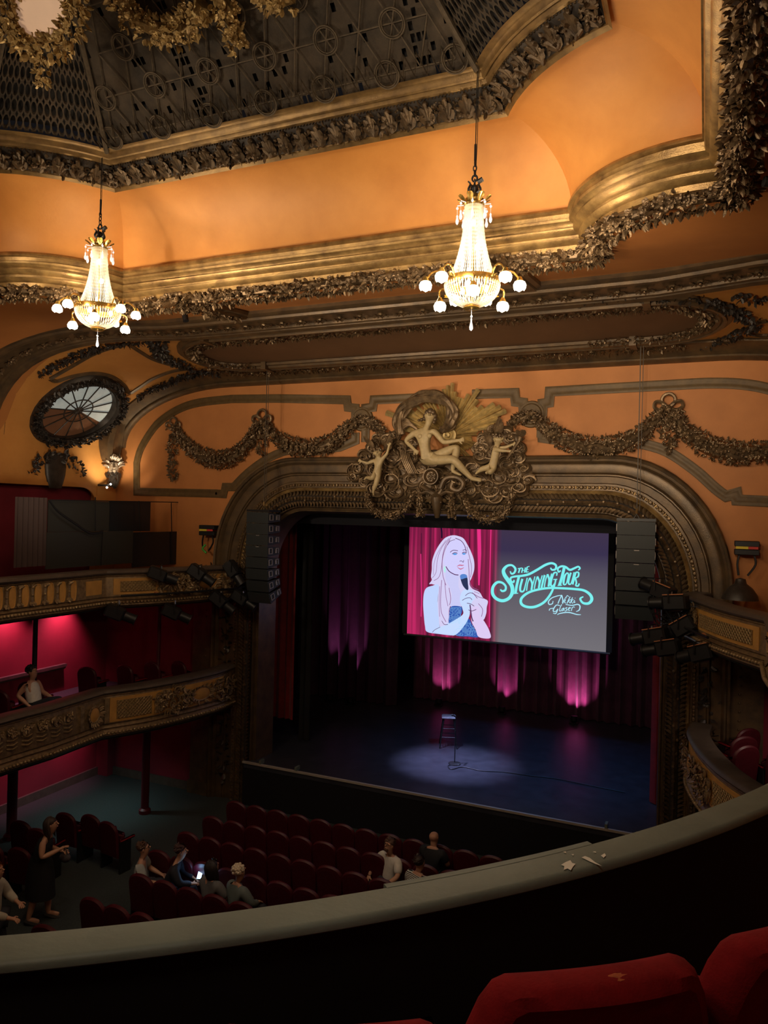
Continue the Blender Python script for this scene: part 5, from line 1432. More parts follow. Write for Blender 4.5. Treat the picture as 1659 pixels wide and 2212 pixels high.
    for k in range(5):
        a = 2 * PI * k / 5; d = V((math.cos(a), math.sin(a), 0))
        mb.tube(catmull([q(0, 0, 1.0), q(0, 0, 1.05) + d * .07, q(0, 0, 1.12) + d * .05, q(0, 0, 1.15) + d * .08], 4), [.02 - .001 * i for i in range(13)], 5)
    mb.ball(q(0, 0, 1.07), .05, 10, 7)
    mb.tube([q(.03 * math.cos(x), 0, 1.19 + .035 * math.sin(x)) for x in [2 * PI * i / 12 for i in range(12)]], .011, 6, closed=True)
    mb.tube([q(.03, .02, 1.15), q(.09, .02, 1.18)], .028, 8)
    for k in range(3): mb.tube([q(.02 * math.cos(x) * (k % 2), .02 * math.cos(x) * ((k + 1) % 2), 1.25 + k * .055 + .035 * math.sin(x)) for x in [2 * PI * i / 10 for i in range(10)]], .007, 5, closed=True)
    mb.tube([q(0, 0, 1.39), q(0.0, 0, 1.58)], .014, 6)
    mb.build('hook_chain', m_blackmetal, t)
    mb = MB(); mb.tube([q(0, 0, 1.35), V((c.x, c.y, 12.6))], .006, 5); mb.tube([q(.01, 0, 1.2), q(.02, 0, 1.6), V((c.x + .01, c.y, 12.6))], .004, 4); mb.build('cable', m_blackmetal, t)
    return t
m_shade = mat('frosted_glass_shade', (1, .95, .8), .4, 0, emit=(1, .93, .72), estr=7.0)
chR = V((-2.50, 8.12, 9.60)); chL = V((-8.10, 8.12, 9.62))
pR = aY(1020, 611, 8.12); pL = aY(212, 668, 8.12)
cA = chandelier(pR, 'crystal chandelier hanging right of centre, nearer the middle of the ceiling cove', 0)
cB = chandelier(pL, 'crystal chandelier hanging at the left, over the side boxes', .35)
for p in (pR, pL):
    for k in range(3):
        a = 2 * PI * k / 3 + .5
        lamp('chandelier_glow', 'POINT', p + V((.80 * math.cos(a), .80 * math.sin(a), -.06)), 40, (1.0, .74, .46), None, .12)
    lamp('chandelier_core', 'POINT', p + V((0, 0, .28)), 3.2, (1.0, .93, .76), None, .04)
    lamp('chandelier_core', 'POINT', p + V((0, 0, -.08)), 3.0, (1.0, .93, .76), None, .04)
# the two rear chandeliers of the set, behind the viewer, seen only as light
for x in (-2.5, -8.0): lamp('rear_chandelier_glow', 'POINT', (x, .3, 9.6), 70, (1.0, .72, .44), None, .35)

# ================================================================== BALCONIES
def mirror(P): return [V((2 * CX - p.x + .06, p.y, p.z)) for p in P]
upL = catmull([V(p) for p in [(-10.6, 4.5, 5.67), (-11.15, 7.0, 5.67), (-11.3, 9.25, 5.67), (-11.25, 10.6, 5.67)]], 5) + [V((-11.28, 11.66, 5.67))] + catmull([V(p) for p in [(-11.26, 11.7, 5.67), (-10.72, 12.7, 5.67), (-10.33, 13.8, 5.67), (-10.12, 14.5, 5.67), (-10.3, 14.95, 5.67)]], 5)
loL = catmull([V(p) for p in [(-10.6, 5.5, 3.26), (-11.05, 7.6, 3.26), (-11.13, 9.14, 3.26), (-11.06, 10.2, 3.26)]], 5) + [V((-11.12, 11.5, 3.26))] + catmull([V(p) for p in [(-11.1, 11.55, 3.26), (-10.72, 12.3, 3.26), (-10.42, 13.3, 3.26), (-10.28, 14.2, 3.26), (-10.32, 14.9, 3.26)]], 5)
def balcony(P, side, zr, zb, name, label, flip, floor_z):
    """P runs from the back of the hall to the stage"""
    t = thing(name, label, 'balcony', tuple(V((P[0].x, P[0].y, zb))))
    sgn = -1 if flip else 1      # outwards = to the inside of the hall
    def sweep(prof, z=zr):
        rows = []
        for i, p in enumerate(P):
            tg = (P[min(i + 1, len(P) - 1)] - P[max(i - 1, 0)]); tg.z = 0; tg.normalize()
            o_ = V((tg.y, -tg.x, 0)) * sgn
            rows.append([V((p.x, p.y, 0)) + o_ * a + V((0, 0, z + b)) for (a, b) in prof])
        m_ = MB(); m_.grid(rows); return m_
    sweep([(-.30, -.12), (-.31, -.02), (-.27, .0), (0, .0), (.05, -.02), (.07, -.06), (.05, -.09), (0, -.10)]).build('rail', m_railbrown, t)
    h = zr - zb
    sweep([(0, -.10), (.02, -.13), (0, -.15), (.01, -.17), (.03, -h * .68), (.0, -h * .70), (.03, -h * .72), (.05, -h * .76), (.02, -h * .79), (.06, -h * .82), (.08, -h * .9), (.02, -h * .97), (-.10, -h), (-.3, -h)]).build('fascia', m_fascia, t)
    wallx = (XL - .2) if not flip else XR
    for nm, z, mt in (('floor_slab', floor_z, m_carpet),):
        m_ = MB(); rows = [[V((wallx, p.y, z)), V((p.x, p.y, z))] for p in P]; m_.grid(rows)
        rows = [[V((wallx, p.y, zb)), V((p.x, p.y, zb))] for p in P]; m_.grid(rows); m_.build(nm, mt, t)
    sweep([(-.28, -.1), (-.26, -h + .1)]).build('inner_lining', m_red, t)
    return t, sgn
def offpt(P, s_, zoff, out, sgn):
    """point at arc length s_ from the stage end of the path"""
    L = 0
    for i in range(len(P) - 1, 0, -1):
        d = (P[i] - P[i - 1]).length
        if L + d >= s_:
            p = P[i].lerp(P[i - 1], (s_ - L) / d); tg = (P[i] - P[i - 1]); tg.z = 0; tg.normalize(); o_ = V((tg.y, -tg.x, 0)) * sgn
            return p + o_ * out + V((0, 0, zoff)), tg, o_
        L += d
    return P[0], V((0, 1, 0)), V((1, 0, 0))
def slength(P): return sum((P[i + 1] - P[i]).length for i in range(len(P) - 1))
def decorate(t, P, sgn, h, upper, rng2, s1=2.5):
    """panels, cartouches and carving along the fascia"""
    def patch(s0, s1, z0, z1, out, name, mt, nseg=8, lat=False):
        m_ = MB(); rows = []
        for k in range(nseg + 1):
            s_ = s0 + (s1 - s0) * k / nseg
            a, _, o_ = offpt(P, s_, z0, out, sgn); b, _, _ = offpt(P, s_, z1, out, sgn); c_, _, _ = offpt(P, s_, z1, 0, sgn); d_, _, _ = offpt(P, s_, z0, 0, sgn)
            rows.append([d_, a, b, c_])
        m_.grid(rows); m_.add([p for p in rows[0]], [(0, 1, 2, 3)]); m_.add([p for p in rows[-1]], [(0, 1, 2, 3)])
        if lat:
            w_ = s1 - s0; hh_ = z1 - z0; st_ = .075
            k = -int(hh_ / st_) - 1
            while k * st_ < w_:
                for sl in (1, -1):
                    a0 = k * st_; pts = []
                    for q in range(9):
                        zz = hh_ * q / 8; ss = a0 + zz if sl > 0 else a0 + hh_ - zz
                        if 0 <= ss <= w_: pts.append(offpt(P, s0 + ss, z0 + zz, out + .006, sgn)[0])
                    if len(pts) > 1: m_.tube(pts, .009, 4)
                k += 1
        return m_.build(name, mt, t)
    zt, zb_ = -.18, -h * .66
    S_ = slength(P)
    s2 = 3.38
    # ochre frame with lattice
    patch(s1 - .1, s2 + .02, zb_ + .0, zt, .035, 'ochre_frame', m_ochre)
    patch(s1 + .02, s2 - .12, zb_ + .06, zt - .06, .05, 'lattice_panel', m_lattice, lat=True)
    # cartouche with ochre field (curved corner by stage)
    patch(.45, s1 - .1, zb_, zt, .03, 'ochre_frame', m_ochre)
    def cart(s_, rz, rs, lab='cartouche', ochre=True):
        m_ = MB()
        ring = [offpt(P, s_ + rs * math.cos(a), (zt + zb_) / 2 + rz * math.sin(a), .07, sgn)[0] for a in [2 * PI * k / 20 for k in range(20)]]
        c_ = sum(ring, V()) / 20; o_ = offpt(P, s_, 0, .07, sgn)[2]
        m_.add([c_ + o_ * .05] + ring, [(0, i + 1, (i + 1) % 20 + 1) for i in range(20)]); m_.build(lab, m_ochre, t)
        m_ = MB(); m_.tube(ring, .022, 6, closed=True)
        for k in range(34):
            p = ring[rng2.randrange(20)]; m_.leaf(p + o_ * .02, (p - c_).normalized() + V((0, 0, rng2.uniform(-.6, .6))), o_, rng2.uniform(.06, .12), .05, .4)
        m_.build('cartouche_frame', m_fascia_c, t)
    cart(min(1.25, s1 * .5), .15, .26)
    # trophy carving clusters
    def cluster(s0, s1_, name='carved_trophy', n_=110, dens=.13):
        m_ = MB()
        for k in range(n_):
            s_ = rng2.uniform(s0, s1_); f_ = math.sin(PI * (s_ - s0) / (s1_ - s0)); z = (zt + zb_) / 2 + rng2.uniform(-1, 1) * h * .28 * (.4 + .6 * f_)
            p, tg, o_ = offpt(P, s_, z, .05 + rng2.uniform(0, .09) * f_, sgn)
            q = rng2.random()
            if q < .2: m_.flower(p, o_, .05)
            elif q < .35: m_.ball(p, .03, 7, 5)
            elif q < .5: m_.tube([p + tg * .07 * math.cos(a) + V((0, 0, .07 * math.sin(a))) + o_ * .02 for a in [.55 * i for i in range(8)]], .014, 5)
            else: m_.leaf(p, tg * rng2.uniform(-1, 1) + V((0, 0, rng2.uniform(-1, 1))), o_, dens * rng2.uniform(.7, 1.2), .06, .4)
        m_.build(name, m_fascia_c, t)
    cluster(min(1.6, s1 * .6), s1 - .05, n_=150); cluster(.05, min(.95, s1 * .4))
    
    # repeated motifs to the left
    if upper:
        patch(s2 + .30, s2 + .72, zb_ + .03, zt - .02, .03, 'octagon_panel', m_ochre)
        s_ = s2 + 1.05
        while s_ < S_ - .3:
            m_ = MB(); ring = []
            for a in [2 * PI * k / 16 for k in range(16)]:
                ring.append(offpt(P, s_ + .065 * math.cos(a), (zt + zb_) / 2 + (.19 * max(-1, min(1, 1.25 * math.sin(a)))), .03, sgn)[0])
            c_ = sum(ring, V()) / 16; m_.add([c_] + ring, [(0, i + 1, (i + 1) % 16 + 1) for i in range(16)]); m_.tube(ring, .012, 5, closed=True); m_.build('arched_opening', m_ochre, t)
            m_ = MB(); p, tg, o_ = offpt(P, s_ + .13, (zt + zb_) / 2, .04, sgn)
            for dz in (-.16, 0, .14): m_.ball(p + V((0, 0, dz)), .03, 7, 5)
            for k in range(5): m_.leaf(p + V((0, 0, .14)), V((0, 0, .5)) + tg * rng2.uniform(-1, 1), o_, .1, .05); m_.leaf(p + V((0, 0, -.12)), V((0, 0, -.6)) + tg * rng2.uniform(-1, 1), o_, .1, .05)
            m_.box(p + V((0, 0, 0)) - o_ * .015, (.05, .05, .40)); m_.build('baluster_relief', m_fascia_c, t)
            s_ += .27
    else:
        patch(s2 + .04, s2 + .14, zb_, zt, .07, 'pilaster_strip', m_fascia_c)
        cart(s2 + .45, .16, .14)
        patch(s2 + .72, s2 + .82, zb_, zt, .07, 'pilaster_strip', m_fascia_c)
        s_ = s2 + 1.1
        while s_ < S_ - .3:
            m_ = MB(); p, tg, o_ = offpt(P, s_, zt - .05, .04, sgn)
            for k in range(14): 
                q = p + tg * rng2.uniform(-.1, .1) + V((0, 0, rng2.uniform(-.12, .03)))
                if k % 3 == 0: m_.flower(q, o_, .05)
                else: m_.leaf(q, tg * rng2.uniform(-1, 1) + V((0, 0, -1)), o_, .1, .05, .3)
            q, tg, o_ = offpt(P, s_, zb_ + .1, .02, sgn)
            for dz in (0, .07, .15): m_.tube([q - tg * .11 + V((0, 0, dz)), q + o_ * .03 + V((0, 0, dz - .02)), q + tg * .11 + V((0, 0, dz))], .018, 5)
            m_.build('swag_relief', m_fascia_c, t); s_ += .30
    # bead course
    m_ = MB(); s_ = .05
    while s_ < S_ - .1:
        p, tg, o_ = offpt(P, s_, -h * .86, .08, sgn); m_.ball(p, .036, 7, 5, (1, 1, .9)); s_ += .075
    m_.build('bead_course', m_fascia_c, t)
m_lattice = mat('ochre_lattice', (0.32, 0.21, 0.09), .5, .2, .3, 20)
m_fascia_c = mat('fascia_carving', (0.36, 0.25, 0.13), .38, .35, .5, 12, .2, 90, col2=(0.16, 0.11, 0.06))
r2 = random.Random(21)
t1, s1_ = balcony(upL, 'left', 5.67, 4.86, 'balcony', 'upper left balcony front with arched openings and black stage lanterns below it', False, 4.98)
decorate(t1, upL, s1_, .78, True, r2)
t2, s2_ = balcony(loL, 'left', 3.26, 2.24, 'balcony', 'lower left balcony front with swags and cartouches, a man in white vest above it', False, 2.42)
decorate(t2, loL, s2_, 1.02, False, r2)
t3, s3_ = balcony(mirror(upL)[8:], 'right', 5.67, 4.86, 'balcony', 'upper right balcony front with a lattice panel beside the hung loudspeaker', True, 4.98)
decorate(t3, mirror(upL)[8:], s3_, .78, True, r2, 1.5)
t4, s4_ = balcony(mirror(loL)[5:], 'right', 3.26, 2.24, 'balcony', 'lower right box front curving beside the stage, red armchairs inside it', True, 2.42)
decorate(t4, mirror(loL)[5:], s4_, 1.02, False, r2)
# poles
def pole(x, y, z0_, z1_, r_, lab, mt):
    mb = MB(); mb.lathe([(r_ * 1.5, z0_), (r_ * 1.5, z0_ + .08), (r_, z0_ + .12), (r_, z1_ - .12), (r_ * 1.4, z1_ - .05), (r_ * 1.4, z1_)], 14, (x, y, 0)); return tag(mb.build('column', mt), lab, 'column')
m_polered = mat('dark_red_paint', (0.10, 0.006, 0.014), .45)
pole(-13.15, 11.15, 0, 2.24, .10, 'dark red round column on the stalls floor at far left, near a walking woman', m_polered)
pole(-11.6, 13.4, 0, 2.24, .09, 'slim dark red column under the lower left balcony, nearer the stage', m_polered)
pole(-12.95, 11.45, 2.42, 4.84, .05, 'thin black column behind the man in the white vest', m_blackmetal)
pole(-12.0, 14.2, 2.42, 4.84, .05, 'thin dark column between the two left balconies near the stage', m_polered)
pole(1.5, 14.2, 2.42, 4.84, .07, 'dark red column in the lower right box behind the armchairs', m_polered)
mb = MB(); mb.box((XL - .05, 14.9, 1.12), (.45, .3, 2.24)); tag(mb.build('wall_pier', m_red), 'red pier in the corner of the stalls under the balcony', 'pier')
mb = MB(); mb.box((XL - .14, 11.0, 3.06), (.10, 5.2, .07)); mb.box((XL - .16, 11.0, 3.0), (.06, 5.2, .05)); struct(mb.build('trim_31', m_railbrown))
# ---- booth screens and wire frame on the upper left balcony
bt = thing('masking_screen', 'row of dark masking panels standing behind the upper left balcony rail', 'screen', (-12.2, 12.5, 4.98))
xx = -12.2
def ypan(u0, v0, u1, v1, nm, mt, x=xx, th=.03):
    a = aX(u0, v0, x); b2 = aX(u1, v1, x); mb = MB(); mb.box((x, (a.y + b2.y) / 2, (a.z + b2.z) / 2), (th, abs(b2.y - a.y), abs(a.z - b2.z))); mb.build(nm, mt, bt)
mb = MB(); a = aX(33, 1073, xx); b2 = aX(97, 1222, xx); rows = []
for z in (a.z, b2.z): rows.append([V((xx + .03 * math.sin(k * 1.6), a.y + (b2.y - a.y) * k / 24, z)) for k in range(25)])
mb.grid(rows); mb.build('brown_curtain', mat('brown_cloth', (0.055, 0.03, 0.026), .8), bt)
m_p1 = mat('dark_grey_panel', (0.030, 0.030, 0.026), .5); m_p2 = mat('black_glossy_panel', (0.012, 0.014, 0.018), .3)
ypan(104, 1080, 235, 1147, 'upper_panel', m_p1, xx - .05); ypan(236, 1082, 323, 1147, 'upper_panel', m_p2, xx - .05)
ypan(100, 1150, 285, 1216, 'lower_panel', m_p1); ypan(287, 1150, 430, 1214, 'lower_panel', m_p2)
mb = MB(); P_ = [(104, 1080), (428, 1086)]
q = [aX(104, 1080, xx + .03), aX(428, 1086, xx + .03)]; mb.tube(q, .012, 5)
for (u0, v0, u1, v1) in ((206, 1074, 206, 1147), (222, 1150, 218, 1222), (300, 1082, 303, 1148), (370, 1086, 372, 1216), (428, 1086, 427, 1150)): mb.tube([aX(u0, v0, xx + .04), aX(u1, v1, xx + .04)], .012, 5)
mb.build('frame_rods', m_blackmetal, bt)
mb = MB(); mb.tube(catmull([aX(u, v, xx + .1) for u, v in ((106, 1080), (125, 1105), (160, 1130), (195, 1152), (222, 1148))], 5), .022, 6); tag(mb.build('hanging_cable', m_blackmetal), 'thick black cable sagging across the masking panels', 'cable')

# ---- stage lanterns
def lantern(parent_name, lab, loc, tgt, L=.5, r_=.11, hang=.22, sheet=False):
    t = thing('stage_lantern', lab, 'stage light', tuple(loc), 'stage lanterns on the balcony fronts')
    d = (V(tgt)).normalized(); loc = V(loc)
    sd = d.cross(V((0, 0, 1))).normalized(); up = sd.cross(d)
    Rm = Matrix((sd, d, up)).transposed()
    c_ = loc + V((0, 0, -hang))
    mb = MB(); mb.bbox(c_ - d * .08, (r_ * 2, L * .62, r_ * 2.1), .03, Rm); mb.build('housing', m_blackmetal, t)
    mb = MB(); mb.tube([c_ + d * L * .2, c_ + d * L * .55], r_ * .8, 14); mb.tube([c_ + d * L * .55, c_ + d * L * .58], r_ * .95, 14); mb.build('lens_tube', m_blackmetal, t)
    mb = MB(); mb.tube([c_ + sd * r_ * 1.2, c_ + sd * r_ * 1.2 + V((0, 0, r_ * 1.6)), c_ - sd * r_ * 1.2 + V((0, 0, r_ * 1.6)), c_ - sd * r_ * 1.2], .011, 5); mb.build('yoke', m_blackmetal, t)
    mb = MB(); mb.tube([loc + V((0, 0, .03)), c_ + V((0, 0, r_ * 1.5))], .018, 6); mb.build('hook_clamp', m_steel, t)
    mb = MB(); mb.box(c_ - d * .08 - up * r_ * 1.12, (.03, .14, .02), rot=Rm); mb.build('bright_handle', m_steel, t)
    if sheet:
        mb = MB(); mb.box(c_ - d * .08 + up * r_ * 1.12 - sd * r_ * .9, (.02, L * .55, .015), rot=Rm); mb.build('copper_edge', m_copper, t)
    return t
m_steel = mat('bright_steel', (0.45, 0.44, 0.42), .3, .7); m_copper = mat('copper_edge', (0.55, 0.22, 0.10), .4, .3)
for i, (u, v, x, hg, tx, lab) in enumerate([(348, 1242, -10.55, .0, (.75, .55, -.35), 'black stage lantern against the top of upper left balcony front, leftmost high one'), (257, 1300, -10.95, .24, (.7, .5, -.35), 'black stage lantern hanging lowest and leftmost under the upper left balcony'), (378, 1300, -10.4, .24, (.7, .5, -.4), 'black stage lantern hanging second from left under the upper left balcony'),
    (432, 1240, -10.2, .0, (.7, .3, -.5), 'black stage lantern high on upper left balcony, second of the high ones'), (478, 1280, -9.95, .2, (.7, .3, -.6), 'black stage lantern hanging near the balcony corner left of the loudspeaker column'), (505, 1235, -9.85, .0, (.6, .1, -.8), 'steeply tilted stage lantern high beside the left loudspeaker column'), (525, 1285, -9.75, .1, (.8, .2, -.5), 'stage lantern closest to the left loudspeaker column, low')]):
    p = aX(u, v, x); lantern('', lab, p, tx, .62, .125, hg)
for i, (u, v, Y, hg, tx, lab) in enumerate([(1450, 1295, 13.6, .05, (-.9, .3, -.12), 'large black stage lantern on top of the right balcony bundle'), (1425, 1262, 13.8, .1, (-.8, .5, .25), 'stage lantern tilted up at the top of the right bundle'), (1408, 1360, 13.6, .12, (-.85, .3, -.25), 'stage lantern with copper edge at the left end of the right bundle'), (1435, 1385, 13.5, .12, (-.85, .3, -.25), 'stage lantern with copper edge below its neighbour in the right bundle'), (1510, 1392, 13.1, .15, (-.7, .4, -.3), 'stage lantern hanging lowest right under the right balcony, copper edged'), (1470, 1345, 13.7, .1, (-.7, .2, -.5), 'stage lantern in the middle of the right bundle, by the carved corner')]):
    p = aY(u, v, Y); lantern('', lab, p, tx, .64, .125, hg, True)
def bar(P, lab, dots):
    t = thing('lighting_bar', lab, 'pipe', tuple(P[0]))
    mb = MB(); mb.tube(P, .022, 8); mb.build('pipe', m_blackmetal, t)
    for k in dots: p = P[0].lerp(P[-1], k); mb = MB(); mb.tube([p - (P[-1] - P[0]).normalized() * .03, p + (P[-1] - P[0]).normalized() * .03], .034, 8); mb.build('copper_collar', m_copper, t)
bar([offpt(upL, s_, -.52, .22, s1_)[0] for s_ in (3.3, 2.6, 1.9, 1.2, .6, .15)], 'black lighting bar along the front of the upper left balcony', (.25, .55, .8))
mr_ = mirror(upL)[8:]
bar([offpt(mr_, s_, -.50, .24, s3_)[0] for s_ in (2.4, 1.9, 1.2, .6, .15)], 'black lighting bar along the front of the upper right balcony', (.12, .8))
# tangle of cables at the lantern bundles
for (cu, cv, Y, lab) in ((480, 1262, 14.6, 'tangle of black cables between lanterns at the left balcony corner'), (1455, 1335, 13.75, 'tangle of black cables between lanterns at the right balcony corner')):
    mb = MB(); rr = random.Random(cu)
    for k in range(12):
        q = catmull([aY(cu + rr.uniform(-45, 45), cv + rr.uniform(-50, 40), Y + rr.uniform(-.15, .1)) for _ in range(5)], 6); mb.tube(q, .010, 5)
    tag(mb.build('cable_bundle', m_blackmetal), lab, 'cables')
# amplifier boxes on the wall
for (u0, u1, v, lab) in ((436, 468, 1145, 'left'), (1586, 1640, 1183, 'right')):
    c_ = aY((u0 + u1) / 2, v, 14.8); w_ = (aY(u1, v, 14.8) - aY(u0, v, 14.8)).x
    t = thing('dimmer_box', 'black power box with yellow and red strip on wall bracket, %s of the arch' % lab, 'power box', tuple(c_), None)
    mb = MB(); mb.bbox(c_ + V((0, 0, .07)), (w_, .25, .10), .01); mb.bbox(c_ + V((0, 0, -.08)), (w_, .25, .10), .01); mb.build('casing', m_blackmetal, t)
    mb = MB(); mb.box(c_ + V((-w_ * .2, -.125, 0)), (w_ * .5, .02, .045)); mb.build('yellow_strip', mat('yellow_label', (.75, .60, .05), .6) if lab == 'left' else bpy.data.materials['yellow_label'], t)
    mb = MB(); mb.box(c_ + V((w_ * .25, -.125, 0)), (w_ * .38, .02, .045)); mb.build('red_strip', mat('red_label', (.6, .05, .04), .6) if lab == 'left' else bpy.data.materials['red_label'], t)
    mb = MB()
    for sx in (-.3, .3): mb.tube(catmull([c_ + V((sx * w_, -.05, -.13)), c_ + V((sx * w_ * 1.2, -.05, -.3)), c_ + V((sx * w_ * .6 - .05, -.05, -.5))], 4), .02, 5)
    mb.build('cable_tails', m_blackmetal, t)
    mb = MB(); mb.tube(catmull([c_ + V((-.02, -.1, -.35)), c_ + V((-.08, -.14, -.45)), c_ + V((0.02, -.12, -.55))], 4), .025, 6); mb.build('green_tape', mat('green_tape', (.06, .4, .05), .6), t) if lab == 'left' else None
mb = MB(); c_ = aY(1600, 1245, 14.4); c_.z = 5.62; mb.lathe([(.30, 0), (.28, .08), (.2, .2), (.1, .28), (.08, .36), (.0, .38)], 16, c_); tag(mb.build('covered_fixture', m_dark), 'dark dome shaped fixture under cloth on the upper right balcony', 'fixture')
mb = MB(); c_ = aY(1650, 392, 7.2)
c_ = aZ(1650, 392, 10.2); mb.tube([c_, c_ + V((.25, .1, -.02))], .05, 10); mb.tube([c_ + V((.1, 0, .03)), c_ + V((.1, 0, .2))], .012, 5); tag(mb.build('spot_lamp', m_blackmetal), 'small black spotlight on the ceiling at the right frame edge', 'spotlight')
c_ = on_vault(398, 668)[0]; mb = MB(); mb.tube([c_ + V((0, 0, -.05)), c_ + V((.06, -.02, -.22))], .055, 10); mb.tube([c_, c_ + V((0, 0, -.08))], .015, 6); tag(mb.build('spot_lamp', m_blackmetal), 'small black spotlight under the left ceiling shell boss', 'spotlight')
c_ = aX(232, 1048, XL + .30); t = thing('picture_lamp', 'small two-bulb lamp below the carved mask at the left corner', 'lamp', tuple(c_))
mb = MB(); mb.tube([c_ - V((.30, 0, 0)), c_, c_ + V((.05, .03, .03))], .03, 8); mb.build('lamp_arm', m_blackmetal, t)
mb_ = emat('small_bulb', (1, .95, .85), 12)
for (u, v) in ((239, 1046), (231, 1053)): mb = MB(); mb.ball(aX(u, v, XL + .36), .024, 8, 6); mb.build('bulb', mb_, t)
# ================================================================== THEATRE SEATS
def seat_model(name, lab, w, h, mt, arm=True, folded=True, tk=.09, group=None):
    """faces +y, back towards -y; origin at floor"""
    t = thing(name, lab, 'theatre seat', (0, 0, 0), group)
    # backrest: arched top cushion
    mb = MB(); rows = []
    n_ = 14
    prof = []
    for k in range(n_ + 1):
        a = PI * k / n_; x = -w / 2 * math.cos(a); z = h - .20 + .20 * math.sin(a) ** .8 if 0 < k < n_ else h - .20
        prof.append((x, z))
    out = [(-w / 2 * .94, .30)] + prof + [(w / 2 * .94, .30)]
    cz = .55
    for (dy, s_) in ((0.0, .80), (-.012, .93), (-.035, 1.0), (-tk + .03, 1.0), (-tk + .005, .94), (-tk, .80)):
        rows.append([V((x * s_, dy - .12 * ((cz + (z - cz) * s_) - .45), cz + (z - cz) * s_ )) for x, z in out])
    mb.grid(rows, closed=True)
    k0 = len(out); mb.add(rows[0], [tuple(range(k0 - 1, -1, -1))]); mb.add(rows[-1], [tuple(range(k0))])
    mb.build('backrest', mt, t)
    mb = MB()
    if folded: mb.bbox((0, .10, .52), (w * .84, .12, .40), .05, Matrix.Rotation(-.12, 3, 'X'))
    else: mb.bbox((0, .26, .43), (w * .84, .44, .12), .05)
    mb.build('seat_cushion', mt, t)
    for s_ in (-1, 1):
        mb = MB(); mb.bbox((s_ * w * .5, .16, .62), (.05, .36, .05), .02); mb.build('armrest', m_armred, t)
        mb = MB(); mb.box((s_ * w * .5, .10, .30), (.035, .26, .60)); mb.build('side_frame', m_blackmetal, t)
    index_tree(t)
    return t
m_armred = mat('armrest_red_paint', (0.20, 0.010, 0.016), .35)
proto = seat_model('theatre_seat', 'x', .50, .98, m_velvetfar)
first = [True]
def put(x, y, rz, lab, grp, z=0.0, sc_=1.0):
    if first[0]:
        first[0] = False; proto.location = (x, y, z); proto.rotation_euler = (0, 0, rz); proto['label'] = lab; proto['group'] = grp; ORI[proto.name] = V((x, y, z)); o = proto
    else: o = copy_tree(proto, (x, y, z), rz, lab, grp)
    return o
rowsY = [(12.93, -8.73, 13, 'front row of stalls'), (12.10, -8.70, 12, 'second row from stage'), (11.32, -8.68, 10, 'third row from stage'), (10.50, -8.66, 9, 'fourth row from stage'), (9.70, -8.35, 7, 'fifth row from stage')]
ordn = ['first', 'second', 'third', 'fourth', 'fifth', 'sixth', 'seventh', 'eighth', 'ninth', 'tenth', 'eleventh', 'twelfth', 'thirteenth', 'fourteenth']
sk_ = {(3, 0): 0}
for ri, (Y, X0, n_, nm) in enumerate(rowsY):
    for k in range(n_):
        put(X0 + k * .492, Y, 0, 'dark red seat, %s, %s from left aisle' % (nm, ordn[k]), 'red seats in the ' + nm)
for k in range(4): put(-8.50 + k * .49, 8.80, 0, 'dark red seat just above the grey rail, %s from row end' % ordn[k], 'red seats just above the grey rail')
for k, (x, y, rz) in enumerate([(-11.35, 10.95, .05), (-10.85, 11.1, .0), (-10.3, 11.0, -.1), (-11.25, 10.2, .1), (-11.45, 9.4, .1), (-10.9, 9.5, .1), (-8.55, 7.95, .1), (-11.8, 10.3, .1)]):
    put(x, y, rz, 'dark red seat in the side block left of aisle, ' + ['left of its middle', 'in its middle', 'rightmost', 'behind the front three', 'leftmost by the frame edge', 'behind the standing woman', 'alone by the grey rail', 'beside the round column'][k], 'red seats in the left side block')
# boxes of the first tier
for k, (x, y, rz, z) in enumerate([(-12.45, 10.25, .2, 2.42), (-12.5, 11.0, .2, 2.42), (-12.55, 12.6, .1, 2.42), (-12.0, 13.2, -.1, 2.42), (-11.7, 13.75, -.1, 2.42), (-11.2, 14.1, -.2, 2.42)]):
    put(x, y, rz, 'dark red seat in the lower left balcony, ' + ['leftmost at the frame edge', 'behind the man in the white vest', 'right of the pink lit ledge', 'in the dark middle', 'left end of the dark group', 'nearest the stage'][k], 'red seats in the lower left balcony', z)
for k, (x, y, rz) in enumerate([(.70, 14.45, .7), (.62, 13.9, .6), (.62, 13.35, .7), (1.15, 13.5, .5)]):
    put(x, y, rz, 'red armchair in the lower right box, ' + ['farthest back', 'middle one standing tall', 'nearest in front', 'rightmost at the frame edge'][k], 'red armchairs in the lower right box', 2.42)
put(-12.0, 9.6, -1.3, 'dark seat seen over the upper left balcony rail at the left edge', 'seats of the upper left balcony', 4.80)

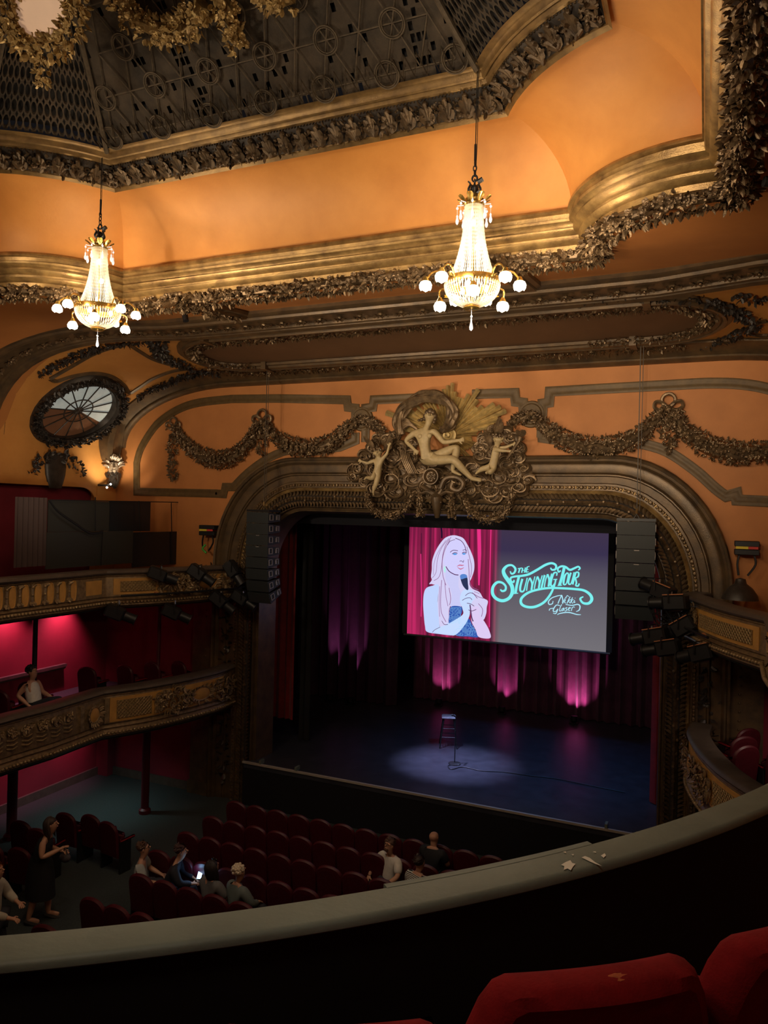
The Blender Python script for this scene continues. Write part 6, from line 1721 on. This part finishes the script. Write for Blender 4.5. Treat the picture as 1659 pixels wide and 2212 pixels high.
# near seats in front of the viewer: wide upholstered backs
def near_seat(lab, P, y0, hgt):
    """P: list of (u, v) along the top edge, all on the height hgt"""
    t = thing('balcony_seat', lab, 'theatre seat', tuple(aZ(*P[len(P) // 2], hgt)), 'red seats of the gallery in the foreground')
    return t
def nearback(lab, c, ang, w, ztop, drop=.0, patch_=None):
    t = thing('gallery_chair', lab, 'theatre seat', (c[0], c[1], ztop - .98), 'red seats of the gallery in the foreground')
    d = V((math.cos(ang), math.sin(ang), 0)); n_ = V((-d.y, d.x, 0)); C0 = V((c[0], c[1], 0)) + n_ * .13; mb = MB(); N = 22
    rows = []
    out = [(-w / 2, ztop - .62)]
    for k in range(N + 1):
        x = -w / 2 + w * k / N; f_ = abs(2 * k / N - 1)
        out.append((x, ztop - .13 * max(0, (f_ - .72) / .28) ** 2.2 - .025 * f_ * f_))
    out.append((w / 2, ztop - .62)); cz = ztop - .3
    for (dy, s_, dz) in ((.0, .90, -.03), (-.012, .97, -.008), (-.035, 1.0, 0), (-.075, 1.0, 0), (-.10, .975, -.008), (-.115, .90, -.03)):
        rows.append([C0 + d * (x * s_) + n_ * (dy - .10 * (ztop - z) * -1 - .08) + V((0, 0, cz + (z - cz) * s_ if z < ztop - .3 else z + dz)) + n_ * (.06 * (2 * x / w) ** 2) for x, z in out])
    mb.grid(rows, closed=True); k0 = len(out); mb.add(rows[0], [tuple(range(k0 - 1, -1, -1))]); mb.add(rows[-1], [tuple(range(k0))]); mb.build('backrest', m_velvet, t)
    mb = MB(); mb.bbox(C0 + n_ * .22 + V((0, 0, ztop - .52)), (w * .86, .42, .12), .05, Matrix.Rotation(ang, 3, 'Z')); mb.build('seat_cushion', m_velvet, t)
    for s_ in (-1, 1): mb = MB(); mb.bbox(C0 + d * (s_ * w * .5) + n_ * .12 + V((0, 0, ztop - .34)), (.05, .3, .05), .02, Matrix.Rotation(ang, 3, 'Z')); mb.build('armrest', m_armred, t)
    for s_ in (-1, 1): mb = MB(); mb.box(C0 + d * (s_ * w * .46) + n_ * .1 + V((0, 0, ztop - .72)), (.04, .24, .5), rot=Matrix.Rotation(ang, 3, 'Z')); mb.build('leg', m_blackmetal, t)
    if patch_:
        mb = MB(); p = C0 + d * patch_ + n_ * -.145 + V((0, 0, ztop - .002)); rr = random.Random(2)
        pts = [p + d * (.035 * math.cos(a) * rr.uniform(.7, 1.2)) + n_ * (.016 * math.sin(a) * rr.uniform(.7, 1.2)) for a in [2 * PI * k / 16 for k in range(16)]]
        mb.add([p + V((0, 0, .004))] + pts, [(0, i + 1, (i + 1) % 16 + 1) for i in range(16)]); mb.build('worn_patch', mat('worn_foam', (.45, .10, .03), .9, 0, .4, 60), t)
    return t
A_ = aZ(1035, 2140, 5.98); B_ = aZ(1500, 2080, 5.98)
ang = math.atan2(B_.y - A_.y, B_.x - A_.x); w_ = (B_ - A_).length * 1.13; B_ = B_ + (B_ - A_) * .13
mid = (A_ + B_) / 2; d_ = V((math.cos(ang), math.sin(ang), 0))
nearback('large red velvet seat back with a small worn patch at the bottom right', (mid.x, mid.y), ang, w_, 5.985, 0, .02)
c2 = B_ + d_ * (.03) + V((math.cos(ang + .22), math.sin(ang + .22), 0)) * (w_ / 2)
nearback('red velvet seat back cut by the right frame edge', (c2.x, c2.y), ang + .22, w_, 6.0)
c3 = A_ - d_ * .03 - V((math.cos(ang - .15), math.sin(ang - .15), 0)) * (w_ / 2)
nearback('tip of a red velvet seat back at the bottom edge, left of the large one', (c3.x, c3.y), ang - .15, w_, 5.90)

# ================================================================== THE NEAR GALLERY FRONT
far = [V((-6.328 + 7.4646 * math.cos(t), 7.855 + 7.4646 * math.sin(t), 5.6)) for t in [math.radians(-78 + 82 * k / 110) for k in range(111)]]
gp = thing('gallery_parapet', 'grey painted ledge on dark curved parapet in the foreground, paint chipped at right', 'parapet', (0, 3.4, 4.6))
def psweep(prof):
    rows = []
    for i, p in enumerate(far):
        tg = (far[min(i + 1, len(far) - 1)] - far[max(i - 1, 0)]).normalized(); o_ = V((tg.y, -tg.x, 0))   # to the viewer side
        rows.append([p + o_ * a + V((0, 0, b)) for a, b in prof])
    mb = MB(); mb.grid(rows); return mb
psweep([(.0, -.30), (.0, -.02), (.012, 0), (.145, .0), (.160, -.005), (.168, -.014), (.170, -.030), (.162, -.038), (.152, -.042)]).build('ledge', m_rail, gp)
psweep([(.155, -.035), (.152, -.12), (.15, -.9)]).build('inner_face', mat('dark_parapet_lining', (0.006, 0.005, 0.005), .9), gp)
psweep([(-.0, -.3), (.0, -.8), (.2, -.9)]).build('outer_face', m_fascia, gp)
mb = MB(); ms_ = [i for i, p in enumerate(far) if -1.10 <= p.x <= -.38]
rows = []
for i in ms_:
    p = far[i]; tg = (far[i + 1] - far[i - 1]).normalized(); o_ = V((tg.y, -tg.x, 0)); rows.append([p - o_ * .022 + V((0, 0, -.04)), p - o_ * .022 + V((0, 0, -.002)), p - o_ * .016 + V((0, 0, .001)), p + o_ * .014 + V((0, 0, .0012))])
mb.grid(rows); mb.add(rows[0], [(0, 1, 2, 3)]); mb.add(rows[-1], [(3, 2, 1, 0)]); mb.build('repair_strip', m_rail, gp)
m_chip = mat('bare_plaster_chip', (0.80, 0.76, 0.66), .8)
for j, P in enumerate([[(1212, 1868), (1222, 1862), (1232, 1858), (1236, 1864), (1243, 1866), (1238, 1872), (1233, 1880), (1226, 1876), (1218, 1879), (1219, 1871)], [(1256, 1852), (1264, 1849), (1274, 1853), (1285, 1862), (1301, 1871), (1286, 1866), (1272, 1860)], [(1216, 1840), (1222, 1839), (1223, 1843)], [(1298, 1848), (1306, 1843), (1309, 1848), (1304, 1853)], [(1280, 1840), (1286, 1839), (1288, 1842)], [(1234, 1845), (1240, 1845), (1238, 1848)]]):
    mb = MB(); q = [aZ(u, v, 5.604) for u, v in P]; tri = tessellate_polygon([q])
    mb.add(q + [p - V((0, 0, .006)) for p in q], [tuple(t_) for t_ in tri]); mb.build('paint_chip', m_chip, gp, smooth=False)

# ================================================================== PEOPLE
def person(lab, loc, rz, sit=True, shirt=(.3, .3, .3), trousers=(.02, .02, .03), hair=(.03, .02, .015), hairstyle='short', skinc=None, pose=None, sleeves=.5, female=False, k=1.0, extra=None, dress=False, z=0.0, slope=0.0, group=None, arms=None):
    """local: faces +y. arms: dict elL wrL elR wrR; built straight in world space"""
    t = thing('person', lab, 'person', tuple(loc))
    Rm = Matrix.Rotation(rz, 3, 'Z'); L = V(loc)
    def W(p): return L + Rm @ (V(p) * k)
    hz = .47 if sit else .93
    D = dict(pel=(0, 0, hz), waist=(0, -.02 + slope * .1, hz + .17), chest=(0, -.03 + slope * .35, hz + .38), neck=(0, .0 + slope * .5, hz + .54), chin=(0, .045 + slope * .56, hz + .62), head=(0, .02 + slope * .6, hz + .70), top=(0, .0 + slope * .62, hz + .775))
    w_ = .165 if female else .19
    D.update(shL=(-w_, -.02 + slope * .42, hz + .47), shR=(w_, -.02 + slope * .42, hz + .47), elL=(-.26, .08, hz + .24), elR=(.26, .08, hz + .24), wrL=(-.16, .28, hz + .17), wrR=(.16, .28, hz + .17))
    if sit: D.update(hpL=(-.09, .02, hz), hpR=(.09, .02, hz), knL=(-.13, .42, .52), knR=(.13, .42, .52), anL=(-.13, .45, .09), anR=(.13, .45, .09), toL=(-.14, .65, .04), toR=(.14, .65, .04))
    else: D.update(hpL=(-.09, 0, hz - .03), hpR=(.09, 0, hz - .03), knL=(-.11, .08, .50), knR=(.10, -.04, .50), anL=(-.11, .10, .09), anR=(.11, -.14, .09), toL=(-.12, .30, .04), toR=(.11, .06, .04))
    if pose: D.update(pose)
    g_ = lambda n_: W(D[n_])
    m_sk = mat('skin_tone', skinc or (0.46, 0.25, 0.16), .55)
    s = Sk(1.22); q = k
    pel = s.j(g_('pel'), (.13 * q, .10 * q)); wa = s.j(g_('waist'), (.115 * q, .09 * q), pel); ch = s.j(g_('chest'), (.14 * q, .105 * q), wa); nk = s.j(g_('neck'), .052 * q, ch)
    cn = s.j(g_('chin'), .060 * q, nk); hd = s.j(g_('head'), (.078 * q, .088 * q), cn); s.j(g_('top'), .062 * q, hd)
    for a in 'LR':
        sh = s.j(g_('sh' + a), .055 * q, ch); el = s.j(g_('el' + a), .040 * q, sh); fa = s.j(g_('el' + a).lerp(g_('wr' + a), .3), .040 * q, el); wr = s.j(g_('wr' + a), .026 * q, fa)
        d = (g_('wr' + a) - g_('el' + a)).normalized(); s.hand(wr, g_('wr' + a), d, Rm @ V((1, 0, 0)), .027 * q, .17 * q)
        hp = s.j(g_('hp' + a), .085 * q, pel); kn = s.j(g_('kn' + a), .058 * q, hp); cf = s.j(g_('kn' + a).lerp(g_('an' + a), .3), .055 * q, kn); an = s.j(g_('an' + a), .036 * q, cf); s.foot(an, g_('an' + a), g_('to' + a) - g_('an' + a), .042 * q, .2 * q)
    body = skin('body', s.J, s.E, m_sk, t)
    up = (g_('top') - g_('chin')).normalized(); f = Rm @ V((0, 1, 0)) if not pose or 'face' not in pose else Rm @ V(pose['face']); f = (f - up * f.dot(up)).normalized(); sd = f.cross(up); h = g_('head')
    mb = MB(); mb.tube([h + f * .085 * q + up * .01 * q, h + f * .108 * q - up * .02 * q], [.008 * q, .015 * q], 6)
    mb.ball(h + f * .082 * q - up * .05 * q, .016 * q, 7, 4, (1.4, .6, .5), Rm)
    for e_ in (-1, 1): mb.ball(h + sd * .078 * q * e_ - up * .01 * q, .02 * q, 7, 5, (.6, 1, 1.5), Rm)
    mb.build('face_features', m_sk, body)
    mb = MB()
    for e_ in (-1, 1): mb.ball(h + f * .078 * q + sd * .03 * q * e_ + up * .012 * q, .010 * q, 7, 5)
    mb.build('eyes', bpy.data.materials.get('eye_dark') or mat('eye_dark', (.02, .015, .012), .2), body)
    # clothing
    ms = mat('shirt_cloth', shirt, .8, 0, .12, 20) if not callable(shirt) else shirt()
    c = Sk(1.3); b_ = .016 * q
    pel = c.j(g_('pel') + V((0, 0, .0)), (.142 * q, .115 * q)); wa = c.j(g_('waist'), (.13 * q, .105 * q), pel); ch = c.j(g_('chest'), (.152 * q, .118 * q), wa); c.j(g_('chest').lerp(g_('neck'), .82), .066 * q, ch)
    if sleeves >= 0:
        for a in 'LR':
            sh = c.j(g_('sh' + a), .078 * q, ch)
            if sleeves > 0:
                e1 = c.j(g_('sh' + a).lerp(g_('el' + a), min(1, sleeves * 2)), .056 * q, sh)
                if sleeves > .5: c.j(g_('el' + a).lerp(g_('wr' + a), min(1, (sleeves - .5) * 2) * .92), .042 * q, e1)
    skin('shirt' if not dress else 'dress_top', c.J, c.E, ms, t)
    mt_ = mat('trouser_cloth', trousers, .8)
    if dress:
        mb = MB(); pz = g_('pel'); rows = []
        for (dz, r_) in ((.2, .15), (.05, .20), (-.15, .235), (-.42, .25), (-.5, .255)): rows.append([pz + V((r_ * 1.05 * math.cos(a), r_ * .85 * math.sin(a), dz)) for a in [2 * PI * i / 20 for i in range(20)]])
        mb.grid(rows, closed=True); mb.build('skirt', mt_, t)
    else:
        c = Sk(1.25); pel = c.j(g_('pel'), (.14 * q, .112 * q))
        for a in 'LR': hp = c.j(g_('hp' + a), .10 * q, pel); kn = c.j(g_('kn' + a), .074 * q, hp); c.j(g_('kn' + a).lerp(g_('an' + a), .9 if not (pose and pose.get('shorts')) else .12), .060 * q, kn)
        skin('trousers', c.J, c.E, mt_, t)
    c = Sk()
    for a in 'LR':
        mb = MB(); p0 = g_('an' + a); fd = (g_('to' + a) - p0).normalized()
        mb.tube([p0 + V((0, 0, -.03 * q)) - fd * .05 * q, p0 + fd * .08 * q + V((0, 0, -.045 * q)), p0 + fd * .20 * q + V((0, 0, -.05 * q))], [.050 * q, .052 * q, .038 * q], 8); mb.build('shoe', bpy.data.materials.get('shoe_leather') or mat('shoe_leather', (.03, .03, .03), .5), t)
    mh = mat('hair_strands', hair, .6, 0, .4, 60)
    mb = MB(); rr = random.Random(len(lab))
    if hairstyle != 'bald':
        cr_ = h + up * .035 * q - f * .018 * q
        mb.ball(cr_, .096 * q, 16, 10, (.95, 1.02, .88), Rm)
        if hairstyle == 'curly':
            for k_ in range(46):
                d = V((rr.uniform(-1, 1), rr.uniform(-1, 1), rr.uniform(-.2, 1))).normalized(); p = cr_ + d * .09 * q
                if (p - h).dot(f) > .055 * q and (p - h).dot(up) < .05 * q: continue
                mb.ball(p, .028 * q, 7, 5)
        if hairstyle == 'long':
            for k_ in range(22):
                a = PI * .25 + PI * 1.5 * k_ / 21 - PI; d = (f * math.cos(a + PI * .0) + sd * math.sin(a)); d = -f * math.cos(a * .62) + sd * math.sin(a * .62 * 1.0)
                p = cr_ + d * .075 * q
                mb.tube(catmull([cr_ + up * .07 * q + d * .03 * q, p + d * .02 * q, p + d * .03 * q - up * .14 * q, p + d * .03 * q - up * rr.uniform(.22, .30) * q], 4), [.030 * q] * 9 + [.022 * q, .016 * q, .010 * q, .005 * q], 6)
        if hairstyle == 'short':
            for k_ in range(40):
                d = V((rr.uniform(-1, 1), rr.uniform(-1, 1), rr.uniform(-.1, 1))).normalized(); p = cr_ + d * .086 * q
                if (p - h).dot(f) > .06 * q and (p - h).dot(up) < .055 * q: continue
                mb.leaf(p, d.cross(up) + d * .1, d, .05 * q, .03 * q, .2)
        mb.build('hair', mh, body)
    if extra: extra(t, body, h, f, up, sd, g_, q)
    return t
m_gl = mat('dark_plastic', (.01, .01, .01), .2)
def glasses(t, body, h, f, up, sd, g_, q):
    mb = MB()
    for e_ in (-1, 1):
        c = h + f * .095 * q + sd * .032 * q * e_ + up * .012 * q
        mb.tube([c + (sd * math.cos(a) * .024 + up * math.sin(a) * .019) * q for a in [2 * PI * i / 12 for i in range(12)]], .0035 * q, 5, closed=True); mb.tube([c + sd * .024 * e_ * q, h + sd * .082 * e_ * q], .003, 4)
    mb.build('glasses', m_gl, t)
def beard(t, body, h, f, up, sd, g_, q):
    glasses(t, body, h, f, up, sd, g_, q); mb = MB(); mb.ball(h + f * .05 * q - up * .075 * q, .052 * q, 12, 8, (1.0, .8, .8)); mb.build('beard', mat('beard_hair', (.12, .06, .035), .7), body)
    mb = MB(); w = g_('wrR'); mb.tube([w + V((.03 * math.cos(a), .03 * math.sin(a), 0)) for a in [2 * PI * i / 10 for i in range(10)]], .008, 5, closed=True); mb.build('watch', m_gl, t)
def sung(t, body, h, f, up, sd, g_, q):
    mb = MB()
    for e_ in (-1, 1): mb.ball(h + f * .06 * q + sd * .035 * q * e_ + up * .10 * q, .028 * q, 9, 6, (1, .5, .7))
    mb.build('sunglasses', m_gl, t)
def headp(u, v, z): return aZ(u, v, z)
# seated heads: pel height .47 + .70
def seated(u, v, lab, rz, z=0.0, **kw):
    p = aZ(u, v, z + 1.17); return person(lab, (p.x, p.y, z), rz, True, **kw)
seated(308, 1832, 'person seated on the aisle in a pale grey t-shirt, short brown hair and glasses', -1.0, shirt=(.30, .32, .31), hair=(.10, .05, .03), sleeves=.45, extra=glasses)
pp = seated(366, 1838, 'person in a dark suit and white shirt leaning over a glowing phone', -1.1, shirt=(.01, .011, .02), hair=(.05, .02, .018), sleeves=1.0, slope=.3, pose=dict(elL=(-.24, .22, .72), elR=(.24, .22, .72), wrL=(-.10, .42, .66), wrR=(.10, .42, .66)))
seated(458, 1873, 'person with dark hair and sunglasses on head in a speckled grey top', -.2, shirt=(.12, .12, .12), hair=(.02, .015, .015), hairstyle='long', female=True, sleeves=.5, extra=sung)
seated(515, 1883, 'person with curly white hair wearing a grey green jacket', -.35, shirt=(.12, .15, .14), hair=(.62, .52, .38), hairstyle='curly', female=True, sleeves=1.0)
seated(843, 1824, 'person in white t-shirt with beard and glasses, turned towards the rail', 2.75, shirt=(.62, .60, .54), hair=(.10, .05, .035), sleeves=.45, extra=beard, pose=dict(elR=(.33, .05, .74), wrR=(.32, .18, .58), elL=(-.30, .10, .74), wrL=(-.20, .36, .60)))
seated(936, 1808, 'bald person in a black t-shirt seen from behind in the front rows', -.15, shirt=(.010, .011, .015), hairstyle='bald', sleeves=.4)
def stripes():
    m = mat('striped_shirt', (.6, .6, .6), .8); nt = m.node_tree; wv = nt.nodes.new('ShaderNodeTexWave'); wv.bands_direction = 'Z'; wv.inputs['Scale'].default_value = 14; g2 = nt.nodes.new('ShaderNodeNewGeometry')
    nt.links.new(g2.outputs['Position'], wv.inputs['Vector']); rp = nt.nodes.new('ShaderNodeValToRGB'); rp.color_ramp.interpolation = 'CONSTANT'; rp.color_ramp.elements[1].position = .5; rp.color_ramp.elements[0].color = (.01, .01, .012, 1); rp.color_ramp.elements[1].color = (.6, .6, .56, 1)
    nt.links.new(wv.outputs['Fac'], rp.inputs[0]); nt.links.new(rp.outputs[0], nt.nodes['Principled BSDF'].inputs['Base Color']); return m
seated(905, 1862, 'person in a black and white striped shirt beside the bearded person', -.3, shirt=stripes, hair=(.03, .015, .012), sleeves=.5)
# phone
mb = MB(); ph_ = aZ(366, 1838, 1.17); p = V((ph_.x, ph_.y, .76)) + Matrix.Rotation(-1.1, 3, 'Z') @ V((0, .52, 0)); PH = p.copy(); mb.bbox(p, (.08, .012, .15), .005, Matrix.Rotation(.3, 3, 'Z') @ Matrix.Rotation(-.8, 3, 'X')); ph = thing('mobile_phone', 'phone with a glowing blue white screen held by the person in dark suit', 'phone', tuple(p)); mb.build('case', m_gl, ph)
mb = MB(); mb.box(p + V((.002, -.0075, .0075)), (.07, .004, .13), rot=Matrix.Rotation(.3, 3, 'Z') @ Matrix.Rotation(-.8, 3, 'X')); mb.build('screen', emat('phone_screen', (.35, .65, 1.0), 9.0), ph)
# reading pose on the first tier
p = aZ(88, 1432, 3.62)
person('person in a white vest with dark curly hair lounging in the lower left balcony', (-12.1, 10.75, 2.50), -1.25, True, shirt=(.72, .68, .66), trousers=(.015, .02, .035), hair=(.02, .014, .012), hairstyle='curly', sleeves=-1, skinc=(.50, .27, .19), slope=-.18,
       pose=dict(pel=(0, -.02, .50), elL=(-.27, -.02, .70), wrL=(-.16, .22, .64), elR=(.26, -.22, .74), wrR=(.30, .02, .58), knL=(-.10, .44, .62), knR=(.12, .42, .66), anL=(-.02, .52, .16), anR=(.0, .60, .36), toL=(0, .7, .10), toR=(-.06, .74, .32), face=(.2, 1, -.2), shorts=True))
# standing figures at the left
person('person with long dark hair in black sleeveless dress standing in the aisle', (aZ(85, 1990, 0).x, aZ(85, 1990, 0).y, 0), -1.1, False, shirt=(.008, .008, .01), trousers=(.008, .008, .010), hair=(.04, .022, .016), hairstyle='long', female=True, sleeves=-1, dress=True, slope=.25,
       pose=dict(elL=(-.24, .02, 1.15), wrL=(-.14, .28, 1.12), elR=(.24, .10, 1.17), wrR=(.10, .34, 1.25)))
pw = aZ(-14, 1880, 1.63)
person('person in a cream cardigan walking in at the left frame edge', (pw.x, pw.y, 0), -1.2, False, shirt=(.42, .39, .32), trousers=(.02, .02, .025), hair=(.35, .13, .04), sleeves=1.0, slope=.05, female=True,
       pose=dict(elR=(.24, .05, 1.14), wrR=(.18, .36, 1.04)))
pf_ = aZ(85, 1990, 0); mb = MB(); p = V((pf_.x, pf_.y, 1.02)) + Matrix.Rotation(-1.1, 3, 'Z') @ V((-.10, .36, 0)); mb.ball(p, .10, 10, 7, (1.1, .8, .8)); mb.tube(catmull([p + V((-.05, 0, .05)), p + V((0, 0, .16)), p + V((.06, 0, .05))], 5), .01, 5); tag(mb.build('hand_bag', mat('bag_cloth', (.07, .06, .07), .6, 0, .4, 40)), 'small dark patterned bag in the hands of the person in the black dress', 'bag')
lamp('phone_glow', 'POINT', PH + V((-.04, -.08, .10)), .9, (.3, .6, 1.0), None, .03)
